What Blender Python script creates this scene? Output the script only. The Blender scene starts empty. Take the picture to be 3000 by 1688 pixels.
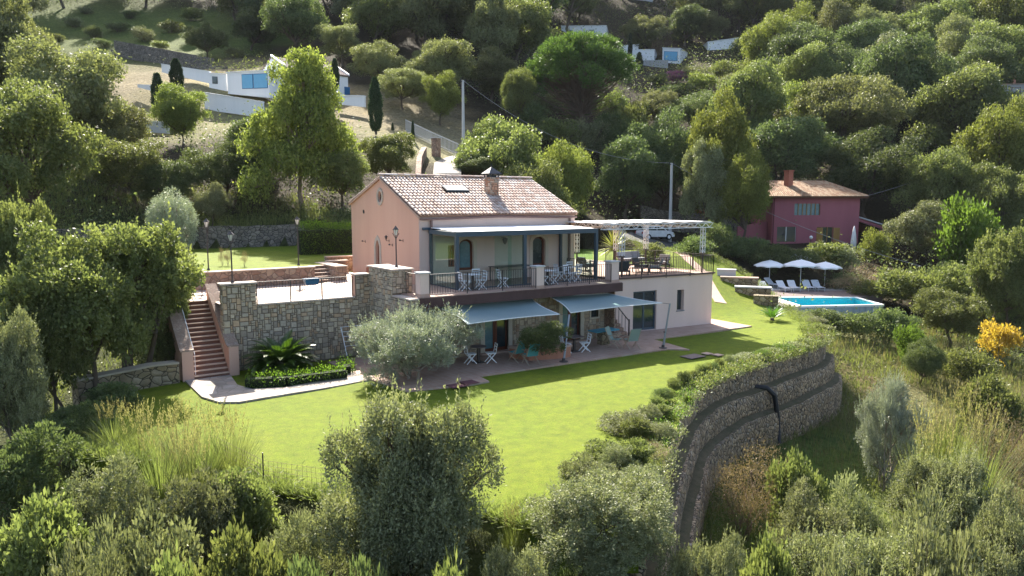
import bpy, math, random
import numpy as np
from mathutils import Vector, Matrix
random.seed(7); rng = np.random.default_rng(11)
SC = bpy.context.scene
COL = SC.collection
R = math.radians
# ------------------------------------------------------------------ camera
F, CX, CY = 2150.0, 1500.0, 844.0            # focal length and centre in photo pixels (3000 x 1688)
PITCH = math.atan(254 / 2150)
CAM = np.array([-16.8, -32.2, 7.2])
VX = np.array([0.5700, 0.8216, 0.0]); RX = np.array([0.8216, -0.5700, 0.0])
FW = VX * math.cos(PITCH) + np.array([0, 0, -math.sin(PITCH)])
UPV = VX * math.sin(PITCH) + np.array([0, 0, math.cos(PITCH)])
cd = bpy.data.cameras.new('camera'); cam = bpy.data.objects.new('camera', cd); COL.objects.link(cam)
cd.sensor_width = 36; cd.lens = 36 * F / 3000; cd.clip_end = 3000; cd.clip_start = 0.1
m = Matrix(((RX[0], UPV[0], -FW[0], CAM[0]), (RX[1], UPV[1], -FW[1], CAM[1]), (RX[2], UPV[2], -FW[2], CAM[2]), (0, 0, 0, 1)))
cam.matrix_world = m; SC.camera = cam
# ------------------------------------------------------------------ light
TOSUN = Vector((2.18, 6.52, 5.78)).normalized()
W = bpy.data.worlds.new('World'); SC.world = W; W.use_nodes = True
nt = W.node_tree; bg = nt.nodes['Background']
sky = nt.nodes.new('ShaderNodeTexSky'); sky.sky_type = 'NISHITA'; sky.sun_disc = False
sky.sun_elevation = math.asin(TOSUN.z); sky.sun_rotation = math.atan2(TOSUN.x, TOSUN.y)
sky.altitude = 200; sky.air_density = 1.0; sky.dust_density = 3.0; sky.ozone_density = 0.4
nt.links.new(sky.outputs[0], bg.inputs[0]); bg.inputs[1].default_value = 0.09
sl = bpy.data.lights.new('sun', 'SUN'); sl.energy = 5.0; sl.angle = R(0.5); sl.color = (1.0, 0.93, 0.82)
sun = bpy.data.objects.new('sun', sl); COL.objects.link(sun)
sun.rotation_euler = TOSUN.to_track_quat('Z', 'Y').to_euler()
SC.view_settings.view_transform = 'Standard'; SC.view_settings.look = 'None'; SC.view_settings.gamma = 1
SC.view_settings.exposure = 1.98
SC.cycles.max_bounces = 6; SC.cycles.diffuse_bounces = 3; SC.cycles.glossy_bounces = 3; SC.cycles.transmission_bounces = 4
SC.cycles.transparent_max_bounces = 16; SC.cycles.caustics_reflective = False; SC.cycles.caustics_refractive = False
SC.cycles.use_denoising = True

# ------------------------------------------------------------------ measuring helpers: photo pixel -> real place
def ray(x, y): return FW + RX * (x - CX) / F + UPV * (CY - y) / F
def G(x, y, z):
    r = ray(x, y); return CAM + r * ((z - CAM[2]) / r[2])
def D(x, y, d):
    r = ray(x, y); return CAM + r * (d / (r @ VX))
def PY(x, y, Y):
    r = ray(x, y); return CAM + r * ((Y - CAM[1]) / r[1])
def PXX(x, y, X):
    r = ray(x, y); return CAM + r * ((X - CAM[0]) / r[0])
def proj(p):
    v = np.asarray(p, float) - CAM; w = v @ FW
    return CX + F * (v @ RX) / w, CY - F * (v @ UPV) / w, v @ VX
def CF(r, d): return CAM[:2] + RX[:2] * r + VX[:2] * d      # camera frame (right, depth) -> world xy

# ------------------------------------------------------------------ materials
MATS = {}
def newmat(name):
    M = bpy.data.materials.new(name); M.use_nodes = True; MATS[name] = M
    return M, M.node_tree, M.node_tree.nodes, M.node_tree.links, M.node_tree.nodes['Principled BSDF']
def mixcol(N, L, fac, a, b, mode='MIX'):
    x = N.new('ShaderNodeMix'); x.data_type = 'RGBA'; x.blend_type = mode
    for s, v in ((x.inputs[0], fac), (x.inputs[6], a), (x.inputs[7], b)):
        if hasattr(v, 'is_linked') or isinstance(v, bpy.types.NodeSocket): L.new(v, s)
        elif isinstance(v, (int, float)): s.default_value = v
        else: s.default_value = (*v, 1) if len(v) == 3 else v
    return x.outputs[2]
def noise(N, L, scale, detail=4, rough=.6, co=None, dist=0):
    n = N.new('ShaderNodeTexNoise'); n.inputs['Scale'].default_value = scale; n.inputs['Detail'].default_value = detail
    n.inputs['Roughness'].default_value = rough; n.inputs['Distortion'].default_value = dist
    if co is not None: L.new(co, n.inputs['Vector'])
    return n.outputs[0]
def ramp(N, L, src, p0, p1):
    r = N.new('ShaderNodeMapRange'); r.inputs[1].default_value = p0; r.inputs[2].default_value = p1; L.new(src, r.inputs[0]); return r.outputs[0]
def coords(N): return N.new('ShaderNodeTexCoord').outputs['Object']
def bumpn(N, L, P, h, strength, dist):
    b = N.new('ShaderNodeBump'); b.inputs['Strength'].default_value = strength; b.inputs['Distance'].default_value = dist
    L.new(h, b.inputs['Height']); L.new(b.outputs[0], P.inputs['Normal'])
def mat(name, c1, c2=None, rough=.8, s1=1.2, s2=14, bump=.3, bd=.01, metal=0, spec=.3, streak=False):
    if name in MATS: return MATS[name]
    M, T, N, L, P = newmat(name)
    c2 = c2 or tuple(c * .75 for c in c1)
    co = coords(N)
    if streak:
        mp = N.new('ShaderNodeMapping'); mp.inputs['Scale'].default_value = (1.6, 1.6, .16); L.new(co, mp.inputs[0]); co1 = mp.outputs[0]
    else: co1 = co
    a = noise(N, L, s1, 5, .65, co1); b = noise(N, L, s2, 4, .7, co)
    f = N.new('ShaderNodeMath'); f.operation = 'MULTIPLY_ADD'; L.new(a, f.inputs[0]); f.inputs[1].default_value = .65
    g = N.new('ShaderNodeMath'); g.operation = 'MULTIPLY'; L.new(b, g.inputs[0]); g.inputs[1].default_value = .35; L.new(g.outputs[0], f.inputs[2])
    c = mixcol(N, L, ramp(N, L, f.outputs[0], .33, .67), c1, c2)
    L.new(c, P.inputs['Base Color']); P.inputs['Roughness'].default_value = rough; P.inputs['Metallic'].default_value = metal
    P.inputs['Specular IOR Level'].default_value = spec
    if bump: bumpn(N, L, P, b, bump, bd)
    return M
def attr_mat(name, cols, joint, rough=.85, bump=.5):
    """stone whose colour comes from a per-face random attribute"""
    M, T, N, L, P = newmat(name)
    at = N.new('ShaderNodeAttribute'); at.attribute_name = 'tint'
    cr = N.new('ShaderNodeValToRGB'); L.new(at.outputs['Fac'], cr.inputs[0]); el = cr.color_ramp.elements
    cr.color_ramp.interpolation = 'CONSTANT'
    while len(el) < len(cols) + 1: el.new(.5)
    for i, c in enumerate([joint] + cols):
        el[i].position = 0 if i == 0 else .02 + .98 * (i - 1) / len(cols); el[i].color = (*c, 1)
    co = coords(N); n1 = noise(N, L, 9, 5, .7, co); n2 = noise(N, L, 30, 3, .6, co)
    c = mixcol(N, L, ramp(N, L, n1, .3, .75), cr.outputs[0], (.3, .28, .25), 'MULTIPLY')
    c2 = mixcol(N, L, .45, cr.outputs[0], c)
    L.new(c2, P.inputs['Base Color']); P.inputs['Roughness'].default_value = rough; bumpn(N, L, P, n2, bump, .015)
    return M
def rubble(name, scale, cols, joint, zs=1.0, jw=.06, bump=.9, bd=.05, warp=.12):
    """irregular dry stones from 3-D cells: real stone-to-stone colour, dark joints, rounded relief"""
    M, T, N, L, P = newmat(name)
    co = coords(N); mp = N.new('ShaderNodeMapping'); mp.inputs['Scale'].default_value = (1, 1, zs); L.new(co, mp.inputs[0])
    nz = N.new('ShaderNodeTexNoise'); nz.inputs['Scale'].default_value = 3; L.new(mp.outputs[0], nz.inputs['Vector'])
    ad = N.new('ShaderNodeVectorMath'); ad.operation = 'MULTIPLY_ADD'; L.new(nz.outputs['Color'], ad.inputs[0]); ad.inputs[1].default_value = (warp,) * 3; L.new(mp.outputs[0], ad.inputs[2])
    v = N.new('ShaderNodeTexVoronoi'); v.inputs['Scale'].default_value = scale; L.new(ad.outputs[0], v.inputs['Vector'])
    e = N.new('ShaderNodeTexVoronoi'); e.feature = 'DISTANCE_TO_EDGE'; e.inputs['Scale'].default_value = scale; L.new(ad.outputs[0], e.inputs['Vector'])
    cr = N.new('ShaderNodeValToRGB'); sp = N.new('ShaderNodeSeparateColor'); L.new(v.outputs['Color'], sp.inputs[0]); L.new(sp.outputs[0], cr.inputs[0])
    el = cr.color_ramp.elements
    while len(el) < len(cols): el.new(.5)
    for i, c in enumerate(cols): el[i].position = i / (len(cols) - 1); el[i].color = (*c, 1)
    n1 = noise(N, L, 1.1, 4, .6, co)
    c = mixcol(N, L, ramp(N, L, n1, .35, .7), cr.outputs[0], mixcol(N, L, .5, cr.outputs[0], (.2, .19, .15), 'MULTIPLY'))
    jm = ramp(N, L, e.outputs['Distance'], jw * .4, jw)
    c = mixcol(N, L, jm, joint, c)
    L.new(c, P.inputs['Base Color']); P.inputs['Roughness'].default_value = .92
    bumpn(N, L, P, ramp(N, L, e.outputs['Distance'], 0, .3), bump, bd)
    return M
def leafmat(name, c1, c2, trans=.45, glow=1.5, rough=.55, spec=.25):
    """leaves: per-leaf tint attribute, light shines through"""
    M, T, N, L, P = newmat(name)
    at = N.new('ShaderNodeAttribute'); at.attribute_name = 'tint'
    oi = N.new('ShaderNodeObjectInfo')
    c = mixcol(N, L, at.outputs['Fac'], c1, c2)
    hs = N.new('ShaderNodeHueSaturation'); L.new(c, hs.inputs['Color'])
    mr = N.new('ShaderNodeMapRange'); L.new(oi.outputs['Random'], mr.inputs[0]); mr.inputs[3].default_value = .485; mr.inputs[4].default_value = .512; L.new(mr.outputs[0], hs.inputs['Hue'])
    mv = N.new('ShaderNodeMapRange'); L.new(oi.outputs['Random'], mv.inputs[0]); mv.inputs[3].default_value = .8; mv.inputs[4].default_value = 1.25; L.new(mv.outputs[0], hs.inputs['Value'])
    L.new(hs.outputs[0], P.inputs['Base Color']); P.inputs['Roughness'].default_value = rough; P.inputs['Specular IOR Level'].default_value = spec
    tr = N.new('ShaderNodeBsdfTranslucent'); g = mixcol(N, L, 1.0, hs.outputs[0], (glow * 1.05, glow * 1.12, glow * .6), 'MULTIPLY'); L.new(g, tr.inputs[0])
    mx = N.new('ShaderNodeMixShader'); mx.inputs[0].default_value = trans; L.new(P.outputs[0], mx.inputs[1]); L.new(tr.outputs[0], mx.inputs[2])
    L.new(mx.outputs[0], N['Material Output'].inputs[0]); return M
def glassmat(name, tint, base=.08, rough=0.02):
    M, T, N, L, P = newmat(name)
    t = N.new('ShaderNodeBsdfTransparent'); t.inputs[0].default_value = (*tint, 1)
    g = N.new('ShaderNodeBsdfGlossy'); g.inputs['Roughness'].default_value = rough
    fr = N.new('ShaderNodeLayerWeight'); fr.inputs[0].default_value = .15
    pw = N.new('ShaderNodeMath'); pw.operation = 'POWER'; L.new(fr.outputs['Facing'], pw.inputs[0]); pw.inputs[1].default_value = 2
    ma = N.new('ShaderNodeMath'); ma.operation = 'MULTIPLY_ADD'; L.new(pw.outputs[0], ma.inputs[0]); ma.inputs[1].default_value = .6; ma.inputs[2].default_value = base
    mx = N.new('ShaderNodeMixShader'); L.new(ma.outputs[0], mx.inputs[0]); L.new(t.outputs[0], mx.inputs[1]); L.new(g.outputs[0], mx.inputs[2])
    L.new(mx.outputs[0], N['Material Output'].inputs[0]); return M

PINK = mat('pink_plaster', (0.596, 0.378, 0.290), (0.515, 0.317, 0.241), .9, .5, 22, .25, .006, streak=True)
PINKP = mat('pale_pink_plaster', (0.694, 0.529, 0.462), (0.597, 0.453, 0.395), .9, .5, 22, .2, .006, streak=True)
REDP = mat('raspberry_plaster', (.36, .125, .15), (.29, .1, .12), .9, .5, 22, .2, .006, streak=True)
TILE = attr_mat('clay_tile', [(0.563, 0.435, 0.367), (0.515, 0.376, 0.308), (0.596, 0.492, 0.433), (0.468, 0.328, 0.259), (0.548, 0.426, 0.359), (0.579, 0.507, 0.458), (0.403, 0.279, 0.217)], (0.241, 0.139, 0.099), .8, .3)
TILEO = attr_mat('ochre_tile', [(0.390, 0.255, 0.150), (0.345, 0.203, 0.112), (0.435, 0.315, 0.203), (0.300, 0.165, 0.090)], (0.150, 0.075, 0.045), .8, .3)
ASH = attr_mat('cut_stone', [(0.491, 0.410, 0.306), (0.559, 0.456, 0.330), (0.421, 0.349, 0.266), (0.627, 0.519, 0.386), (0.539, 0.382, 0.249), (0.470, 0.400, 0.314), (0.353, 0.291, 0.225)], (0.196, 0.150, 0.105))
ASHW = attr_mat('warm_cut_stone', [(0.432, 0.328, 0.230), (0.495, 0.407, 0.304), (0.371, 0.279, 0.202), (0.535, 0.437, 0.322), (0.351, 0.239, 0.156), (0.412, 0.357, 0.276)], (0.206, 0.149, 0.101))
RUBP = rubble('pinkish_rubble', 3.2, [(0.375, 0.247, 0.180), (0.315, 0.195, 0.143), (0.420, 0.315, 0.232), (0.270, 0.180, 0.135)], (0.150, 0.098, 0.075))
RUBD = rubble('dry_stone', 3.0, [(0.192, 0.168, 0.144), (0.256, 0.224, 0.184), (0.144, 0.128, 0.112), (0.304, 0.264, 0.216)], (0.024, 0.022, 0.018), 1.3)
RUBG = rubble('gabion_stone', 6.6, [(.46, .33, .2), (.32, .23, .145), (.56, .42, .27), (.38, .28, .18), (.22, .165, .115), (.47, .39, .3)], (.03, .022, .014), .8, .08, 1.0, .06)
RUBY = rubble('yellow_stone', 3.0, [(0.294, 0.238, 0.140), (0.238, 0.189, 0.119), (0.350, 0.294, 0.196), (0.182, 0.147, 0.098)], (0.042, 0.035, 0.021), 1.2)
COPE = mat('terracotta_coping', (0.446, 0.324, 0.259), (0.389, 0.259, 0.202), .8, 3, 20)
PAVE = None
WHITE = mat('white_paint', (.8, .8, .8), (.72, .73, .74), .6, .8, 12, .1, .003, streak=True)
WMET = mat('white_metal', (.74, .75, .77), (.68, .69, .72), .45, 3, 20, 0)
NAVY = mat('slate_blue_metal', (.035, .06, .085), (.045, .07, .095), .4, 2, 20, .05, .002, spec=.5)
IRON = mat('dark_iron', (.03, .028, .03), (.06, .045, .04), .55, 6, 30, .1, .002, spec=.5)
WOOD = mat('dark_wood', (.16, .05, .025), (.1, .03, .015), .5, 4, 30, .2, .003)
DECK = mat('weathered_deck', (.17, .13, .12), (.12, .09, .085), .8, 3, 24, .3)
FASC = mat('dark_timber', (.09, .05, .045), (.06, .032, .028), .75, 3, 20, .3)
DKGL = mat('window_glass', (.02, .03, .035), (.03, .045, .05), .06, 1, 4, 0, spec=1.0)
CURT = mat('blue_curtain_glass', (.13, .24, .27), (.08, .15, .18), .15, 3, 9, 0, spec=.8)
STEEL = mat('dark_steel', (.05, .055, .065), (.03, .035, .04), .4, 4, 20, 0, metal=.6)
GREY = mat('grey_concrete', (.42, .41, .4), (.34, .33, .32), .9, 1, 15, .2)
GRST = mat('grey_render', (.5, .5, .5), (.42, .42, .43), .9, 1, 15, .2)
BARK = mat('bark', (.13, .1, .075), (.07, .055, .04), .95, 3, 14, .8, .03)
BARKP = mat('pale_bark', (.3, .25, .2), (.2, .16, .12), .95, 3, 14, .6, .02)
SOIL = mat('soil', (.22, .15, .1), (.14, .1, .065), .98, 1, 10, .6, .03)
FABG = mat('grey_cushion', (.3, .3, .31), (.26, .26, .27), .95, 3, 40, .2, .003)
FABD = mat('charcoal_cushion', (.06, .075, .085), (.045, .055, .065), .95, 3, 40, .2, .003)
FABT = mat('turquoise_canvas', (0.080, 0.304, 0.336), (0.068, 0.264, 0.296), .9, 3, 60, .2, .003)
FABA = mat('sage_canvas', (0.240, 0.320, 0.288), (0.216, 0.288, 0.264), .9, 3, 60, .2, .003)
TERR = mat('terracotta_pot', (.42, .2, .13), (.34, .15, .1), .85, 3, 20)
BLUE = mat('blue_plastic', (.02, .12, .24), None, .4, 3, 20, 0, spec=.5)
TABB = mat('blue_table_top', (.08, .32, .42), (.06, .26, .36), .5, 3, 20, 0)
GLASS = glassmat('clear_glass', (.82, .93, .9), .05)
WATER = None

def paving(name, c1, c2, joint, scale, sq=.5):
    M, T, N, L, P = newmat(name); co = coords(N)
    b = N.new('ShaderNodeTexBrick'); L.new(co, b.inputs[0]); b.inputs['Scale'].default_value = scale
    b.inputs['Color1'].default_value = (*c1, 1); b.inputs['Color2'].default_value = (*c2, 1); b.inputs['Mortar'].default_value = (*joint, 1)
    b.inputs['Mortar Size'].default_value = .02; b.inputs['Brick Width'].default_value = sq; b.inputs['Row Height'].default_value = sq; b.offset = .0
    n = noise(N, L, 1.3, 5, .7, co)
    c = mixcol(N, L, ramp(N, L, n, .35, .7), b.outputs[0], mixcol(N, L, .6, b.outputs[0], (.62, .55, .5), 'MULTIPLY'))
    L.new(c, P.inputs['Base Color']); P.inputs['Roughness'].default_value = .8; bumpn(N, L, P, noise(N, L, 20, 4, .6, co), .2, .01); return M
PAVE = paving('terracotta_paving', (0.406, 0.273, 0.211), (0.359, 0.226, 0.172), (0.390, 0.312, 0.257), 1.0, .3)
PAVL = paving('pale_terrace_paving', (0.528, 0.416, 0.336), (0.480, 0.360, 0.288), (0.480, 0.400, 0.336), 1.0, .35)
PATH = rubble('flagstone', 1.9, [(0.336, 0.296, 0.264), (0.400, 0.352, 0.312), (0.288, 0.256, 0.232), (0.368, 0.296, 0.248)], (0.208, 0.184, 0.152), 1, .05, .4, .01)

def lawnmat():
    M, T, N, L, P = newmat('mown_lawn'); co = coords(N)
    a = noise(N, L, .22, 4, .6, co, .5); b = noise(N, L, 2.2, 6, .75, co); c_ = noise(N, L, 28, 4, .8, co)
    mp = N.new('ShaderNodeMapping'); mp.inputs['Rotation'].default_value = (0, 0, .3); mp.inputs['Scale'].default_value = (1, 5, 1); L.new(co, mp.inputs[0])
    d_ = noise(N, L, 4.5, 4, .75, mp.outputs[0])
    c = mixcol(N, L, ramp(N, L, a, .35, .66), (.125, .182, .007), (.165, .202, .009))
    c = mixcol(N, L, ramp(N, L, b, .36, .72), c, (.07, .105, .009))
    c = mixcol(N, L, ramp(N, L, d_, .48, .75), c, (.16, .158, .025))
    c = mixcol(N, L, ramp(N, L, c_, .45, .7), c, mixcol(N, L, .8, c, (.36, .45, .3), 'MULTIPLY'))
    L.new(c, P.inputs['Base Color']); P.inputs['Roughness'].default_value = .9; P.inputs['Specular IOR Level'].default_value = .15
    bumpn(N, L, P, c_, .8, .04); return M
LAWN = lawnmat()
def groundmat():
    M, T, N, L, P = newmat('hill_ground'); co = coords(N)
    at = N.new('ShaderNodeAttribute'); at.attribute_name = 'ground'
    a = noise(N, L, .35, 6, .7, co); b = noise(N, L, 3.0, 6, .75, co)
    c = mixcol(N, L, ramp(N, L, a, .35, .7), at.outputs['Color'], mixcol(N, L, .55, at.outputs['Color'], (.5, .55, .4), 'MULTIPLY'))
    c = mixcol(N, L, ramp(N, L, b, .42, .62), c, mixcol(N, L, .8, c, (.4, .4, .3), 'MULTIPLY')); v9 = noise(N, L, .9, 6, .8, co, 1.0); c = mixcol(N, L, ramp(N, L, v9, .5, .62), c, mixcol(N, L, .6, c, (1.5, 1.4, 1.1), 'MULTIPLY'))
    L.new(c, P.inputs['Base Color']); P.inputs['Roughness'].default_value = .95; P.inputs['Specular IOR Level'].default_value = .1
    bumpn(N, L, P, b, 1, .25); return M
GROUND = groundmat()
def watermat():
    M, T, N, L, P = newmat('pool_water'); co = coords(N)
    t = N.new('ShaderNodeBsdfTransparent'); t.inputs[0].default_value = (.55, .95, .97, 1)
    g = N.new('ShaderNodeBsdfGlossy'); g.inputs['Roughness'].default_value = .03
    bp = N.new('ShaderNodeBump'); bp.inputs['Strength'].default_value = .15; bp.inputs['Distance'].default_value = .03
    L.new(noise(N, L, 5, 3, .5, co), bp.inputs['Height']); L.new(bp.outputs[0], g.inputs['Normal'])
    mx = N.new('ShaderNodeMixShader'); mx.inputs[0].default_value = .1
    L.new(t.outputs[0], mx.inputs[1]); L.new(g.outputs[0], mx.inputs[2]); L.new(mx.outputs[0], N['Material Output'].inputs[0]); return M
WATER = watermat()
POOLT = mat('pool_tile', (.12, .55, .62), (.10, .5, .58), .4, 1, 8, 0)

# foliage
L_OAK = leafmat('oak_leaf', (0.084, 0.098, 0.046), (0.236, 0.240, 0.121), .32, 1.5, .55, .15)
L_DARK = leafmat('dark_leaf', (.05, .072, .034), (.15, .18, .078), .3, 1.5, .55, .15)
L_YEL = leafmat('yellow_green_leaf', (.09, .115, .032), (.23, .25, .075), .36, 1.4, .55, .15)
L_GRN = leafmat('mid_green_leaf', (0.071, 0.093, 0.037), (0.200, 0.218, 0.088), .36, 1.5, .5, .18)
L_BRT = leafmat('bright_green_leaf', (0.066, 0.108, 0.021), (0.120, 0.174, 0.036), .42, 1.4)
L_OLV = leafmat('olive_leaf', (0.144, 0.168, 0.124), (0.336, 0.360, 0.296), .2, 1.2, .45, .5)
L_OLD = leafmat('grey_green_leaf', (0.081, 0.098, 0.048), (0.292, 0.300, 0.172), .24, 1.35, .5, .16)
L_PINE = leafmat('pine_needles', (0.040, 0.076, 0.022), (0.104, 0.160, 0.044), .3)
L_CYP = leafmat('cypress_leaf', (.025, .045, .022), (.045, .07, .03), .15)
L_ORG = leafmat('orange_leaf', (0.330, 0.204, 0.036), (0.372, 0.268, 0.054), .5, 1.2)
L_BRN = leafmat('brown_twig', (0.160, 0.112, 0.068), (0.240, 0.176, 0.112), .2)
L_DRY = leafmat('dry_grass', (0.120, 0.112, 0.056), (0.216, 0.192, 0.104), .36)
L_GRS = leafmat('wild_grass', (0.086, 0.112, 0.036), (0.192, 0.213, 0.081), .36)
L_HED = leafmat('hedge_leaf', (0.061, 0.113, 0.017), (0.129, 0.199, 0.030), .45)
L_CYC = leafmat('cycad_leaf', (0.036, 0.080, 0.012), (0.072, 0.136, 0.020), .35, 1.3, .35, .6)
L_YUC = leafmat('yucca_leaf', (0.210, 0.247, 0.045), (0.315, 0.315, 0.068), .45, 1.2, .4, .5)
L_PNK = leafmat('bougainvillea', (0.245, 0.070, 0.210), (0.315, 0.140, 0.280), .4, 1.1)

# ------------------------------------------------------------------ mesh helpers
class MB:
    def __init__(s): s.v = []; s.f = []; s.t = []
    def add(s, vs, fs, t=0.5):
        o = len(s.v); s.v += [tuple(map(float, p)) for p in vs]; s.f += [tuple(i + o for i in f) for f in fs]; s.t += [t] * len(fs); return s
    def box(s, x0, x1, y0, y1, z0, z1, t=.5):
        return s.add([(x0, y0, z0), (x1, y0, z0), (x1, y1, z0), (x0, y1, z0), (x0, y0, z1), (x1, y0, z1), (x1, y1, z1), (x0, y1, z1)],
                     [(0, 3, 2, 1), (4, 5, 6, 7), (0, 1, 5, 4), (1, 2, 6, 5), (2, 3, 7, 6), (3, 0, 4, 7)], t)
    def bar(s, p, q, w, h=None, t=.5):
        h = h or w; p = Vector(p); q = Vector(q); d = (q - p).normalized()
        u = Vector((0, 0, 1)) if abs(d.z) < .95 else Vector((1, 0, 0))
        a = d.cross(u).normalized() * w / 2; b = a.cross(d).normalized() * h / 2
        vs = [p - a - b, p + a - b, p + a + b, p - a + b, q - a - b, q + a - b, q + a + b, q - a + b]
        return s.add(vs, [(0, 3, 2, 1), (4, 5, 6, 7), (0, 1, 5, 4), (1, 2, 6, 5), (2, 3, 7, 6), (3, 0, 4, 7)], t)
    def tube(s, pts, r, n=8, cap=True, t=.5):
        pts = [Vector(p) for p in pts]; rs = r if isinstance(r, (list, tuple)) else [r] * len(pts); o = len(s.v); vs = []
        for i, p in enumerate(pts):
            d = (pts[min(i + 1, len(pts) - 1)] - pts[max(i - 1, 0)]).normalized()
            u = Vector((0, 0, 1)) if abs(d.z) < .9 else Vector((1, 0, 0)); a = d.cross(u).normalized(); b = d.cross(a)
            vs += [p + (a * math.cos(k * 2 * math.pi / n) + b * math.sin(k * 2 * math.pi / n)) * rs[i] for k in range(n)]
        fs = [(i * n + k, i * n + (k + 1) % n, (i + 1) * n + (k + 1) % n, (i + 1) * n + k) for i in range(len(pts) - 1) for k in range(n)]
        if cap: fs += [tuple(range(n)), tuple(range(len(vs) - 1, len(vs) - n - 1, -1))]
        return s.add(vs, fs, t)
    def lathe(s, prof, c=(0, 0, 0), n=12, t=.5):
        vs = [(c[0] + r * math.cos(k * 2 * math.pi / n), c[1] + r * math.sin(k * 2 * math.pi / n), c[2] + z) for r, z in prof for k in range(n)]
        fs = [(i * n + k, i * n + (k + 1) % n, (i + 1) * n + (k + 1) % n, (i + 1) * n + k) for i in range(len(prof) - 1) for k in range(n)]
        fs += [tuple(range(n - 1, -1, -1)), tuple(range((len(prof) - 1) * n, len(prof) * n))]
        return s.add(vs, fs, t)
    def prism(s, poly, z0, z1, t=.5):
        n = len(poly); zz = lambda z, i: z[i] if isinstance(z, (list, tuple)) else z
        vs = [(p[0], p[1], zz(z0, i)) for i, p in enumerate(poly)] + [(p[0], p[1], zz(z1, i)) for i, p in enumerate(poly)]
        return s.add(vs, [tuple(range(n - 1, -1, -1)), tuple(range(n, 2 * n))] + [(i, (i + 1) % n, n + (i + 1) % n, n + i) for i in range(n)], t)
    def slab(s, pts, th, axis, t=.5):
        """extrude a polygon given by 3-D points along axis*th"""
        n = len(pts); a = Vector(axis) * th; vs = [Vector(p) for p in pts]; vs = vs + [v + a for v in vs]
        return s.add(vs, [tuple(range(n - 1, -1, -1)), tuple(range(n, 2 * n))] + [(i, (i + 1) % n, n + (i + 1) % n, n + i) for i in range(n)], t)
    def build(s, name, mat, parent=None, smooth=False, bevel=0, loc=None):
        me = bpy.data.meshes.new(name); me.from_pydata(s.v, [], s.f); me.update()
        a = me.attributes.new('tint', 'FLOAT', 'FACE'); a.data.foreach_set('value', np.array(s.t, np.float32))
        if smooth: me.polygons.foreach_set('use_smooth', [True] * len(me.polygons))
        me.materials.append(mat); o = bpy.data.objects.new(name, me); COL.objects.link(o)
        if parent is not None: o.parent = parent
        if loc is not None: o.location = loc
        if bevel:
            b = o.modifiers.new('bevel', 'BEVEL'); b.width = bevel; b.segments = 2; b.limit_method = 'ANGLE'
        return o
def npmesh(name, V, Q, tint, mat, parent=None, smooth=False):
    """fast mesh from numpy arrays (quads)"""
    me = bpy.data.meshes.new(name); n = len(V); q = len(Q)
    me.vertices.add(n); me.vertices.foreach_set('co', np.ascontiguousarray(V, np.float32).ravel())
    me.loops.add(q * 4); me.loops.foreach_set('vertex_index', np.ascontiguousarray(Q, np.int32).ravel())
    me.polygons.add(q); me.polygons.foreach_set('loop_start', np.arange(0, q * 4, 4, dtype=np.int32))
    if smooth: me.polygons.foreach_set('use_smooth', np.ones(q, bool))
    me.update(calc_edges=True); me.validate()
    if tint is not None:
        a = me.attributes.new('tint', 'FLOAT', 'FACE'); a.data.foreach_set('value', np.ascontiguousarray(tint, np.float32))
    me.materials.append(mat); o = bpy.data.objects.new(name, me); COL.objects.link(o)
    if parent is not None: o.parent = parent
    return o
def tag(o, label=None, cat=None, group=None, kind=None):
    if label: o['label'] = label
    if cat: o['category'] = cat
    if group: o['group'] = group
    if kind: o['kind'] = kind
    return o
def empty(name, loc=(0, 0, 0), rz=0.0, label=None, cat=None, group=None):
    o = bpy.data.objects.new(name, None); o.empty_display_size = .3; COL.objects.link(o)
    o.location = loc; o.rotation_euler = (0, 0, rz); return tag(o, label, cat, group)
def copy_tree(o, loc, rz=0.0, scale=None, label=None, group=None, parent=None):
    c = o.copy(); COL.objects.link(c)
    if parent is None:
        c.location = loc; c.rotation_euler = (0, 0, rz)
        if scale is not None: c.scale = scale
        if label: c['label'] = label
        if group: c['group'] = group
    else: c.parent = parent
    for ch in list(o.children): copy_tree(ch, None, parent=c)
    return c
def struct(o): o['kind'] = 'structure'; return o

# ------------------------------------------------------------------ terrain
GAB = [(20.4, -8.6), (19.0, -10.0), (17.6, -10.85), (16.2, -11.35), (12.8, -12.05), (9.25, -12.56), (7.8, -12.8), (6.18, -13.2), (4.4, -13.9), (2.9, -14.75),
       (1.3, -15.9), (-.2, -17.0), (-1.6, -18.05), (-3.8, -19.8), (-6.2, -21.7)]
LPOLY = [(-6.6, -21.4), (-6.9, -20.2), (-7.9, -18.3), (-9.6, -16.6), (-11.5, -13.9), (-13.6, -10.6), (-15.4, -7.5), (-16.4, -3.6), (-13, -1.2), (-11.2, -0.6), (-9, -0.3), (-2.3, -0.5), (-2.0, 8.4), (-1.0, 9.2),
         (4, 14), (14, 22), (22, 30), (30, 34), (33, 30), (31.5, 20), (30.5, 12), (29.8, 6), (28.6, 1.2), (25.9, -2.8), (22.4, -6.9)] + GAB
LP = np.array(LPOLY)
def inpoly(P, x, y):
    x = np.asarray(x, float); y = np.asarray(y, float); r = np.zeros(x.shape, bool); j = len(P) - 1
    for i in range(len(P)):
        xi, yi = P[i]; xj, yj = P[j]
        c = ((yi > y) != (yj > y)) & (x < (xj - xi) * (y - yi) / (yj - yi + 1e-12) + xi); r ^= c; j = i
    return r
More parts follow.
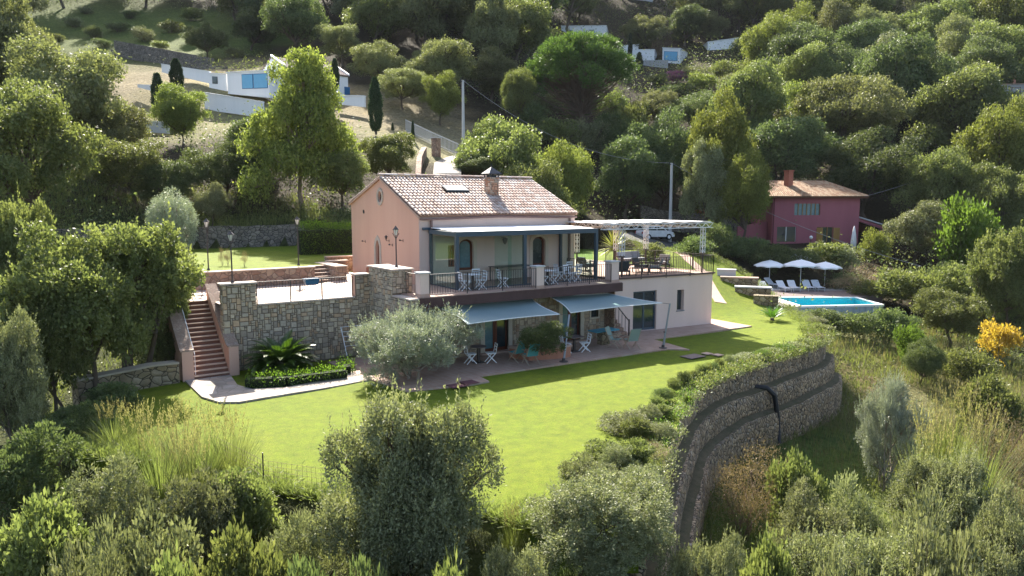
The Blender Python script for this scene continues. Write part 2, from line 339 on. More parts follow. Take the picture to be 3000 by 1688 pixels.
def pdist(P, x, y):
    x = np.asarray(x, float); y = np.asarray(y, float); d = np.full(x.shape, 1e9)
    for i in range(len(P)):
        a = np.array(P[i - 1], float); b = np.array(P[i], float); ab = b - a; t = np.clip(((x - a[0]) * ab[0] + (y - a[1]) * ab[1]) / (ab @ ab), 0, 1)
        d = np.minimum(d, np.hypot(x - a[0] - t * ab[0], y - a[1] - t * ab[1]))
    return d
def sst(t): t = np.clip(t, 0, 1); return t * t * (3 - 2 * t)
def LH(x, y):
    x = np.asarray(x, float); y = np.asarray(y, float)
    up = 3.0 * sst((y + 3.2) / 12.5) * sst((x + 3) / 3 + 0.0001)
    far = .9 * np.clip((y - 12) / 18, 0, 1)
    return up - far * sst((x - 10) / 5)
ctrl = []   # (right, depth, z) in the camera's frame, metres
for s in """-12 8 -3.2;-4 8 -4;4 8 -5;12 8 -6;-12 14 -2.3;-6 14 -3.0;0 14 -3.6;3.5 13 -4.2;7 14 -5;-12 20 -1.3;-8 21 -1;-14 25 -.6;-18 28 -.4;-22 32 0
-3.4 13.6 -1.9;1.6 13 -2.3;-7.5 16.6 -1.1;7 18 -4.6;11 18 -5.2;16 18 -5.6;9 25 -4.1;14 25 -4.8;20 26 -5.2;12 32 -3.3;16 33 -3.9;22 34 -4.4;28 36 -4.6;15.5 39 -3.0;19 40 -3.4;25 42 -3.7;33 44 -3.8
18 46 -1.6;22 46 -2.6;28 50 -3;36 52 -2.8;20 50 -1.0;21 54 -.9;24 53 -2.0;30 55 -2.4;27 60 -1.0;34 60 -1.6;24 66 -.8;30 66 -.8;38 64 -1.2;46 60 -2
-15 31 .1;-16.5 33 .6;-20 36 1.5;-17 38 3.2;-26 38 2.8;-24 46 3.6;-20 50 4.6;-34 50 6;-40 60 9;-30 60 8
-21 56.5 5.4;-15 56 5.4;-10 56 5.2;-5 54 4.4;-4 62 6.6;-12 64 7.6;-22 66 9.4;-14 75 11.5;-27 78 13.6;-38 75 13;-5 72 9.6;-6 80 11.5;-8 90 14.5;-12 100 18
0 52 3.1;5 56 3.0;10 60 2.8;14 64 2.4;16 74 2.4;18 82 2.4;26 83 2.4;32 83 2.4;38 83 2.4;46 82 2.2;2 66 5;6 76 6;10 88 7;18 92 6;27 94 6;38 95 6.5;50 92 5
33 76 2.2;27 73 1.8;38 74 .6;32 71 -.3;46 72 -1;58 70 -2;60 84 2;20 60 1.0;21 66 .5;22 72 1.6
-55 88 15.5;-43 88 15.3;-36 88 15.2;-28 89 16;-20 92 17;-60 120 27;-46 108 24;-56 112 24.6;-45 122 29;-86 155 41;-70 150 38.5;-57 140 34.9;-51 125 29.3;-55 105 21.5;-48 98 18.7;-42 100 19.3;-32 95 17.4;-39 84 14.4;-35 107 22.6;-22 107 22;-14 106 21;-30 114 24;-20 116 25;-50 150 39;-45 140 35;-30 135 34;-15 130 31
-5 110 20;0 100 16;4 110 17;12 108 15.5;12 125 22;25 115 15;38 112 14;52 112 14;70 110 12;60 140 26;80 140 27;95 140 27;0 130 27;0 150 36;-15 160 44;15 150 34
-80 200 62;-50 200 61;-20 200 62;0 200 58;12 190 50;28 185 43;45 190 46;70 200 52;100 200 52;140 200 48;30 160 33;60 170 40;33 118 18;76 118 21;0 240 78;-60 240 88;60 240 72;120 240 68
-100 130 33;-90 90 17;-60 70 14;-50 50 6;-30 20 -1;-25 10 -2;110 120 10;120 90 -2;80 80 -3;60 50 -6;40 30 -7;25 14 -7.5
0 320 115;-130 320 130;130 320 100;-200 500 190;0 500 180;250 500 160;200 250 55;-160 220 80;-20 -10 -5;20 -10 -8;0 -40 -10""".replace('\n', ';').split(';'):
    if s.strip(): ctrl.append([float(q) for q in s.split()])
for q in LPOLY[:7]: a_, b_ = q[0] - CAM[0], q[1] - CAM[1]; ctrl.append([a_ * RX[0] + b_ * RX[1] - .2, a_ * VX[0] + b_ * VX[1] - .5, -.22])
ctrl = np.array(ctrl)
def _k(a, b): return np.sqrt(((a[:, None, :] - b[None]) ** 2).sum(2) + .5)
_P = ctrl[:, :2]; _n = len(_P); _A = np.zeros((_n + 3, _n + 3)); _A[:_n, :_n] = _k(_P, _P) - np.eye(_n) * .6
_A[:_n, _n] = 1; _A[:_n, _n + 1] = _P[:, 0]; _A[:_n, _n + 2] = _P[:, 1]; _A[_n:, :_n] = _A[:_n, _n:].T
_w = np.linalg.solve(_A, np.concatenate([ctrl[:, 2], np.zeros(3)]))
def rbf(x, y):
    x = np.asarray(x, float).ravel(); y = np.asarray(y, float).ravel(); out = np.zeros(len(x))
    for i in range(0, len(x), 20000):
        dx = x[i:i + 20000] - CAM[0]; dy = y[i:i + 20000] - CAM[1]
        q = np.stack([dx * RX[0] + dy * RX[1], dx * VX[0] + dy * VX[1]], 1)
        out[i:i + 20000] = _k(q, _P) @ _w[:_n] + _w[_n] + q @ _w[_n + 1:]
    return out
UPL = [(-13.5, 9.2), (-9.0, 9.2), (-9.0, 6.7), (-3.0, 6.7), (-3.0, 7.9), (-2.0, 7.9), (-2.0, 9.4), (3.6, 11.2), (3.6, 23.2), (-13.5, 23.6)]
def TH(x, y):
    """height of the natural ground"""
    x = np.asarray(x, float); y = np.asarray(y, float); sh = x.shape; x = x.ravel(); y = y.ravel()
    h = rbf(x, y)
    h += .12 * np.sin(x * .31 + 1.7 * np.sin(y * .13)) * np.sin(y * .27 + x * .05) * np.clip((np.hypot(x - 5, y) - 30) / 30, 0, 3)
    ins = inpoly(LP, x, y); dd = pdist(LP, x, y); lh = LH(x, y)
    h = np.where(ins, np.where(dd > .7, lh - .3, np.minimum(h, lh - .12)), h)
    u = inpoly(UPL, x, y); h = np.where(u, 3.3, h)
    house = (x > -11.2) & (x < 10.2) & (y > -.8) & (y < 9.5); h = np.where(house, np.minimum(h, -.3) * 0 - .3, h)
    house2 = (x > -2.6) & (x < 17.4) & (y > -4.6) & (y < 9.5); h = np.where(house2, -.3, h)
    pool = (x > 29.9) & (x < 42.8) & (y > -4) & (y < 11); h = np.where(pool, -2.4, h)
    return h.reshape(sh)
def gz(x, y): return float(TH(np.array([x]), np.array([y]))[0])
def lz(x, y): return float(LH(np.array([x]), np.array([y]))[0])
# ground colour zones: (photo x, y, depth, radius m, colour)
ZON = []
def zone(px, py, d, r, c):
    p = D(px, py, d); ZON.append((p[0], p[1], r, c))
STRAW = (.28, .23, .145); GRN = (.12, .16, .04); BROWN = (.08, .06, .036); DRYG = (.17, .16, .075); RED = (.22, .13, .08); LITTER = (.06, .048, .03)
for a in [(300, 260, 114, 16, STRAW), (430, 250, 108, 14, STRAW), (380, 330, 98, 11, STRAW), (640, 240, 104, 12, (.3, .29, .14)), (250, 120, 150, 22, GRN), (480, 130, 150, 20, GRN), (150, 60, 170, 22, GRN),
          (650, 110, 150, 14, GRN), (1100, 360, 100, 12, STRAW), (1230, 380, 95, 9, STRAW), (1050, 330, 104, 9, STRAW), (450, 390, 84, 8, DRYG), (1260, 440, 84, 8, (.3, .28, .16)), (330, 190, 130, 12, DRYG)]: zone(*a)
for a in [(2520, 960, 45, 7, DRYG), (2650, 1000, 42, 7, DRYG), (2500, 1080, 38, 5, DRYG), (2480, 1010, 40, 1.6, RED), (2560, 1030, 38, 1.3, RED), (2800, 1150, 33, 2.2, RED), (2850, 1250, 29, 6, DRYG), (2800, 1060, 38, 6, DRYG),
          (2450, 1350, 26, 5, (.14, .21, .05)), (2600, 1450, 22, 5, (.14, .2, .05)), (2300, 1600, 18, 4, (.16, .24, .05)), (2300, 1150, 34, 4, (.09, .14, .04)), (850, 1440, 20, 2.0, RED), (2450, 940, 50, 3, (.3, .3, .12))]: zone(*a)
def ground_color(x, y):
    x = x.ravel(); y = y.ravel(); c = np.tile(np.array(LITTER), (len(x), 1)); w = np.full(len(x), .35); c *= w[:, None]
    near = np.hypot(x - CAM[0], y - CAM[1]) < 62; c[near] = np.array((.075, .085, .035)) * .35
    jx = x + 1.5 * np.sin(y * .9) + 2.5 * np.sin(y * .23 + 1); jy = y + 1.5 * np.sin(x * .8 + 2) + 2.5 * np.sin(x * .21)
    for zx, zy, r, col in ZON:
        k = np.exp(-((np.hypot(jx - zx, jy - zy) / r) ** 4)) * 4; c += k[:, None] * np.array(col); w += k
    return c / w[:, None]
NR, NC = 380, 300
dd_ = np.concatenate([np.linspace(-30, 6, 12)[:-1], 6 * (600 / 6) ** (np.linspace(0, 1, NR - 11))])
tt_ = np.linspace(-1, 1, NC); tt_ = tt_ * .75 + .25 * tt_ ** 3
DD, TT = np.meshgrid(dd_, tt_, indexing='ij'); RR = TT * (np.abs(DD) * 1.05 + 22)
XX = CAM[0] + RX[0] * RR + VX[0] * DD; YY = CAM[1] + RX[1] * RR + VX[1] * DD
ZZ = TH(XX, YY)
V = np.stack([XX.ravel(), YY.ravel(), ZZ.ravel()], 1)
ii, jj = np.meshgrid(np.arange(NR - 1), np.arange(NC - 1), indexing='ij'); b0 = (ii * NC + jj).ravel()
Q = np.stack([b0, b0 + 1, b0 + NC + 1, b0 + NC], 1)
ter = npmesh('terrain', V, Q, None, GROUND, smooth=True); struct(ter)
ga = ter.data.attributes.new('ground', 'FLOAT_COLOR', 'POINT')
gc = ground_color(XX, YY); ga.data.foreach_set('color', np.concatenate([gc, np.ones((len(gc), 1))], 1).astype(np.float32).ravel())

def sheet(name, poly, hfun, mt, step=.5, skirt=.6, smooth=True):
    """a ground sheet: polygon filled with a grid and given heights"""
    import bmesh
    P = np.array(poly); x0, y0 = P.min(0); x1, y1 = P.max(0)
    bm = bmesh.new(); vs = [bm.verts.new((p[0], p[1], 0)) for p in poly]; bm.faces.new(vs)
    for ax, a0, a1 in ((0, x0, x1), (1, y0, y1)):
        n = int((a1 - a0) / step)
        for k in range(1, n + 1):
            co = [0, 0, 0]; co[ax] = a0 + k * step; no = [0, 0, 0]; no[ax] = 1
            if co[ax] >= a1: break
            bmesh.ops.bisect_plane(bm, geom=bm.verts[:] + bm.edges[:] + bm.faces[:], plane_co=co, plane_no=no)
    if skirt:
        be = [e for e in bm.edges if e.is_boundary]; r = bmesh.ops.extrude_edge_only(bm, edges=be)
        low = {v for v in r['geom'] if isinstance(v, bmesh.types.BMVert)}
    else: low = set()
    bm.verts.ensure_lookup_table(); xs = np.array([v.co.x for v in bm.verts]); ys = np.array([v.co.y for v in bm.verts]); hs = hfun(xs, ys)
    for v, h in zip(bm.verts, hs): v.co.z = h - (skirt if v in low else 0)
    bmesh.ops.recalc_face_normals(bm, faces=bm.faces)
    me = bpy.data.meshes.new(name); bm.to_mesh(me); bm.free(); me.materials.append(mt)
    if me.polygons and sum(p.normal.z * p.area for p in me.polygons) < 0: me.flip_normals()
    o = bpy.data.objects.new(name, me); COL.objects.link(o); return o
lawn = struct(sheet('lawn', LPOLY, lambda x, y: LH(x, y) + .03 * np.sin(x * .5) * np.sin(y * .4), LAWN, .6))
upl = struct(sheet('upper_lawn', UPL, lambda x, y: 3.65 + .012 * (y - 7) + x * 0, LAWN, 1.0))
flat = lambda z: (lambda x, y: np.zeros_like(x) + z)
struct(sheet('patio', [(-4.6, -7.6), (-2.16, -8.12), (-1.18, -8.1), (-1.05, -7.14), (3.5, -7.3), (9.5, -7.65), (10.25, -8.35), (10.75, -5.45), (18.4, -5.75), (18.6, -1.2), (17.1, -1.2), (17.1, -3.0), (-2.3, -3.0), (-2.3, -.6), (-5.2, -1.0), (-5.0, -4.9)],
             flat(.06), PAVE, 2, .2))
pt = [(-11.15, -1.0), (-11.15, -4.0), (-10.8, -5.1), (-10.2, -5.5), (-8.9, -5.4), (-7.0, -5.35), (-5.02, -5.1), (-4.99, -3.4), (-6.2, -4.1), (-8.2, -4.35), (-9.3, -3.9), (-9.6, -2.9), (-9.4, -1.0)]
struct(sheet('garden_path', pt, flat(.05), PATH, 2, .2))
sl = [tuple(PXX(*q)[:2]) for q in []]
def lawnstrip(name, pts, w, mt, off):
    """a ribbon lying on the sloping lawn"""
    pts = [Vector((p[0], p[1], 0)) for p in pts]; L_, R_ = [], []
    for i, p in enumerate(pts):
        d = (pts[min(i + 1, len(pts) - 1)] - pts[max(i - 1, 0)]).normalized(); n = Vector((-d.y, d.x, 0)) * w / 2; L_.append((p + n)[:2]); R_.append((p - n)[:2])
    return sheet(name, [tuple(q) for q in L_] + [tuple(q) for q in reversed(R_)], lambda x, y: LH(x, y) + .03 * np.sin(x * .5) * np.sin(y * .4) + off, mt, .7, .1)
def onlawn(px, py, hf=lz):
    z = 1.0
    for _ in range(30): p = G(px, py, z); z = .5 * z + .5 * hf(p[0], p[1])
    p = G(px, py, z); return p
ramp_pts = [onlawn(*q) for q in [(2112, 888), (2095, 862), (2060, 800), (2020, 765), (1985, 738)]]
struct(lawnstrip('lawn_path', [(p[0], p[1]) for p in ramp_pts], .8, COPE, .03))
# road up the hill and driveway
def road(name, pts, w, mt, off=.12, follow=False):
    P_ = [Vector((p[0], p[1], 0)) for p in pts]; vs = []; fs = []
    D_ = []
    for i in range(len(P_) - 1):
        for k in range(8): D_.append(P_[i].lerp(P_[i + 1], k / 8))
    D_.append(P_[-1])
    for i, p in enumerate(D_):
        d = (D_[min(i + 1, len(D_) - 1)] - D_[max(i - 1, 0)]).normalized(); n = Vector((-d.y, d.x, 0)) * w / 2
        zc = max(gz(p.x + n.x * s, p.y + n.y * s) for s in (-1, 0, 1)) + off
        zs = [gz(p.x + n.x * s, p.y + n.y * s) + off for s in (-1, 1)] if follow else [zc, zc]
        for s, z_ in zip((-1, 1), zs): vs.append((p.x + s * n.x, p.y + s * n.y, z_))
        for s, z_ in zip((-1, 1), zs): vs.append((p.x + s * n.x, p.y + s * n.y, z_ - 1.2))
    for i in range(len(D_) - 1):
        a = i * 4; fs += [(a, a + 4, a + 5, a + 1), (a, a + 2, a + 6, a + 4), (a + 1, a + 5, a + 7, a + 3)]
    return MB().add(vs, fs).build(name, mt)
ROADM = mat('pale_concrete_road', (0.288, 0.264, 0.232), (0.224, 0.200, 0.168), .9, .6, 10, .2)
def hit(px, py, lo=30, hi=300):
    """where the line of sight through a photo pixel meets the ground"""
    ds = np.linspace(lo, hi, 400); P = np.array([D(px, py, d) for d in ds]); t = TH(P[:, 0], P[:, 1]); k = np.argmax(t > P[:, 2]); return P[k] if (t > P[:, 2]).any() else P[-1]
struct(road('hill_road', [CF(-4, 66), CF(-6.2, 71), CF(-6.6, 76), CF(-5.2, 82), CF(-4, 88)], 2.7, ROADM, .12))
struct(road('driveway', [CF(10, 66), CF(13, 72), CF(15, 78), CF(18, 81)], 5, mat('dark_asphalt', (.1, .1, .095), (.07, .07, .065), .95), .04, True))

# ------------------------------------------------------------------ builders for masonry and roofs
def ashlar(u0, u1, z0, z1, place, out, cell=.095, hole=None, depth=.035, seed=1, mb=None, sizes=((1, 1), (2, 1), (2, 2), (3, 2), (2, 3), (3, 3), (1, 2), (4, 2))):
    """random squared stones standing proud of a mortar backing; place(u, z, o) -> world point, o = distance out of the wall"""
    rg = random.Random(seed); mb = mb or MB(); nu = max(1, round((u1 - u0) / cell)); nz = max(1, round((z1 - z0) / cell)); cu = (u1 - u0) / nu; cz = (z1 - z0) / nz
    used = [[False] * nu for _ in range(nz)]
    for k in range(nz):
        for i in range(nu):
            if hole and hole(u0 + (i + .5) * cu, z0 + (k + .5) * cz): used[k][i] = True
    for k in range(nz):
        for i in range(nu):
            if used[k][i]: continue
            sw, sh = rg.choice(sizes)
            w = 1
            while w < sw and i + w < nu and not used[k][i + w]: w += 1
            h = 1
            while h < sh and k + h < nz and not any(used[k + h][i + a] for a in range(w)): h += 1
            for a in range(w):
                for b in range(h): used[k + b][i + a] = True
            j = .011; ua, ub, za, zb = u0 + i * cu + j, u0 + (i + w) * cu - j, z0 + k * cz + j, z0 + (k + h) * cz - j
            o = depth * (.5 + rg.random()); e = .018; jt = lambda: rg.uniform(-.006, .006)
            vs = [place(ua + jt(), za + jt(), 0), place(ub + jt(), za + jt(), 0), place(ub + jt(), zb + jt(), 0), place(ua + jt(), zb + jt(), 0),
                  place(ua + e, za + e, o), place(ub - e, za + e, o), place(ub - e, zb - e, o), place(ua + e, zb - e, o)]
            mb.add(vs, [(4, 5, 6, 7), (0, 1, 5, 4), (1, 2, 6, 5), (2, 3, 7, 6), (3, 0, 4, 7)], .03 + .96 * rg.random())
    return mb
def tiles(p_eave0, p_eave1, p_ridge0, p_ridge1, pitch=.21, course=.36, seed=3, mb=None, r=.085, hole=None):
    """barrel tiles: one half-round cover tile after another up the slope, over a flat bed"""
    rg = random.Random(seed); mb = mb or MB(); e0, e1, r0, r1 = map(Vector, (p_eave0, p_eave1, p_ridge0, p_ridge1))
    L = (e1 - e0).length; n = max(2, round(L / pitch)); nrm = (e1 - e0).cross(r0 - e0).normalized()
    if nrm.z < 0: nrm = -nrm
    for i in range(n):
        s = (i + .5) / n; a = e0.lerp(e1, s); b = r0.lerp(r1, s); S = (b - a).length
        if S < .25: continue
        m = max(1, round(S / course)); up = (b - a).normalized(); ac = up.cross(nrm).normalized()
        for k in range(m):
            if hole and hole(s, (k + .5) / m): continue
            q0 = a.lerp(b, k / m) - up * .05; q1 = a.lerp(b, (k + 1) / m) + up * .02; lift = .035; t = .03 + .96 * rg.random(); vs = []
            jx = rg.uniform(-.012, .012)
            for q, rr, li in ((q0, r, lift), (q1, r * .8, .012)):
                for g in range(6):
                    th = math.pi * g / 5; vs.append(q + ac * (math.cos(th) * rr + jx) + nrm * (math.sin(th) * rr * .9 + li))
            vs += [q0 + ac * (math.cos(math.pi * g / 5) * r * .78 + jx) + nrm * (math.sin(math.pi * g / 5) * r * .68 + lift) for g in range(6)]
            mb.add(vs, [(g, g + 1, g + 7, g + 6) for g in range(5)] + [(g + 1, g, g + 12, g + 13) for g in range(5)], t)
    bed = nrm * -.02; bt = nrm * -.12
    mb.add([e0 + bed, e1 + bed, r1 + bed, r0 + bed, e0 + bt, e1 + bt, r1 + bt, r0 + bt], [(0, 1, 2, 3), (7, 6, 5, 4), (0, 4, 5, 1), (1, 5, 6, 2), (2, 6, 7, 3), (3, 7, 4, 0)], .005)
    return mb
def ridge_tiles(a, b, mb, seed=5, r=.13):
    rg = random.Random(seed); a, b = Vector(a), Vector(b); n = max(1, round((b - a).length / .38)); d = (b - a).normalized(); ac = d.cross(Vector((0, 0, 1))).normalized(); up = ac.cross(d)
    for k in range(n):
        q0 = a.lerp(b, k / n) - d * .03; q1 = a.lerp(b, (k + 1) / n); t = .03 + .96 * rg.random()
        vs = [q + ac * math.cos(math.pi * g / 5) * rr + up * (math.sin(math.pi * g / 5) * rr * .8 + .02) for q, rr in ((q0, r), (q1, r * .85)) for g in range(6)]
        mb.add(vs, [(g, g + 1, g + 7, g + 6) for g in range(5)] + [tuple(range(6))], t)
    return mb
def archpts(u0, u1, z0, z1, rise, n=8):
    """outline of an opening with a segmental top"""
    p = [(u0, z0), (u1, z0)]; c = (u0 + u1) / 2; hw = (u1 - u0) / 2
    for k in range(n + 1):
        t = math.pi * k / n; p.append((c + hw * math.cos(t), z1 - rise + rise * math.sin(t)))
    return p
def wallpanel(outline, holes, place, th):
    """flat wall with real openings: outline & holes are (u,z) lists; place(u,z,o)"""
    import bmesh
    from mathutils.geometry import tessellate_polygon
    polys = [[Vector((u, z, 0)) for u, z in outline]] + [[Vector((u, z, 0)) for u, z in h] for h in holes]
    tri = tessellate_polygon(polys); pts = [p for q in polys for p in q]; mb = MB(); n = len(pts)
    vs = [place(p.x, p.y, 0) for p in pts] + [place(p.x, p.y, -th) for p in pts]
    fs = [t for t in tri] + [(t[2] + n, t[1] + n, t[0] + n) for t in tri]; o = 0
    for q in polys:
        k = len(q); fs += [(o + i, o + (i + 1) % k, n + o + (i + 1) % k, n + o + i) for i in range(k)]; o += k
    mb.add(vs, fs); return mb
def fixnormals(o):
    import bmesh
    bm = bmesh.new(); bm.from_mesh(o.data); bmesh.ops.recalc_face_normals(bm, faces=bm.faces); bm.to_mesh(o.data); bm.free(); return o

# ------------------------------------------------------------------ main villa
TZ = 3.1
villa = empty('villa', (0, 0, 0), 0, 'pink villa with pale clay tile roof, round gable window and terraced lower floor', 'house')
FY = lambda u, z, o: (u, -o, z)            # front wall plane (faces -Y)
FX = lambda u, z, o: (-.004 - o, u, z)            # gable plane (faces -X)
HX1, HY1, EZ, RZ, BZ, RY = 9.85, 8.42, 6.5, 8.42, 7.1, 4.3
win1 = archpts(2.25, 3.12, 3.68, 5.28, .3); win2 = archpts(6.9, 7.77, 3.68, 5.28, .3)
small1 = [(1.62, 3.9), (2.02, 3.9), (2.02, 5.0), (1.62, 5.0)]
w = wallpanel([(0, -.3), (HX1, -.3), (HX1, EZ), (0, EZ)], [win1, win2, small1], FY, .35); fixnormals(w.build('front_wall', PINKP, villa))
oc = [(4.41 + .24 * math.cos(-k * math.pi / 8), 7.44 + .3 * math.sin(-k * math.pi / 8)) for k in range(16)]
dr = [(4.62, 2.6), (5.1, 2.6), (5.1, 4.75), (4.99, 5.0), (4.86, 5.12), (4.73, 5.0), (4.62, 4.75)]
w = wallpanel([(0.002, -.3), (HY1, -.3), (HY1, BZ), (RY, RZ), (0.002, EZ)], [oc, dr], FX, .35); fixnormals(w.build('gable_wall', PINK, villa))
mb = MB(); mb.prism([(HX1 - .3, .36), (HX1 - .002, .36), (HX1 - .002, HY1), (.35, HY1), (.35, HY1 - .3), (HX1 - .3, HY1 - .3)], -.3, [EZ, EZ, BZ - .05, BZ - .05, BZ - .05, BZ - .05]); mb.build('rear_wall', PINK, villa)
mb = MB(); mb.slab([(HX1 - .02, .3, EZ - .1), (HX1 - .02, HY1, BZ - .1), (HX1 - .02, RY, RZ - .1)], .25, (-1, 0, 0)); mb.build('rear_gable', PINK, villa)
hole = lambda s, k: .30 < s < .445 and .55 < k < .72
rf = MB(); tiles((-.1, -.14, EZ + .04), (HX1 + .1, -.14, EZ + .04), (-.1, RY, RZ + .08), (HX1 + .1, RY, RZ + .08), mb=rf, hole=hole)
tiles((HX1 + .1, HY1 + .14, BZ + .03), (-.1, HY1 + .14, BZ + .03), (HX1 + .1, RY, RZ + .08), (-.1, RY, RZ + .08), mb=rf, seed=9)
ridge_tiles((-.12, RY, RZ + .16), (HX1 + .12, RY, RZ + .16), rf)
roof = rf.build('roof', TILE, villa)
mb = MB(); mb.slab([(-.05, -.13, EZ - .12), (-.05, RY, RZ - .04), (-.05, HY1 + .12, BZ - .12), (-.05, HY1 + .12, BZ - .04), (-.05, RY, RZ + .06), (-.05, -.13, EZ - .02)], .07, (-1, 0, 0)); mb.build('verge', COPE, villa)
def onroof(s, k, lift=0):
    return Vector((-.1 + (HX1 + .2) * s, -.14 + (RY + .14) * k, EZ + .04 + (RZ - EZ + .04) * k + lift))
sk = MB(); a, b, c, d = onroof(.302, .56, .06), onroof(.443, .56, .06), onroof(.443, .71, .06), onroof(.302, .71, .06); sk.slab([a, b, c, d], .09, (0, 0, 1)); sky_o = sk.build('skylight', STEEL, villa)
g = MB(); g.slab([a.lerp(c, .06) + Vector((0, 0, .092)), b.lerp(d, .06) + Vector((0, 0, .092)), c.lerp(a, .06) + Vector((0, 0, .092)), d.lerp(b, .06) + Vector((0, 0, .092))], .012, (0, 0, 1)); g.build('pane', mat('milky_skylight', (.62, .74, .78), None, .15, 2, 5, 0, spec=1.0), sky_o)
# chimney on the front slope, stone clad, with a pyramid cowl
cxx, cyy, cs, ch = 5.68, 2.2, .62, 8.52
ck = MB(); z0 = 7.2
ck.box(cxx - .29, cxx + .29, cyy - .29, cyy + .29, z0, ch, .005)
for n_, pl in enumerate([lambda u, z, o: (u, cyy - .29 - o, z), lambda u, z, o: (cxx - .29 - o, u - cxx + cyy, z), lambda u, z, o: (u, cyy + .29 + o, z), lambda u, z, o: (cxx + .29 + o, u - cxx + cyy, z)]):
    ashlar(cxx - .29, cxx + .29, z0, ch, pl, 0, .1, None, .03, 40 + n_, ck, ((1, 1), (2, 1), (2, 2), (3, 1)))
chim = ck.build('chimney', attr_mat('chimney_stone', [(.5, .28, .18), (.42, .36, .3), (.56, .42, .32), (.38, .22, .15)], (.2, .14, .1)), villa)
cw = MB()
for sx in (-1, 1):
    for sy in (-1, 1): cw.box(cxx + sx * .27 - .03, cxx + sx * .27 + .03, cyy + sy * .27 - .03, cyy + sy * .27 + .03, ch, ch + .16)
cw.box(cxx - .2, cxx + .2, cyy - .2, cyy + .2, ch, ch + .1)
h = .42; cw.add([(cxx - h, cyy - h, ch + .16), (cxx + h, cyy - h, ch + .16), (cxx + h, cyy + h, ch + .16), (cxx - h, cyy + h, ch + .16), (cxx - h, cyy - h, ch + .2), (cxx + h, cyy - h, ch + .2), (cxx + h, cyy + h, ch + .2), (cxx - h, cyy + h, ch + .2), (cxx, cyy, ch + .58)],
       [(0, 3, 2, 1), (0, 1, 5, 4), (1, 2, 6, 5), (2, 3, 7, 6), (3, 0, 4, 7), (4, 5, 8), (5, 6, 8), (6, 7, 8), (7, 4, 8)]); cw.tube([(cxx, cyy, ch + .55), (cxx, cyy, ch + .75)], .025)
cw.build('cowl', STEEL, chim)
# windows & doors of the upper floor
def arched_window(u0, u1, z0, z1, rise, pane, frame=WOOD):
    pl = archpts(u0, u1, z0, z1, rise); inn = archpts(u0 + .11, u1 - .11, z0 + .13, z1 - .1, rise * .8)
    f = wallpanel(pl, [inn], lambda u, z, o: (u, .13 - o, z), .06); fo = fixnormals(f.build('window', frame, villa))
    p = MB(); p.slab([(u, .17, z) for u, z in archpts(u0 + .02, u1 - .02, z0 + .02, z1 - .02, rise)], .02, (0, 1, 0)); p.build('pane', pane, fo)
    ou = archpts(u0 - .2, u1 + .2, z0 - .02, z1 + .18, rise + .06); s = wallpanel(ou, [archpts(u0, u1, z0 - .019, z1, rise)], lambda u, z, o: (u, -.035 - o, z), .034); fixnormals(s.build('window_surround', mat('pale_surround', (.6, .5, .42), (.52, .43, .36), .85), fo))
    s = MB(); s.box(u0 - .2, u1 + .2, -.09, .1, z0 - .12, z0 - .022); s.build('sill', COPE, fo)
arched_window(2.25, 3.12, 3.68, 5.28, .3, CURT); arched_window(6.9, 7.77, 3.68, 5.28, .3, DKGL)
f = MB(); f.box(1.62, 2.02, .1, .16, 3.9, 3.97); f.box(1.62, 2.02, .1, .16, 4.93, 5.0); f.box(1.62, 1.69, .1, .16, 3.97, 4.93); f.box(1.95, 2.02, .1, .16, 3.97, 4.93); f.box(1.8, 1.84, .1, .16, 3.97, 4.93); fo = f.build('window', WOOD, villa)
p = MB(); p.box(1.63, 2.01, .165, .18, 3.91, 4.99); p.build('pane', DKGL, fo)
s = wallpanel([(4.42, 2.6), (5.3, 2.6), (5.3, 4.8), (5.14, 5.16), (4.86, 5.36), (4.58, 5.16), (4.42, 4.8)], [dr[:1] + [(4.62, 2.6001)] + dr[1:]][:0] or [[(4.62, 2.62)] + [(5.1, 2.62)] + dr[2:]], lambda u, z, o: (-.035 - o, u, z), .034)
fixnormals(s.build('door_surround', mat('stone_surround', (.42, .38, .32), (.34, .31, .27), .85), villa))
p = MB(); p.slab([(.12, u, z) for u, z in dr], .05, (1, 0, 0)); dd = p.build('door', WOOD, villa)
p = MB(); p.tube([(.08, 4.7, 3.9), (.12, 4.7, 3.9)], .03); p.build('handle', IRON, dd)
ring = wallpanel([(4.41 + .4 * math.cos(-k * math.pi / 12), 7.44 + .47 * math.sin(-k * math.pi / 12)) for k in range(24)], [oc], lambda u, z, o: (-.05 - o, u, z), .049)
rg_ = fixnormals(ring.build('round_window', mat('stone_ring', (.46, .4, .33), (.36, .31, .26), .85), villa)); p = MB(); p.slab([(.1, u, z) for u, z in oc], .02, (1, 0, 0)); p.build('pane', DKGL, rg_)
p = MB(); p.tube([(-.02, 6.63, 6.62), (.03, 6.63, 6.62)], .11, 10); p.build('vent', STEEL, villa)
p = MB(); p.slab([(-.03, u, z) for u, z in [(6.0, 2.9), (6.42, 2.9), (6.42, 3.45), (6.21, 3.72), (6.0, 3.45)]], .028, (1, 0, 0)); p.build('meter_hatch', mat('rust_red', (.35, .12, .07), (.22, .08, .05), .8), villa)
def wall_lantern(u, z, small=False):
    p = MB(); p.bar((0, u, z), (-.18, u, z + .02), .022); p.bar((0, u, z - .07), (0, u, z + .07), .04); p.tube([(-.18, u, z), (-.18, u, z + .08)], .015)
    o = p.build('wall_lantern', IRON, villa); q = MB()
    if small: q.lathe([(.03, -.04), (.055, 0), (.03, .045)], (-.19, u, z + .03), 8)
    else: q.lathe([(.035, 0), (.075, .15), (.1, .16), (.02, .25)], (-.18, u, z + .06), 6)
    q.build('lantern_head', IRON, o)
wall_lantern(3.4, 5.12); wall_lantern(3.0, 4.92, True); wall_lantern(1.75, 5.2, True); wall_lantern(6.5, 4.95, True)
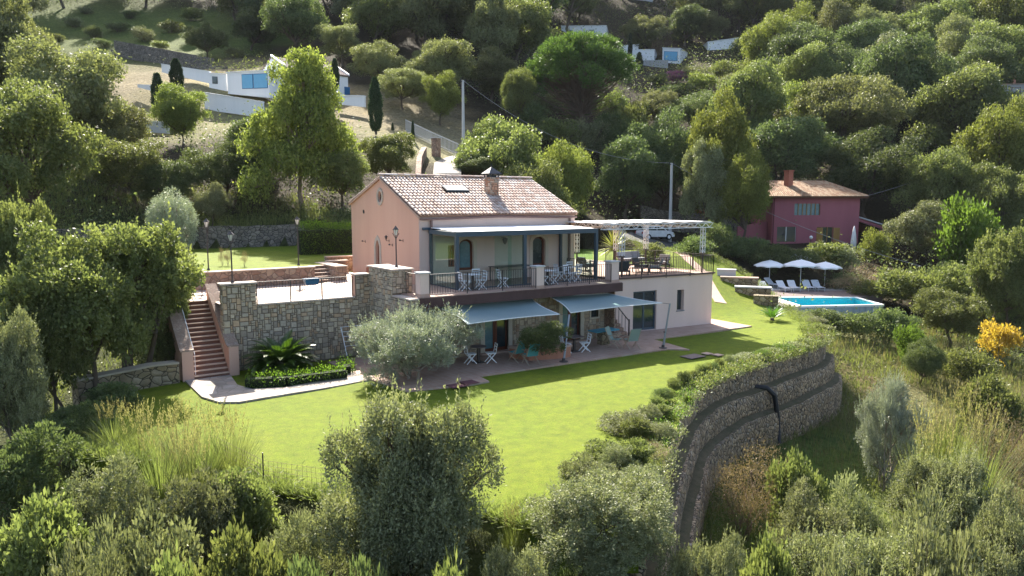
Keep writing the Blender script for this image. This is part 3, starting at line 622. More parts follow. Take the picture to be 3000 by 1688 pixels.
p = MB(); p.bar((4.88, 0, 5.3), (4.88, -.3, 5.32), .03); p.lathe([(.02, -.3), (.1, -.2), (.14, -.05), (.15, 0), (.03, .08)], (4.88, -.3, 5.25), 8); p.build('porch_lantern', IRON, villa)
# gutter beam and downpipes
gt = mat('copper_gutter', (.2, .11, .09), (.13, .075, .065), .5, 3, 20, .1, .003, spec=.5)
p = MB(); p.tube([(-.02, -.14, 6.33), (1.2, -.16, 6.33), (4.6, -.16, 6.42), (8.4, -.16, 6.33), (HX1 + .02, -.14, 6.33)], .055); p.build('gutter', gt, villa)
for x in (.62, 9.4):
    p = MB(); p.tube([(x, -.12, 6.3), (x, -.1, 3.15)], .07, 8); p.build('downpipe', gt, villa)
# lower floor: stone wall under the deck (Y -3.5) with doors
LYW = -3.55
LP_ = lambda u, z, o: (u, LYW - o, z)
doors = [(1.5, 2.85), (6.15, 7.35)]; lowwin = (8.05, 8.55, 1.2, 1.95)
def lhole(u, z): return any(a - .24 < u < b + .24 and z < 2.2 for a, b in doors) or (lowwin[0] - .1 < u < lowwin[1] + .1 and lowwin[2] - .1 < z < lowwin[3] + .1)
mb = wallpanel([(-2.2, -.2), (9.0, -.2), (9.0, 2.72), (-2.2, 2.72)], [[(a, -.1), (b, -.1), (b, 2.1), (a, 2.1)] for a, b in doors] + [[(8.05, 1.2), (8.55, 1.2), (8.55, 1.95), (8.05, 1.95)]], LP_, .4)
lw = fixnormals(mb.build('lower_wall', mat('lime_mortar', (.24, .21, .17), (.18, .155, .13), .95), villa))
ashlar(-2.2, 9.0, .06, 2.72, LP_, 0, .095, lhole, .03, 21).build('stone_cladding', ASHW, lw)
for k, (a, b) in enumerate(doors):
    p = MB(); y = LYW
    for x0, x1, z0_, z1_ in ((a - .22, a, .06, 2.1), (b, b + .22, .06, 2.1), (a - .22, b + .22, 2.1, 2.3)): p.box(x0, x1, y - .05, y + .1, z0_, z1_)
    so = p.build('door_surround', mat('sand_stone', (.5, .44, .36), (.42, .37, .3), .85), villa)
    for q0, q1, mm in ((a, (a + b) / 2 - .04, CURT), ((a + b) / 2 + .04, b, DKGL)):
        p = MB(); 
        for X0, X1, Z0, Z1 in ((q0, q0 + .07, .1, 2.1), (q1 - .07, q1, .1, 2.1), (q0 + .07, q1 - .07, 2.0, 2.1), (q0 + .07, q1 - .07, .1, .26)): p.box(X0, X1, y + .12, y + .18, Z0, Z1)
        o = p.build('glazed_door', WOOD, villa); p = MB(); p.box(q0 + .03, q1 - .03, y + .15, y + .17, .12, 2.08); p.build('pane', mm, o)
    p = MB(); p.box((a + b) / 2 - .04, (a + b) / 2 + .04, y + .1, y + .2, .1, 2.1); p.build('door_post', WOOD, villa)
    p = MB(); p.box(a - .3, b + .3, y - .28, y + .02, .062, .13); p.build('threshold', COPE, villa)
p = MB(); p.box(8.05, 8.55, LYW + .14, LYW + .17, 1.2, 1.95); p.build('lower_window', DKGL, villa)
p = MB(); p.box(7.97, 8.05, LYW - .045, LYW + .1, 1.12, 2.03); p.box(8.55, 8.63, LYW - .045, LYW + .1, 1.12, 2.03); p.box(8.05, 8.55, LYW - .045, LYW + .1, 1.95, 2.03); p.box(8.05, 8.55, LYW - .06, LYW + .1, 1.12, 1.2); p.build('lower_window_surround', mat('sand_stone2', (.5, .44, .36), (.42, .37, .3), .85), villa)
# deck slab over it
p = MB(); p.prism([(-2.28, -4.33), (9.05, -4.72), (9.05, .0), (-2.28, .0)], 2.74, TZ - .03); p.build('deck_slab', mat('slab_render', (.5, .38, .32), (.42, .31, .26), .9), villa)
p = MB(); p.prism([(-2.32, -4.37), (9.09, -4.76), (9.09, -.002), (-2.32, -.002)], TZ - .03, TZ); p.build('deck_paving', PAVE, villa)
p = MB(); p.prism([(-2.33, -4.42), (9.1, -4.81), (9.1, -4.74), (-2.33, -4.345)], 2.64, TZ - .035); p.build('fascia', FASC, villa)
# annex
ap = [(10.0, -3.15), (17.15, -3.82), (17.15, 8.6), (10.0, 8.6)]
an = Vector((17.15 - 10.0, -3.82 + 3.15, 0)); aL = an.length; an.normalize(); ao = Vector((an.y, -an.x, 0))
AP = lambda u, z, o: tuple(Vector((10.0, -3.15, z)) + an * u + ao * o)
dU0, dU1 = 1.35, 3.0
mb = wallpanel([(0, -.2), (aL, -.2), (aL, 3.02), (0, 3.02)], [[(dU0, .08), (dU1, .08), (dU1, 2.28), (dU0, 2.28)], [(4.5, 1.02), (5.02, 1.02), (5.02, 2.2), (4.5, 2.2)]], AP, .3)
fixnormals(mb.build('annex_front_wall', PINKP, villa))
p = MB(); p.prism([(17.148, -3.81), (17.148, 8.6), (16.9, 8.6), (16.9, -3.5)], -.2, 3.019); p.build('annex_side_wall', PINK, villa); p = MB(); p.prism([(10.002, -3.14), (10.3, -2.87), (10.3, 8.6), (10.002, 8.6)], -.2, 3.019); p.build('annex_side_wall', PINK, villa)
p = MB()
for u0, u1, z0_, z1_ in ((dU0, dU0 + .08, .09, 2.28), (dU1 - .08, dU1, .09, 2.28), ((dU0 + dU1) / 2 - .05, (dU0 + dU1) / 2 + .05, .09, 2.28)):
    p.slab([AP(u0, z0_, -.12), AP(u1, z0_, -.12), AP(u1, z1_, -.12), AP(u0, z1_, -.12)], .06, -ao)
for z0_, z1_ in ((2.2, 2.279), (.085, .2)):
    for u0, u1 in ((dU0 + .081, (dU0 + dU1) / 2 - .051), ((dU0 + dU1) / 2 + .051, dU1 - .081)): p.slab([AP(u0, z0_, -.12), AP(u1, z0_, -.12), AP(u1, z1_, -.12), AP(u0, z1_, -.12)], .06, -ao)
o = p.build('annex_door', NAVY, villa); p = MB(); p.slab([AP(dU0, .1, -.15), AP(dU1, .1, -.15), AP(dU1, 2.27, -.15), AP(dU0, 2.27, -.15)], .01, -ao); p.build('pane', DKGL, o)
p = MB(); p.slab([AP(4.5, 1.02, -.24), AP(5.02, 1.02, -.24), AP(5.02, 2.2, -.24), AP(4.5, 2.2, -.24)], .02, -ao); o = p.build('annex_window', DKGL, villa)
p = MB(); p.slab([AP(4.46, .96, .03), AP(5.06, .96, .03), AP(5.06, 1.018, .03), AP(4.46, 1.018, .03)], .2, -ao); p.build('sill', mat('slate_sill', (.2, .2, .21), None, .6), o)
p = MB(); p.prism([(9.9, -3.23), (17.25, -3.94), (17.25, 8.7), (9.9, 8.7)], 3.02, TZ - .002); p.build('terrace_slab', mat('dark_slab_edge', (.12, .08, .075), (.08, .055, .05), .7), villa)
p = MB(); p.prism([(9.9, -3.13), (17.15, -3.84), (17.15, 8.6), (9.9, 8.6)], TZ - .002, TZ + .012); p.build('terrace_paving', PAVE, villa)
# outside steps between the two buildings, with iron balustrade
st = MB()
for k in range(17):
    y1 = -4.5 + k * .25; st.box(9.06, 9.99, y1, y1 + .25 if k < 16 else -.2, .0, .182 * (k + 1) - (.004 if k == 16 else 0), .5)
st.build('outside_steps', RUBP, villa)
hr = MB()
for k in range(0, 17, 1):
    y = -4.4 + k * .25; hr.bar((9.94, y, .182 * (k + 1)), (9.94, y, .182 * (k + 1) + .85), .022)
hr.bar((9.94, -4.45, .95), (9.94, -.4, 3.95), .04); hr.bar((9.94, -4.45, .05), (9.94, -4.45, 1.05), .05); hr.build('stair_balustrade', IRON, villa)
p = MB(); p.box(9.0, 9.055, -4.3, -.2, -.1, 2.73); p.build('stair_side_wall', RUBP, villa)
p = MB(); p.box(9.1, 9.895, -.2, 8.6, 2.9, TZ + .006); p.build('landing', PAVE, villa)

# ------------------------------------------------------------------ railings
def railing(pts, top, name='iron_railing', label='', cat='railing', group=None, step=.125, sides=True, posts=1.6):
    root = empty(name, pts[0], 0, label, cat, group); o0 = Vector(pts[0]); r = MB(); b = MB()
    for a, c in zip(pts[:-1], pts[1:]):
        a, c = Vector(a) - o0, Vector(c) - o0; L = (c - a).length; up = Vector((0, 0, top))
        r.bar(a + up, c + up, .045, .02); r.bar(a + Vector((0, 0, .1)), c + Vector((0, 0, .1)), .03, .012)
        n = max(1, int(L / step))
        for k in range(1, n): p = a.lerp(c, k / n); b.bar(p + Vector((0, 0, .1)), p + up, .016)
        m = max(1, round(L / posts))
        for k in range(m + 1): p = a.lerp(c, k / m); q = MB(); q.bar(p + Vector((0, 0, -.14 if sides else 0)), p + up * .995, .038); q.build('post', IRON, root)
    r.build('rail', IRON, root); b.build('balusters', IRON, root); return root
def pillar(x, y, z0, h, w, label):
    o = empty('pillar', (x, y, z0), 0, label, 'pillar', 'plastered pillars along the deck edge'); p = MB(); p.box(-w / 2, w / 2, -w / 2, w / 2, 0, h)
    p.build('shaft', PINKP, o); p = MB(); p.box(-w / 2 - .05, w / 2 + .05, -w / 2 - .05, w / 2 + .05, h, h + .06); p.build('cap', GRST, o)
    p = MB(); p.box(-w / 2 - .02, w / 2 + .02, -w / 2 - .02, w / 2 + .02, 0, .12); p.build('plinth', COPE, o)
pillar(-1.95, -3.98, TZ, 1.0, .44, 'pink plaster pillar at the left front corner of the deck')
pillar(4.1, -4.22, TZ, 1.0, .44, 'pink plaster pillar in the middle of the deck edge')
pillar(8.8, -4.3, TZ, 1.02, .5, 'pink plaster pillar at the right front corner of the deck')
railing([(-1.72, -4.2, TZ), (3.87, -4.4, TZ)], .95, label='iron railing on the deck edge left of the middle pillar', group='railings of the villa')
railing([(4.34, -4.42, TZ), (8.5, -4.56, TZ)], .95, label='iron railing on the deck edge between the middle pillar and the right pillar', group='railings of the villa')
railing([(-2.1, -2.7, TZ), (-2.1, -3.75, TZ)], .95, label='short iron railing between the tall stone pier and the left deck pillar', group='railings of the villa')
railing([(10.05, -3.2, TZ), (17.12, -3.88, TZ), (17.2, 5.5, TZ)], 1.0, label='long iron railing round the right hand terrace above the annex', group='railings of the villa', sides=True)
railing([(9.1, -4.2, TZ), (9.1, -.3, TZ)], .95, label='iron railing beside the stair opening right of the deck', group='railings of the villa')

# ------------------------------------------------------------------ left terrace, its walls and stairs
LT = 2.8
tw = empty('terrace_wall', (-9.6, -.2, 0), 0, 'grey cut stone retaining wall under the left terrace, with raised end piers', 'stone wall')
o_ = Vector((9.6, .2, 0))
core = MB(); core.box(-9.38, -2.35, -.16, .25, -.2, LT - .06, .005); core.box(-9.38, -8.0, -.16, .25, LT - .06, 3.7, .005); core.box(-3.45, -2.35, -.16, .25, LT - .06, 3.78, .005)
core.box(-2.72, -2.3, -4.25, -.16, -.2, 3.0, .005); core.box(-2.74, -1.75, -2.6, -.1, 3.0, 4.15, .005)
for k in range(len(core.v)): core.v[k] = tuple(Vector(core.v[k]) + o_)
core.build('core', ASH, tw)
sh = lambda f: (lambda u, z, o: tuple(Vector(f(u, z, o)) + o_))
TWF = sh(lambda u, z, o: (u, -.162 - o, z))
top = lambda u: 3.7 if u < -8.0 else (3.78 if u > -3.42 else LT - .06)
cl = ashlar(-9.39, -2.75, .0, 3.78, TWF, 0, .095, lambda u, z: z > top(u), .045, 77)
ashlar(-.2, .25, .0, 3.7, sh(lambda u, z, o: (-9.382 - o, .05 - u, z)), 0, .1, None, .03, 78, cl)
ashlar(-4.25, -.2, .0, 4.15, sh(lambda u, z, o: (-2.742 - o, u, z)), 0, .1, lambda u, z: z > (4.15 if u > -2.6 else 3.0), .04, 79, cl)
ashlar(-2.74, -1.75, 3.12, 4.15, sh(lambda u, z, o: (u, -2.602 - o, z)), 0, .1, None, .035, 80, cl)
ashlar(-2.76, -2.3, .0, 2.98, sh(lambda u, z, o: (u, -4.252 - o, z)), 0, .1, None, .03, 81, cl)
cl.build('cut_stone_facing', ASH, tw)
cp = MB()
for x0, x1, y0, y1, z in ((-9.47, -7.94, -.28, .34, 3.7), (-3.5, -2.75, -.28, .34, 3.78), (-2.83, -1.68, -2.7, -.02, 4.15), (-7.93, -3.51, -.26, .3, LT - .06), (-2.8, -2.33, -4.4, -2.71, 3.0)):
    cp.box(x0 + 9.6, x1 + 9.6, y0 + .2, y1 + .2, z, z + .07)
cp.build('coping', mat('pale_coping', (.48, .4, .34), (.4, .33, .28), .8, 3, 20), tw)
oe = MB(); oe.box(-3.47 + 9.6, -3.452 + 9.6, .05, .44, LT, 3.78); oe.build('plaster_end', PINK, tw)
lt = MB(); lt.add([(-9.3, .25, LT), (-3.0, .25, LT), (.0, -.0, 3.04), (.0, 9.0, 3.04), (-3, 9.0, LT), (-9.3, 9.0, LT), (-2.3, -.1, 2.85)], [(0, 1, 4, 5), (1, 6, 2, 3, 4)]).build('terrace_paving', PAVL); lt = bpy.data.objects['terrace_paving.001'] if 'terrace_paving.001' in bpy.data.objects else bpy.data.objects['terrace_paving']
struct(lt); lt.name = 'upper_terrace'
ldg = MB(); ldg.box(-11.2, -9.302, 2.61, 9.6, -.2, LT - .006); struct(ldg.build('stair_landing', PAVL))
railing([(-7.9, 0.02, LT + .01), (-3.52, 0.02, LT + .01)], .92, label='white topped iron railing along the left terrace between two stone piers', group='railings of the villa', sides=False)
# big stair
COPB = rubble('brick_coping', 8, [(0.375, 0.270, 0.210), (0.315, 0.217, 0.165), (0.420, 0.330, 0.270)], (0.225, 0.165, 0.128), 1, .08, .4, .01)
sx0, sx1, sy0, run = -10.78, -9.42, -1.0, .21
stair = empty('garden_staircase', (sx0, sy0, 0), 0, 'long flight of reddish stone steps climbing from the lawn to the left terrace', 'staircase')
a = MB(); b = MB()
for k in range(17):
    y = k * run; a.box(0, sx1 - sx0, y, 3.6 if k == 16 else y + run + .3, 0 if k == 0 else .165 * k - .02, .165 * (k + 1) - .035); b.box(-.0, sx1 - sx0, y - .02, y + run + (0 if k < 16 else .1), .165 * (k + 1) - .034, .165 * (k + 1))
RISE = mat('brick_riser', (.2, .095, .065), (.14, .066, .047), .9, 4, 30, .3); a.build('risers', RISE, stair); b.build('nosings', mat('pale_nosing', (.5, .37, .29), (.43, .31, .24), .8, 3, 20), stair)
def slopewall(x0, x1, label, pl, hp):
    q = MB(); ys = [0, .25, 3.7, 3.9]; zs = [1.15, 1.15, LT + .95, LT + .95] if hp else [1.2, 1.2, LT + .75, LT + .75]
    if hp: ys, zs = [0, .3, 3.65], [1.2, 1.25, 3.45]
    poly = [(x0, y, -.2) for y in (ys[0], ys[-1])] + [(x0, y, z) for y, z in zip(reversed(ys), reversed(zs))]
    q.slab(poly, x1 - x0, (1, 0, 0)); o = fixnormals(q.build(label, pl, stair)); q = MB()
    for (ya, za), (yb, zb) in zip(zip(ys, zs), zip(ys[1:], zs[1:])):
        q.slab([(x0 - .04, ya, za + .003), (x0 - .04, yb, zb + .003), (x0 - .04, yb, zb + .06), (x0 - .04, ya, za + .06)], x1 - x0 + .08, (1, 0, 0))
    fixnormals(q.build('coping', COPB, o))
slopewall(-.44, -.01, 'left_side_wall', PINK, False)
q = MB(); q.box(-.44, -.01, 3.9, 9.4, 2.2, 3.5); o = q.build('landing_wall', PINK, stair); q = MB(); q.box(-.47, .02, 3.905, 9.42, 3.503, 3.56); q.build('coping', COPB, o)
slopewall(sx1 - sx0 + .01, sx1 - sx0 + .4, 'right_side_wall', PINK, True)
q = MB(); q.tube([(.06, .1, 1.05), (.06, 3.55, LT + .92), (.06, 5.2, LT + .92)], .018, 6); 
for y, z in ((.1, .2), (1.7, 1.45), (3.55, LT + .1), (5.2, LT + .1)): q.tube([(.06, y, z), (.06, y, z + .85)], .014, 6)
q.build('handrail', WMET, stair)
# low wall in front of the upper lawn, with garden steps
lowall = empty('low_garden_wall', (-9, 6.45, LT), 0, 'low pinkish rubble wall with a pale top holding up the small upper lawn', 'stone wall')
q = MB(); q.box(0, 6.0, 0, .4, -.3, .84); q.box(-.0, .4, .4, 2.8, -.3, .84); q.box(7.0, 7.6, -.5, 2.6, -.3, .84); q.box(7.6, 8.9, 2.4, 2.8, -.3, .9); q.build('rubble', RUBP, lowall)
q = MB(); q.box(-.06, 6.05, -.05, .45, .84, .9); q.box(-.06, .45, .45, 2.8, .84, .9); q.box(6.95, 7.66, -.56, 2.66, .84, .9); q.box(7.66, 8.9, 2.36, 2.86, .9, .96); q.build('coping', mat('pale_coping2', (.46, .37, .29), (.4, .32, .26), .8, 3, 20), lowall)
def steps(x, y, z, w, n, label, dy=.3, dz=.17, sk=0):
    s = empty('garden_steps', (x, y, z), 0, label, 'steps', 'short flights up to the small lawn'); a, b = MB(), MB()
    for k in range(n): a.box(0, w, k * dy, n * dy, -.2 if k == 0 else dz * k - .02, dz * (k + 1) - .035); b.box(0, w, k * dy - .02, k * dy + dy, dz * (k + 1) - .034, dz * (k + 1))
    a.build('risers', RUBP, s); b.build('nosings', MATS['pale_nosing'], s)
steps(-2.98, 6.2, LT, .96, 5, 'short garden steps right of the low wall, near the pink gable')
steps(-10.7, 7.9, LT, 1.65, 5, 'short garden steps left of the low wall, at the head of the long staircase')
# back wall of the upper lawn and boundary hedge
def wallseg(name, pts, h, th, mt, label, cat='stone wall', group=None, base=None, cope=None, sub=1.0, jag=.06, below=.6):
    """a masonry wall following the ground along pts"""
    rg = random.Random(len(pts) * 7 + int(h * 10)); root = empty(name, (pts[0][0], pts[0][1], base if base is not None else gz(*pts[0])), 0, label, cat, group); O = root.location.copy()
    P_ = []
    for a, c in zip(pts[:-1], pts[1:]):
        a, c = Vector(a), Vector(c); n = max(1, int((c - a).length / sub))
        for k in range(n): P_.append(a.lerp(c, k / n))
    P_.append(Vector(pts[-1])); vs = []; cv = []
    for i, p in enumerate(P_):
        d = (P_[min(i + 1, len(P_) - 1)] - P_[max(i - 1, 0)]).normalized(); n = Vector((-d[1], d[0])) * th / 2; z = base if base is not None else gz(p[0], p[1]); zt = z + h + rg.uniform(-jag, jag)
        for s, zz in ((1, z - below), (1, zt), (-1, zt), (-1, z - below)): vs.append((p[0] + n[0] * s - O.x, p[1] + n[1] * s - O.y, zz - O.z))
    fs = [(i * 4 + a, i * 4 + a + 1, i * 4 + 5 + a, i * 4 + 4 + a) for i in range(len(P_) - 1) for a in range(3)] + [(0, 3, 2, 1), tuple(len(vs) - 4 + k for k in range(4))]
    fixnormals(MB().add(vs, fs).build('masonry', mt, root))
    if cope:
        c = MB(); k = 1.0 + .1 / th
        for i in range(len(P_) - 1):
            def e(j, s, up): 
                p = P_[j]; q = Vector(vs[j * 4 + (1 if s > 0 else 2)]); pc = Vector((p[0] - O.x, p[1] - O.y, q.z)); return pc + (q - pc) * k + Vector((0, 0, up))
            c.add([e(i, 1, .002), e(i + 1, 1, .002), e(i + 1, -1, .002), e(i, -1, .002), e(i, 1, .07), e(i + 1, 1, .07), e(i + 1, -1, .07), e(i, -1, .07)], [(0, 1, 2, 3), (7, 6, 5, 4), (0, 4, 5, 1), (1, 5, 6, 2), (2, 6, 7, 3), (3, 7, 4, 0)])
        fixnormals(c.build('coping', cope, root))
    return root
wallseg('dry_stone_wall', [(-15, 24.2), (-8, 23.7), (-2, 23.4), (2.2, 23.3)], 1.8, .5, RUBD, 'dark dry stone retaining wall behind the small upper lawn', base=3.6, below=.4)
wallseg('dry_stone_wall', [(2.2, 23.5), (6.5, 23.4), (14, 24.5)], 1.25, .5, RUBD, 'lower dark dry stone wall carrying on behind the clipped hedge', base=3.7, below=.6)
wallseg('yellow_stone_wall', [(-15.0, -1.8), (-13.4, -1.2), (-11.4, -.8)], .75, .5, RUBY, 'low yellowish stone wall left of the staircase foot', base=0.05, below=.6, cope=mat('ochre_cope', (.4, .36, .28), None, .9))

# ------------------------------------------------------------------ dark metal pergola on the deck
pg = empty('pergola', (.45, -2.85, TZ), 0, 'dark blue steel pergola with a white roof and glass panels over the deck', 'pergola')
PZ = 2.7; fr = MB(); X1, XM = 8.3, 3.78; Yb = 2.72
for nm, x, y, wd in (('post', 0, 0, .16), ('post', XM, -.12, .16), ('post', X1, -.25, .16), ('post', .12, Yb, .12), ('post', X1, Yb, .14)):
    q = MB(); q.box(x - wd / 2, x + wd / 2, y - wd / 2, y + wd / 2, 0, PZ - .24 if y < 1 else PZ - .15); q.build(nm, NAVY, pg)
q = MB(); q.bar((-.08, 0, PZ - .12), (X1 + .08, -.25, PZ - .12), .14, .235); q.build('front_beam', NAVY, pg)
q = MB(); q.bar((0, .075, PZ - .12), (.06, Yb, PZ - .08), .12, .2); q.build('side_beam', NAVY, pg); q = MB(); q.bar((X1, -.17, PZ - .12), (X1, Yb, PZ - .08), .12, .2); q.build('side_beam', NAVY, pg)
q = MB(); q.bar((-.3, Yb + .04, PZ + .06), (X1 + .3, Yb + .04, PZ + .06), .1, .12); q.build('wall_beam', NAVY, pg)
q = MB(); q.add([(.12, .09, PZ - .03), (X1 - .05, -.16, PZ - .03), (X1 - .05, Yb - .04, PZ + .09), (.12, Yb - .04, PZ + .09), (.12, .09, PZ - .0), (X1 - .05, -.16, PZ - .0), (X1 - .05, Yb - .04, PZ + .12), (.12, Yb - .04, PZ + .12)],
      [(0, 3, 2, 1), (4, 5, 6, 7), (0, 1, 5, 4), (1, 2, 6, 5), (2, 3, 7, 6), (3, 0, 4, 7)]); q.build('white_roof', WHITE, pg)
q = MB()
for k in range(1, 9): x = k * X1 / 9; q.bar((x, .0, PZ - .08), (x, Yb - .1, PZ + .0), .05, .08)
q.build('rafters', NAVY, pg)
for x in (2.0, 2.75): 
    q = MB(); q.box(x, x + .98, -.1 - x * .03, -.088 - x * .03, .06, PZ - .25); q.build('glass_panel', GLASS, pg)
q = MB(); q.box(-.01, .0, .1, Yb - .1, .06, PZ - .25); q.build('glass_panel', GLASS, pg)
q = MB(); q.box(X1 - .01, X1, .0, Yb - .1, .06, PZ - .25); q.build('glass_panel', GLASS, pg)
q = MB(); q.bar((0, 0, .03), (X1, -.25, .03), .08, .05); q.bar((0, .05, .03), (.1, Yb, .03), .08, .05); q.build('floor_track', NAVY, pg)

# ------------------------------------------------------------------ white lattice canopy on the right terrace
def truss(mb, p, q, s=.26, step=.3, r=.013, ch=.018, tri=False):
    p, q = Vector(p), Vector(q); d = (q - p); L = d.length; d.normalize(); up = Vector((0, 0, 1)) if abs(d.z) < .9 else Vector((0, 1, 0)); a = d.cross(up).normalized() * s / 2; b = a.cross(d).normalized() * s / 2
    cs = [a + b, a - b, -a - b, -a + b]
    for c in cs: mb.tube([p + c, q + c], ch, 5)
    n = max(1, round(L / step))
    for k in range(n):
        for i in range(4):
            c0, c1 = cs[i], cs[(i + 1) % 4]; t0, t1 = k / n, (k + 1) / n
            if k % 2: c0, c1 = c1, c0
            mb.tube([p + d * L * t0 + c0, p + d * L * t1 + c1], r, 4, False)
cn = empty('lattice_canopy', (9.2, -3.35, TZ), 0, 'white lattice truss canopy with a flat cloth roof over the right hand terrace', 'canopy')
for x, y in ((1.55, .4), (7.15, -.35), (1.55, 4.2), (7.15, 4.2), (4.6, 4.2)):
    q = MB(); truss(q, (x, y, 1.15), (x, y, 2.62), .2, .24, .012, .016); lp = q.build('lattice_post', WMET, cn); q = MB(); q.bar((x, y, 0), (x, y, 1.15), .07); q.box(x - .12, x + .12, y - .12, y + .12, 1.1, 1.15); q.build('post_foot', IRON, lp)
q = MB(); truss(q, (.0, .3, 2.74), (7.75, -.45, 2.74), .26); q.build('front_truss', WMET, cn)
q = MB(); truss(q, (.0, 4.25, 2.74), (7.75, 4.25, 2.74), .26); q.build('rear_truss', WMET, cn)
for x in (1.55, 7.15): q = MB(); truss(q, (x, .1, 2.74), (x, 4.1, 2.74), .24); q.build('side_truss', WMET, cn)
q = MB(); n = 26
for k in range(n):
    x0, x1 = .0 + 7.7 * k / n, .0 + 7.7 * (k + .97) / n; za, zb = 2.93 + .02 * math.sin(k * 1.9), 2.93 + .02 * math.sin(k * 1.9 + 1)
    q.add([(x0, .3 - .1 * x0, za), (x1, .3 - .1 * x1, zb), (x1, 4.4, zb), (x0, 4.4, za), (x0, .3 - .1 * x0, za + .03), (x1, .3 - .1 * x1, zb + .03), (x1, 4.4, zb + .03), (x0, 4.4, za + .03)], [(0, 3, 2, 1), (4, 5, 6, 7), (0, 1, 5, 4), (1, 2, 6, 5), (2, 3, 7, 6), (3, 0, 4, 7)])
q.build('cloth_roof', mat('white_canvas', (.78, .77, .75), (.7, .69, .67), .9, 3, 30, .1, .003), cn)

# ------------------------------------------------------------------ lamp posts
def lamp_post(x, y, z, h, label):
    o = empty('lamp_post', (x, y, z), 0, label, 'lamp post', 'lantern posts round the left terrace'); q = MB(); q.lathe([(.09, 0), (.07, .06), (.035, .12), (.03, h * .5), (.028, h), (.05, h + .02)], n=10); q.build('post', IRON, o)
    q = MB(); q.lathe([(.05, h + .03), (.12, h + .28)], n=6); q.build('lantern_glass', mat('frosted_lantern', (.75, .73, .68), None, .3, 3, 9, 0, spec=.6), o)
    q = MB(); q.lathe([(.16, h + .281), (.15, h + .3), (.05, h + .4), (.02, h + .46)], n=6); 
    for k in range(6): a = k * math.pi / 3; q.bar((.05 * math.cos(a), .05 * math.sin(a), h + .02), (.125 * math.cos(a), .125 * math.sin(a), h + .285), .014)
    for k in range(4): a = k * math.pi / 2 + .4; q.bar((.02 * math.cos(a), .02 * math.sin(a), h - .12), (.2 * math.cos(a), .2 * math.sin(a), h + .12), .016)
    q.build('lantern_frame', IRON, o)
def at(px, py, z): p = G(px, py, z); return float(p[0]), float(p[1]), z
x, y, z = at(645, 820, 3.77); lamp_post(-8.9, -.0, 3.77, 1.75, 'lantern post standing on the left stone pier above the staircase')
x, y, z = at(611, 792, 3.74); lamp_post(x, y, z, 2.15, 'lantern post on the left end of the low garden wall')
x, y, z = at(875, 778, 3.74); lamp_post(x, y, z, 2.2, 'lantern post near the right hand garden steps')
lamp_post(-2.1, -1.75, 4.22, 1.42, 'lantern post on the tall stone pier in front of the pink gable')
for i, (px, py, zz, lb) in enumerate([(592, 866, LT, 'dark weighted parasol base on the pale landing above the long staircase'), (880, 850, LT, 'dark weighted parasol base on the left terrace below the blue planter')]):
    x, y, z = at(px, py, zz); o = empty('umbrella_stand', (x, y, z), 0, lb, 'parasol base', 'parasol bases on the left terrace'); q = MB(); q.bar((-.22, 0, .02), (.22, 0, .02), .1, .03); q.bar((0, -.22, .021), (0, .22, .021), .1, .034); q.build('foot', IRON, o)
    q = MB(); q.tube([(0, 0, .03), (.02, 0, .55)], .025); q.build('tube', IRON, o)
px_, py_, _z = at(904, 826, LT + .6); o = empty('planter_box', (px_, py_, LT), 0, 'blue plastic planter box hooked on the terrace railing', 'planter')
x = -5.5; o.location = (-5.45, .06, LT); q = MB(); q.add([(-.28, -.1, .66), (.28, -.1, .66), (.28, .1, .66), (-.28, .1, .66), (-.34, -.14, .93), (.34, -.14, .93), (.34, .14, .93), (-.34, .14, .93)], [(0, 3, 2, 1), (0, 1, 5, 4), (1, 2, 6, 5), (2, 3, 7, 6), (3, 0, 4, 7), (4, 5, 6, 7)]); q.build('trough', BLUE, o)
q = MB(); q.box(-.37, .37, -.17, -.142, .9, .95); q.box(-.37, .37, .142, .17, .9, .95); q.build('rim', BLUE, o)

# ------------------------------------------------------------------ shade sails
SAIL = None
def sailmat():
    M, T, N, L, P = newmat('shade_cloth'); co = coords(N); n = noise(N, L, 1.5, 4, .6, co)
    c = mixcol(N, L, n, (.19, .265, .275), (.225, .305, .315)); L.new(c, P.inputs['Base Color']); P.inputs['Roughness'].default_value = .85
    tr = N.new('ShaderNodeBsdfTranslucent'); L.new(c, tr.inputs[0]); mx = N.new('ShaderNodeMixShader'); mx.inputs[0].default_value = .12; L.new(P.outputs[0], mx.inputs[1]); L.new(tr.outputs[0], mx.inputs[2]); L.new(mx.outputs[0], N['Material Output'].inputs[0]); return M
SAIL = sailmat()
def sail(c, label, pull=.09, sag=.18):
    a, b, c_, d = [Vector(map(float, p)) for p in c]; O = a.copy(); o = empty('shade_sail', O, 0, label, 'shade sail', 'blue grey shade sails over the patio'); n = 20; vs = []; ctr = (a + b + c_ + d) / 4
    for i in range(n + 1):
        for j in range(n + 1):
            u, v = i / n, j / n; p = a * (1 - u) * (1 - v) + b * u * (1 - v) + c_ * u * v + d * (1 - u) * v
            U = u * (1 - u) * 4; V_ = v * (1 - v) * 4; k = pull * (U * (abs(2 * v - 1) ** 2) + V_ * (abs(2 * u - 1) ** 2))
            p = p.lerp(ctr, k); p.z -= sag * U * V_; vs.append(p - O)
    fs = [(i * (n + 1) + j, (i + 1) * (n + 1) + j, (i + 1) * (n + 1) + j + 1, i * (n + 1) + j + 1) for i in range(n) for j in range(n)]
    s = MB().add(vs, fs).build('cloth', SAIL, o, smooth=True); e = MB(); row = lambda k: vs[k]
    ring = [vs[i * (n + 1)] for i in range(n + 1)] + [vs[n * (n + 1) + j] for j in range(1, n + 1)] + [vs[i * (n + 1) + n] for i in range(n - 1, -1, -1)] + [vs[j] for j in range(n - 1, -1, -1)]
    e.tube(ring, .022, 5, False); e.build('hem', mat('white_webbing', (.7, .72, .74), None, .8), o); return o
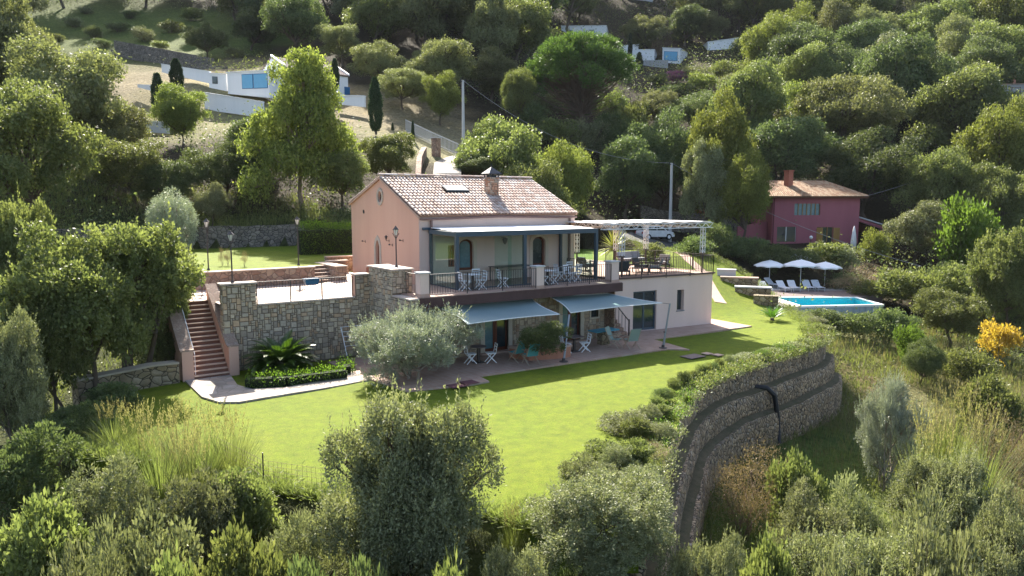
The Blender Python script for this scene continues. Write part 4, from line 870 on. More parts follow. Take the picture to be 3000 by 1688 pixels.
P1b, P2b = Vector((3.5, -7.0, .06)), Vector((9.45, -7.35, .06)); P1t = Vector(map(float, PY(1668, 922, -6.6))); P2t = Vector(map(float, PY(1963, 889, -7.45)))
s1 = [PY(1268, 897, -3.75), PY(1556, 872, -3.75), PY(1640, 921, -6.3), PY(1370, 950, -6.4)]
s2 = [PY(1602, 866, -3.75), PY(1783, 860, -4.3), PY(1940, 888, -7.3), PY(1672, 917, -6.5)]
sail(s1, 'blue grey shade sail over the left half of the patio, behind the round olive tree'); sail(s2, 'blue grey shade sail on the right with a sunlit white tip')
for (b_, t_, lb, ex) in ((P1b, P1t, 'leaning grey steel pole holding the inner corners of both shade sails', s1[2]), (P2b, P2t, 'leaning grey steel pole at the right tip of the shade sail, on the patio corner', s2[2])):
    o = empty('sail_pole', b_, 0, lb, 'pole', 'poles of the shade sails'); d = t_ - b_; q = MB(); q.tube([(0, 0, 0), d * .35, d * .36, d], [.055, .055, .045, .045], 8); q.build('tube', mat('galvanised', (.3, .31, .34), (.24, .25, .28), .4, 3, 20, 0, metal=.5), o)
    q = MB(); q.lathe([(.2, 0), (.2, .03), (.08, .05), (.07, .16)], n=10); q.build('base_plate', IRON, o); q = MB(); q.tube([d * .985, Vector(map(float, ex)) - b_], .012, 5); q.bar(d * .35, d * .35 + Vector((-.12, 0, .04)), .05); q.build('tensioner', IRON, o)

# ------------------------------------------------------------------ furniture
def bistro_chair(loc, rz, label, group='white folding chairs'):
    o = empty('folding_chair', loc, rz, label, 'chair', group)
    for s in (-.19, .19):
        q = MB(); q.bar((s, -.22, 0), (s, .2, .45), .024, .035); q.bar((s, .2, .45), (s, .27, .87), .024, .035); q.build('long_leg', WMET, o)
        q = MB(); q.bar((s * .86, .24, 0), (s * .86, -.18, .44), .024, .035); q.build('short_leg', WMET, o)
    q = MB()
    for k in range(6): q.box(-.19, .19, -.2 + k * .068, -.15 + k * .068, .445, .46)
    q.bar((-.17, -.2, .43), (-.17, .2, .43), .02); q.bar((.17, -.2, .43), (.17, .2, .43), .02); q.build('seat', WMET, o)
    q = MB()
    for z, y in ((.6, .226), (.72, .246), (.84, .266)): q.box(-.19, .19, y - .008, y + .008, z - .035, z + .03)
    q.build('backrest', WMET, o); return o
def table(loc, w, d, h, mt, base, label, group='garden tables', rz=0, round_=False, ped=True):
    o = empty('table', loc, rz, label, 'table', group); q = MB()
    if round_: q.lathe([(w / 2, h - .03), (w / 2, h)], n=20)
    else: q.box(-w / 2, w / 2, -d / 2, d / 2, h - .03, h)
    q.build('table_top', mt, o)
    if ped: q = MB(); q.box(-.05, .05, -.05, .05, .03, h - .031); q.box(-.22, .22, -.22, .22, 0, .029); q.build('pedestal', base, o)
    else:
        for sx in (-1, 1):
            for sy in (-1, 1): q = MB(); q.box(sx * (w / 2 - .08) - .025, sx * (w / 2 - .08) + .025, sy * (d / 2 - .06) - .025, sy * (d / 2 - .06) + .025, 0, h - .031); q.build('leg', base, o)
    return o
OR = ['nearest the left pergola post', 'facing it across the small white table', 'behind them, nearer the house wall', 'beside the glass panel', 'just right of the middle pillar', 'second from the middle pillar', 'behind the second table', 'by the far right table', 'against the right pergola post', 'nearest the deck edge on the right']
for i, (px, py, rz, lb) in enumerate([(1362, 851, 1.5, 'white folding chair on the deck, nearest the left pergola post'), (1408, 848, -1.6, 'white folding chair facing the left post across a small white table'), (1388, 838, 3.0, 'white folding chair behind the small white table left of the glass'),
        (1474, 842, 1.4, 'white folding chair standing alone beside the tall glass panel'), (1592, 836, 1.5, 'white folding chair just right of the middle deck pillar'), (1618, 833, -1.6, 'white folding chair second from the middle deck pillar'),
        (1640, 822, 1.4, 'white folding chair behind the table right of the middle pillar'), (1686, 824, -1.5, 'white folding chair nearest the right pergola post'), (1660, 812, 3.1, 'white folding chair by the house wall on the right of the deck'), (1668, 826, .2, 'white folding chair with its back to the deck edge on the right')]):
    x, y, z = at(px, py, TZ); bistro_chair((x, y, z), rz, lb)
x, y, z = at(1385, 849, TZ); table((x, y, z), .6, .6, .73, WMET, IRON, 'small white table between two folding chairs left on the deck')
x, y, z = at(1605, 835, TZ); table((x, y, z), .6, .6, .73, WMET, IRON, 'small white table right of the middle deck pillar')
x, y, z = at(1664, 822, TZ); table((x, y, z), .6, .6, .73, WMET, IRON, 'small white table near the right end of the deck')
table((4.95, -.75, TZ), 2.3, .8, .76, mat('dark_table', (.05, .04, .04), None, .4, spec=.5), IRON, 'long dark table against the house wall under the pergola', ped=False)
# patio level
for px, py, rz, lb in [(1437, 1062, -1.9, 'white folding chair by the round dark table right of the olive tree'), (1379, 1065, 1.4, 'white folding chair half hidden by the olive tree on the patio'), (1712, 1030, -1.9, 'white folding chair right of the patio table near the stone wall'), (1658, 1034, 1.3, 'white folding chair between the flower trough and the patio table')]:
    x, y, z = at(px, py, .06); bistro_chair((x, y, z), rz, lb)
x, y, z = at(1402, 1062, .06); table((x, y, z), .72, .7, .74, DECK, IRON, 'dark pedestal table beside the olive tree under the left sail', round_=True)
x, y, z = at(1682, 1030, .06); table((x, y, z), .75, .7, .74, DECK, IRON, 'brown pedestal table in front of the right lower door')
x, y, z = at(1768, 1008, .06); o = empty('stone_table', (x, y, z), 0, 'stone table with a blue top near the outside steps', 'table', 'garden tables'); q = MB(); q.box(-.25, .25, -.2, .2, 0, .68); q.build('stone_foot', RUBY, o); q = MB(); q.box(-.75, .75, -.35, .35, .681, .74); q.build('table_top', TABB, o)
def deck_chair(px, py, rz, mt, label):
    x, y, z = at(px, py, .06); o = empty('deck_chair', (x, y, z), rz, label, 'deck chair', 'folding garden chairs with canvas seats'); fm = mat('tan_frame', (.4, .33, .25), None, .6)
    for s in (-.28, .28):
        q = MB(); q.bar((s, -.3, 0), (s, .22, .62), .03); q.build('front_leg', fm, o); q = MB(); q.bar((s, .38, 0), (s, -.3, .42), .03); q.bar((s, .14, .38), (s, .42, 1.0), .03); q.bar((s, -.28, .42), (s, .18, .38), .03); q.build('rear_leg', fm, o)
        q = MB(); q.bar((s, -.28, .62), (s, .26, .63), .05, .025); q.build('armrest', fm, o)
    q = MB(); q.slab([(-.26, -.28, .42), (.26, -.28, .42), (.26, .16, .37), (-.26, .16, .37)], .02, (0, 0, 1)); q.build('seat', mt, o)
    q = MB(); q.slab([(-.26, .15, .38), (.26, .15, .38), (.26, .43, 1.0), (-.26, .43, 1.0)], .02, (0, -1, .3)); q.build('backrest', mt, o); return o
deck_chair(1515, 1058, 3.3, FABT, 'turquoise canvas chair with its back to the lawn, nearer the house door'); deck_chair(1555, 1066, 3.0, FABT, 'bright turquoise canvas chair with its back to the lawn, nearer the flower trough')
deck_chair(1800, 1018, .5, FABA, 'sage green reclining chair left of the outside steps'); deck_chair(1850, 1020, 2.9, FABA, 'sage green canvas chair at the foot of the outside steps')
# right terrace lounge
def armchair(px, py, rz, mt, label, w=.75):
    x, y, z = at(px, py, TZ + .012); o = empty('armchair', (x, y, z), rz, label, 'armchair', 'lounge chairs on the right terrace')
    q = MB(); q.box(-w / 2, w / 2, -.36, .36, .2, .27)
    for sx in (-w / 2 + .03, w / 2 - .03):
        for sy in (-.33, .33): q.box(sx - .025, sx + .025, sy - .025, sy + .025, 0, .2)
    q.build('frame', IRON, o); q = MB(); q.box(-w / 2 + .06, w / 2 - .06, -.36, .24, .271, .42); q.build('seat_cushion', mt, o, bevel=.03)
    q = MB(); q.slab([(-w / 2 + .04, .2, .4), (w / 2 - .04, .2, .4), (w / 2 - .04, .34, .82), (-w / 2 + .04, .34, .82)], .12, (0, 1, -.2)); fixnormals(q.build('back_cushion', mt, o, bevel=.03))
    for s in (-1, 1): q = MB(); q.box(s * (w / 2 - .02) - .035, s * (w / 2 - .02) + .035, -.34, .36, .5, .56); q.bar((s * (w / 2 - .02), -.3, .26), (s * (w / 2 - .02), -.3, .5), .04); q.build('armrest', IRON, o)
    return o
armchair(1822, 806, 2.6, FABD, 'charcoal cushioned armchair nearest the right deck pillar'); armchair(1876, 796, .3, FABD, 'charcoal cushioned armchair behind the low coffee table'); armchair(1919, 797, -2.3, FABG, 'grey armchair with its back to the terrace railing')
armchair(1940, 785, -1.2, FABG, 'pale grey armchair at the back of the terrace seating group'); armchair(1716, 792, 1.6, FABD, 'dark armchair seen through the pergola glass at its right end'); armchair(1850, 774, 0, FABG, 'pale grey three seat sofa along the back of the right terrace', 2.1)
x, y, z = at(1872, 806, TZ + .012); table((x, y, z), 1.1, .6, .42, DECK, IRON, 'low dark coffee table among the lounge chairs', ped=False)
# flower trough with oleander stands on the patio (foliage added below)
tro = empty('flower_trough', at(1595, 1045, .06), .0, 'terracotta walled flower trough on the patio between the two lower doors', 'planter'); q = MB(); q.prism([(-1.5, .7), (-1.1, -.3), (.2, -.75), (.95, -.75), (.95, .0), (.4, .9)], 0, .5); fixnormals(q.build('trough', TERR, tro))
q = MB(); q.prism([(-1.56, .74), (-1.14, -.36), (.18, -.81), (1.01, -.81), (1.01, .03), (.44, .96)], .5, .56); fixnormals(q.build('rim', COPE, tro)); q = MB(); q.prism([(-1.4, .6), (-1.0, -.25), (.2, -.65), (.85, -.65), (.85, .0), (.35, .8)], .561, .58); q.build('soil', SOIL, tro)
for i, (px, py) in enumerate([(1372, 1121), (1340, 1130)]):
    x, y, z = at(px, py, .066); q = MB(); q.box(-.35, .35, -.3, .3, 0, .012); o = q.build('door_mat', mat('dark_mat', (.12, .05, .06), None, .95), loc=(x, y, z)); tag(o, ['dark red mat at the patio corner nearer the lawn', 'dark red mat at the patio corner nearer the olive tree'][i], 'mat', 'mats on the patio')
x, y, z = at(2030, 1045, 0.02); q = MB(); q.box(-.5, .5, -.35, .35, 0, .03); tag(q.build('manhole_cover', DECK, loc=(x, y, z)), 'brown rectangular inspection cover in the shaded lawn', 'cover')
for i, (px, py) in enumerate([(2072, 1037), (2103, 1041)]):
    x, y, z = at(px, py, 0.02); q = MB(); q.box(-.2, .2, -.2, .2, 0, .035); tag(q.build('paving_slab', COPE, loc=(x, y, z)), ['small pale paving slab in the lawn shade, nearer the brown cover', 'small pale paving slab in the lawn shade, farther from the brown cover'][i], 'slab', 'pale slabs in the lawn')
# white clothes airer by the wall
x, y, z = -4.0, -1.2, 0.05; o = empty('clothes_airer', (x, y, z), 0, 'white metal airer leaning by the stone wall behind the olive tree', 'airer'); 
for s in (-.5, .5): q = MB(); q.bar((s, -.5, 0), (s, .3, 1.5), .03); q.build('leg', WMET, o)
q = MB()
for k in range(5): q.bar((-.5, .3 - k * .12, 1.5 - k * .2), (.5, .3 - k * .12, 1.5 - k * .2), .02)
q.build('rods', WMET, o)

# ------------------------------------------------------------------ gabion retaining wall
gab = empty('gabion_wall', (6, -13.2, 0), 0, 'curved stone filled gabion retaining wall in three stepped tiers below the lawn', 'retaining wall')
def offs(pts, d):
    out = []
    for i, p in enumerate(pts):
        a = Vector(pts[max(i - 1, 0)]); b = Vector(pts[min(i + 1, len(pts) - 1)]); t = (b - a).normalized(); out.append((p[0] + t.y * -d * -1 * -1, p[1] + t.x * d * 1)) if False else out.append((p[0] - t.y * -d * -1, p[1] + t.x * -d * -1))
    return out
def dens(pts, st=.35):
    o = []
    for a, b in zip(pts[:-1], pts[1:]):
        a, b = Vector(a), Vector(b); n = max(1, int((b - a).length / st)); o += [tuple(a.lerp(b, k / n)) for k in range(n)]
    return o + [tuple(pts[-1])]
GD = dens(GAB[1:])
sgn = 1 if not inpoly(LP, *[np.array([v]) for v in offs(GD, .4)[20]])[0] else -1
for k in range(3):
    out = offs(GD, sgn * (.02 + .42 * k)); inn = offs(GD, sgn * (.42 * k - (.45 if k == 0 else .9))); zt, zb = [(-.0 if k == 0 else -.98 * k), -.98 * (k + 1) - (.0 if k < 2 else 1.6)]
    q = MB(); rr = random.Random(k); vs = []
    for i, (a, b) in enumerate(zip(inn, out)):
        w_ = .03 * math.sin(i * .8 + k); b0 = (b[0] + w_ + rr.uniform(-.02, .02), b[1] + rr.uniform(-.02, .02)); zt_ = zt + .035 + .04 * math.sin(i * .35 + k * 2) + rr.uniform(-.02, .02)
        md = (b[0] * 1 + (b[0] - a[0]) * .07, b[1] + (b[1] - a[1]) * .07)
        vs += [(a[0], a[1], zt_ - (.35 if k == 0 else 0)), (b0[0], b0[1], zt_), (md[0] + rr.uniform(-.03, .03), md[1], zt_ - .3), (md[0], md[1] + rr.uniform(-.03, .03), zt - .65), (b[0] * 1, b[1], zb - .02)]
    vs = [(v[0] - 6, v[1] + 13.2, v[2]) for v in vs]; n = len(inn)
    fs = [(i * 5 + j, i * 5 + j + 1, i * 5 + 6 + j, i * 5 + 5 + j) for i in range(n - 1) for j in range(4)] + [(0, 1, 2, 3, 4), tuple((n - 1) * 5 + j for j in (4, 3, 2, 1, 0))]
    gt_ = fixnormals(q.add(vs, fs).build('gabion_tier', RUBG, gab))
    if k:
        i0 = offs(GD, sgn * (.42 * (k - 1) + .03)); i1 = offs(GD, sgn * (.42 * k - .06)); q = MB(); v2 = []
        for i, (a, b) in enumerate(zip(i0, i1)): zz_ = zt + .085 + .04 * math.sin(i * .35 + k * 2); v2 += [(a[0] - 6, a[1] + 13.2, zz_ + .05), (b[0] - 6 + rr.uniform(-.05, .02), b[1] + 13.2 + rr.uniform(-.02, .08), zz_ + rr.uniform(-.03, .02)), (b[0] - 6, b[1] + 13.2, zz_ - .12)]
        q.add(v2, [(i * 3 + j, i * 3 + j + 1, i * 3 + 4 + j, i * 3 + 3 + j) for i in range(n - 1) for j in range(2)]); q.build('ledge_shade', mat('dark_ledge', (.14, .105, .065), (.055, .06, .028), 1, 3, 20, .8, .03), gt_)  # dark strips on the tier tops paint in the shade of the ledges
px = G(2222, 1140, -1.0); o = empty('drain_pipe', (px[0], px[1], -.9), 0, 'black drain pipe bending over the gabion tiers', 'pipe'); q = MB(); 
dv = Vector((.5, -1, 0)).normalized(); q.tube([(-.9, .35, .0), (-.3, -.0, .05), (.1, -.35, .02), (.3, -.62, -.3), (.38, -.75, -1.2), (.4, -.85, -2.4)], .11, 8); q.build('pipe', mat('black_pipe', (.015, .015, .018), None, .5), o, smooth=True)

# ------------------------------------------------------------------ pool terrace
PLZ = -.7
pool = empty('swimming_pool', (32.2, .4, PLZ), 0, 'small turquoise rectangular pool with pale coping and a blue grey panelled side', 'pool')
a0 = Vector((35.1, 5.0, 0)); b0 = Vector((40.9, 1.0, 0)); c0 = Vector((38.4, -2.6, 0)); d0 = Vector((32.4, .5, 0)); O = Vector((32.2, .4, 0)); A_, B_, C_, D_ = [v - O for v in (a0, b0, c0, d0)]
ctr = (A_ + B_ + C_ + D_) / 4; gr = lambda v, k: ctr + (v - ctr) * k
q = MB()
I = [gr(v, .93) for v in (A_, B_, C_, D_)]; Z = lambda v, z: Vector((v.x, v.y, z))
for i in range(4): j = (i + 1) % 4; q.add([Z(I[i], -1.3), Z(I[j], -1.3), Z(I[j], .0), Z(I[i], .0)], [(0, 1, 2, 3)])
q.add([Z(v, -1.3) for v in I], [(0, 1, 2, 3)]); q.build('basin', POOLT, pool)
q = MB(); q.add([Z(v, -.06) for v in I], [(0, 1, 2, 3)]); q.build('water', WATER, pool)
q = MB(); Oc = [gr(v, 1.02) for v in (A_, B_, C_, D_)]
for i in range(4): j = (i + 1) % 4; q.add([Z(I[i], .05), Z(I[j], .05), Z(Oc[j], .05), Z(Oc[i], .05), Z(I[i], -.1), Z(I[j], -.1), Z(Oc[j], -.1), Z(Oc[i], -.1)], [(0, 1, 2, 3), (7, 6, 5, 4), (0, 4, 5, 1), (2, 6, 7, 3)])
q.build('coping', WHITE, pool)
q = MB(); n = 14
for (p, r_) in ((D_, C_), (C_, B_)):
    for k in range(n): s0, s1_ = p.lerp(r_, (k + .03) / n), p.lerp(r_, (k + .97) / n); nn = Vector(((r_ - p).y, -(r_ - p).x, 0)).normalized() * .02; q.add([Z(s0 + nn, -1.6), Z(s1_ + nn, -1.6), Z(s1_ + nn, -.1), Z(s0 + nn, -.1), Z(s0, -1.6), Z(s1_, -1.6), Z(s1_, -.1), Z(s0, -.1)], [(0, 1, 2, 3), (0, 3, 7, 4), (1, 5, 6, 2)])
q.build('side_panels', mat('blue_grey_panel', (.34, .4, .45), (.28, .34, .39), .6, 2, 12, 0), pool)
wd = MB(); wd.prism([(33.0, 6.9), (36.9, 9.2), (45.6, 3.2), (42.9, -.1), (41.1, .85), (35.15, 5.15)], PLZ - .5, PLZ + .04); struct(wd.build('pool_deck', DECK))
wd = MB(); wd.prism([(34.2, 6.0), (35.05, 5.05), (32.3, .45), (29.0, 2.2), (31.0, 8.0)], PLZ - .6, PLZ + .03); struct(wd.build('pool_terrace', mat('pale_concrete_slab', (.5, .46, .42), (.43, .4, .36), .9, 2, 18)))
wd = MB(); wd.prism([(31, 8.0), (34.2, 6.0), (37.2, 9.1), (46, 3.4), (50, 9), (36, 16), (32, 13)], PLZ - .6, PLZ + .01); struct(wd.build('sunbathing_terrace', MATS['pale_concrete_slab']))
def lounger(px, py, rz, label):
    x, y, z = at(px, py, PLZ + .045); o = empty('sun_lounger', (x, y, z), rz, label, 'sun lounger', 'white sun loungers behind the pool')
    q = MB(); q.bar((-.3, -.95, .3), (-.3, .35, .3), .04); q.bar((.3, -.95, .3), (.3, .35, .3), .04); q.bar((-.3, .3, .3), (-.3, .95, .78), .04); q.bar((.3, .3, .3), (.3, .95, .78), .04)
    q.build('frame', WMET, o); cm = mat('pale_sling', (.62, .62, .63), (.56, .56, .58), .9)
    q = MB(); q.slab([(-.28, -.95, .31), (.28, -.95, .31), (.28, .32, .31), (-.28, .32, .31)], .03, (0, 0, 1)); q.build('seat', cm, o); q = MB(); q.slab([(-.28, .32, .32), (.28, .32, .32), (.28, .95, .79), (-.28, .95, .79)], .03, (0, 0, 1)); fixnormals(q.build('backrest', cm, o))
    for sx in (-.28, .28):
        for sy in (-.85, .3): q = MB(); q.bar((sx, sy, 0), (sx, sy, .28), .035); q.build('leg', WMET, o)
for px, py, rz, lb in [(2218, 855, -.55, 'white sun lounger at the far left of the row by the pool'), (2242, 854, -.55, 'white sun lounger second from the left in the row by the pool'), (2266, 842, -.2, 'white lounger standing behind the row under the left parasol'), (2296, 852, -.5, 'white lounger with the most upright back, left of the middle parasol'),
        (2325, 851, -.65, 'white lounger directly under the middle parasol'), (2368, 850, -.65, 'white lounger just left of the right parasol pole'), (2396, 850, -.65, 'white lounger at the right end of the row by the pool')]: lounger(px, py, rz, lb)
def parasol(px, py, lb, h=2.45, w=2.9, rz=.5, d=None):
    x, y, z = at(px, py, PLZ + .045); o = empty('parasol', (x, y, z), rz, lb, 'parasol', 'white parasols by the pool'); q = MB(); q.tube([(0, 0, 0), (0, 0, h + .05)], .028, 8); q.build('pole', WMET, o)
    q = MB(); q.lathe([(.3, 0), (.3, .05), (.06, .08), (.05, .3)], n=12); q.build('base', GREY, o); q = MB(); n = 8; vs = []
    for k in range(n * 3): a = k * 2 * math.pi / (n * 3); e = k % 3 != 0; vs.append((w / 2 * math.cos(a) * (.93 if e else 1), w / 2 * math.sin(a) * (.93 if e else 1), h - .52 + (.05 if e else 0)))
    m = [(v[0] * .5, v[1] * .5, h - .2) for v in vs]; vs2 = [(v[0], v[1], v[2] - .12) for v in vs]; N_ = len(vs); al = vs + m + [(0, 0, h)] + vs2
    fs = [(k, (k + 1) % N_, N_ + (k + 1) % N_, N_ + k) for k in range(N_)] + [(N_ + k, N_ + (k + 1) % N_, 2 * N_) for k in range(N_)] + [(2 * N_ + 1 + k, 2 * N_ + 1 + (k + 1) % N_, (k + 1) % N_, k) for k in range(N_)]
    q.add(al, fs); c = q.build('canopy', mat('parasol_cloth', (.78, .78, .79), (.72, .72, .74), .9, 3, 30, 0), o)
    so = c.modifiers.new('thickness', 'SOLIDIFY'); so.thickness = .012
    q = MB()
    for k in range(n): a = k * 2 * math.pi / n; q.bar((0, 0, h - .05), (w / 2 * .98 * math.cos(a), w / 2 * .98 * math.sin(a), h - .54), .02)
    q.build('ribs', WMET, o)
parasol(2253, 838, 'white parasol at the left, above the first loungers'); parasol(2344, 843, 'larger white parasol in the middle of the pool row', 2.6, 3.2); parasol(2415, 841, 'white parasol at the right of the pool row', 2.35, 2.9)
parasol(2325, 828, 'white parasol standing behind the others, the tallest one', 2.9, 3.2, .1)
for i, (px, py, wx, wy, hh) in enumerate([(2128, 812, 1.3, .5, .8), (2165, 835, 2.6, .5, .8), (2205, 866, 2.4, .5, .85), (2243, 893, 1.6, .6, .95)]):
    p = onlawn(px, py); o = empty('stone_wall', tuple(p), -.95, ['whitewashed wall end beside the terrace corner', 'long low white capped stone wall at the top right of the lawn', 'low white capped stone wall midway down the lawn edge', 'rough stone wall end beside the pool terrace'][i], 'stone wall', 'low walls along the right lawn edge')
    q = MB(); q.box(-wx / 2, wx / 2, -wy / 2, wy / 2, -.8, hh - .3); q.build('masonry', GRST if i == 0 else RUBY, o); q = MB(); q.box(-wx / 2 - .04, wx / 2 + .04, -wy / 2 - .04, wy / 2 + .04, hh - .3, hh - .2); 
    if i < 3: q.build('coping', COPE if i == 1 else GRST, o)

# ------------------------------------------------------------------ foliage engine
def rdirs(n, rg): v = rg.normal(size=(n, 3)); return v / np.linalg.norm(v, axis=1)[:, None]
def leaves(P, Nn, size, rg, asp=.55, jit=.8, droop=0.0, face=0):
    """one folded rhombic leaf per point; P positions, Nn preferred growth direction"""
    n = len(P); s = size * rg.uniform(.6, 1.35, n)[:, None]
    if face:      # blades lie across the crown surface, facing outwards
        w = Nn + rdirs(n, rg) * jit * face; w /= np.linalg.norm(w, axis=1)[:, None] + 1e-9; d = np.cross(w, rdirs(n, rg)); d[:, 2] += .25; d /= np.linalg.norm(d, axis=1)[:, None] + 1e-9; a = np.cross(d, w); a /= np.linalg.norm(a, axis=1)[:, None] + 1e-9
    else:
        d = Nn + rdirs(n, rg) * jit; d[:, 2] -= droop; d /= np.linalg.norm(d, axis=1)[:, None] + 1e-9
        a = np.cross(d, rdirs(n, rg)); a /= np.linalg.norm(a, axis=1)[:, None] + 1e-9
    V = np.empty((n, 4, 3)); V[:, 0] = P; V[:, 1] = P + d * s * .5 + a * s * asp * .5; V[:, 2] = P + d * s; V[:, 3] = P + d * s * .5 - a * s * asp * .5
    return V.reshape(-1, 3)
def quads(n): return np.arange(n * 4).reshape(-1, 4)
def crown_pts(rg, n, lobes, sprig=10, sig=.03, inner=.12, hollow=.72):
    """points in sprigs on the skins of overlapping lobes; lobes = array (x,y,z,rx,rz)"""
    lob = np.asarray(lobes, float); w = lob[:, 3] * lob[:, 3]; w = w / w.sum(); m = max(1, n // sprig)
    k = rg.choice(len(lob), m, p=w); d = rdirs(m, rg); low = d[:, 2] < -.35; d[low, 2] *= rg.uniform(-1, 1, low.sum()); d /= np.linalg.norm(d, axis=1)[:, None]
    fr = 1 - inner * rg.exponential(1, m); fr *= 1 + .13 * np.sin(d[:, 0] * 7 + k * 1.3) * np.sin(d[:, 1] * 6 + k) * np.sin(d[:, 2] * 8 + k * 2.1); fr = np.clip(fr, .25, 1.15)
    c = lob[k]; P = c[:, :3] + d * fr[:, None] * np.stack([c[:, 3], c[:, 3], c[:, 4]], 1)
    keep = np.ones(m, bool)
    for j in range(len(lob)):
        q = (P - lob[j, :3]) / np.array([lob[j, 3], lob[j, 3], lob[j, 4]]); keep &= (np.linalg.norm(q, axis=1) > hollow) | (k == j)
    P = P[keep]; d = d[keep]; m = len(P)
    PP = np.repeat(P, sprig, 0) + rg.normal(size=(m * sprig, 3)) * sig + np.repeat(d, sprig, 0) * (rg.random(m * sprig) * sig * 2.2)[:, None]
    t = np.clip(np.repeat(rg.random(m), sprig) * .65 + rg.random(m * sprig) * .35, 0, 1)
    return PP, np.repeat(d, sprig, 0), t
def lobes_round(rg, n, R, z0, z1, rl=(.32, .5), flat=.85, top=0.0):
    """lobes filling a crown of radius R between heights z0..z1"""
    out = []; zc, h = (z0 + z1) / 2, (z1 - z0) / 2
    n = int(n * 1.7); ax, ay = rg.uniform(.85, 1.15, 2); k1, k2 = rg.uniform(0, 6.28, 2)
    for i in range(n):
        d = rdirs(1, rg)[0]; f = rg.uniform(.4, .86); r = R * rg.uniform(*rl) * .76; th = math.atan2(d[1], d[0]); f *= 1 + .17 * math.sin(2 * th + k1) + .12 * math.sin(3 * th + k2 + d[2] * 2); d = d * np.array([ax, ay, 1])
        out.append((d[0] * R * f, d[1] * R * f, zc + d[2] * h * f + top * h * .2, r, r * flat * min(1.4, h / R)))
    out.append((0, 0, zc, R * .55, h * .6)); return out
def branches(rg, lobes, z0, thick, n=12, lean=(0, 0), mb=None, kink=.12, r_end=.012, stems=1, spread=.1):
    """tapered trunk and limbs reaching into the lobes (unit-height tree)"""
    mb = mb or MB(); lob = sorted(lobes, key=lambda l: -l[3])[:n]
    for s in range(stems):
        a = s * 2.4; b = Vector((spread * math.cos(a) * (stems > 1), spread * math.sin(a) * (stems > 1), -.04)); f = Vector((lean[0] + b.x * 2.2, lean[1] + b.y * 2.2, z0))
        mid = b.lerp(f, .5) + Vector((rg.normal() * kink * .3, rg.normal() * kink * .3, 0)); mb.tube([b, mid, f], [thick, thick * .8, thick * .62], 7)
        for l in lob[s::stems]:
            e = Vector(l[:3]); m1 = f.lerp(e, .5) + Vector((rg.normal() * kink * .3, rg.normal() * kink * .3, -.02)); mb.tube([f, m1, e], [thick * .5, thick * .3, r_end], 5)
            for _ in range(2): q = e + Vector(rdirs(1, rg)[0] * l[3] * .75); mb.tube([m1.lerp(e, .4), q], [thick * .2, r_end * .4], 4)
    return mb
HOLD = Vector((0, 0, -500))
def proto(name, kind_label, cat, crown, trunk, lm, bm=None, size=.03, asp=.55, jit=.8, droop=0, seed=1, cname='crown', tname='trunk', face=0):
    """a unit-height plant: Empty > trunk, crown"""
    rg = np.random.default_rng(seed); root = empty(name, HOLD); P, d, t = crown
    V_ = leaves(P, d, size, rg, asp, jit, droop, face); npmesh(cname, V_, quads(len(P)), t, lm, root)
    if trunk is not None: trunk.build(tname, bm or BARK, root, smooth=True)
    root['category'] = cat; return root
def mk_round(seed, n=56000, R=.42, z0=.3, z1=1.0, nl=18, lm=L_OAK, size=.021, sprig=8, sig=.017, name='oak_tree', thick=.028, droop=0, asp=.6, rl=(.3, .46), bm=None, inner=.1, stems=1, jit=.8, hollow=.72):
    rg = np.random.default_rng(seed); lo = lobes_round(rg, nl, R, z0, z1, rl); c = crown_pts(rg, n, lo, sprig, sig, inner, hollow)
    tr = branches(rg, lo, z0 + .06, thick, 10, (rg.normal() * .03, rg.normal() * .03), stems=stems); return proto(name, '', 'tree', c, tr, lm, bm, size, asp, jit, droop, seed, face=1.7)
PR = {}
PR['oak'] = [mk_round(s, lm=L_OAK, nl=n, R=r, z0=z, rl=rl) for s, n, r, z, rl in ((1, 18, .5, .22, (.26, .42)), (2, 22, .56, .2, (.22, .38)), (3, 15, .46, .28, (.28, .46)), (4, 26, .6, .22, (.2, .34)))]
PR['dark'] = [mk_round(s, lm=L_DARK, nl=n, R=r, z0=.16, rl=(.25, .42)) for s, n, r in ((11, 18, .46), (12, 22, .52))]
PR['yellow'] = [mk_round(s, lm=L_YEL, nl=n, R=r, z0=.17, rl=(.2, .36), inner=.16, hollow=.6) for s, n, r in ((21, 30, .5), (22, 30, .52))]
PR['green'] = [mk_round(s, lm=L_GRN, nl=n, R=r, z0=.2, rl=(.24, .38)) for s, n, r in ((31, 20, .5), (32, 26, .54))]
PR['grey'] = [mk_round(s, lm=L_OLD, nl=n, R=r, z0=.2, rl=(.24, .38), inner=.14) for s, n, r in ((41, 20, .5), (42, 16, .46))]
L_TALL = leafmat('mixed_yellow_leaf', (.055, .078, .028), (.27, .285, .08), .4, 1.5, .55, .15)
def mk_tall(seed):
    rg = np.random.default_rng(seed); lo = []
    for i in range(58):
        z = .16 + .78 * rg.random() ** .8; Rz = .5 * (1 - .72 * ((z - .16) / .8) ** 1.3) * (1 + .18 * math.sin(z * 17)); a = rg.random() * 6.283; f = rg.uniform(.3, .95) ** .7; r = rg.uniform(.06, .12) * (1.15 - .3 * z); lo.append((Rz * f * math.cos(a), Rz * f * math.sin(a), z, r, r * .85))
    return proto('tall_tree', '', 'tree', crown_pts(rg, 60000, lo, 9, .016, .18, .6), branches(rg, lo, .3, .022, 26, (.02, .01)), L_TALL, BARKP, .02, .6, .8, 0, seed, face=1.8)
PR['tall'] = [mk_tall(25)]
NEXT = {}
def bounds_ok(v): return v
USED = set()
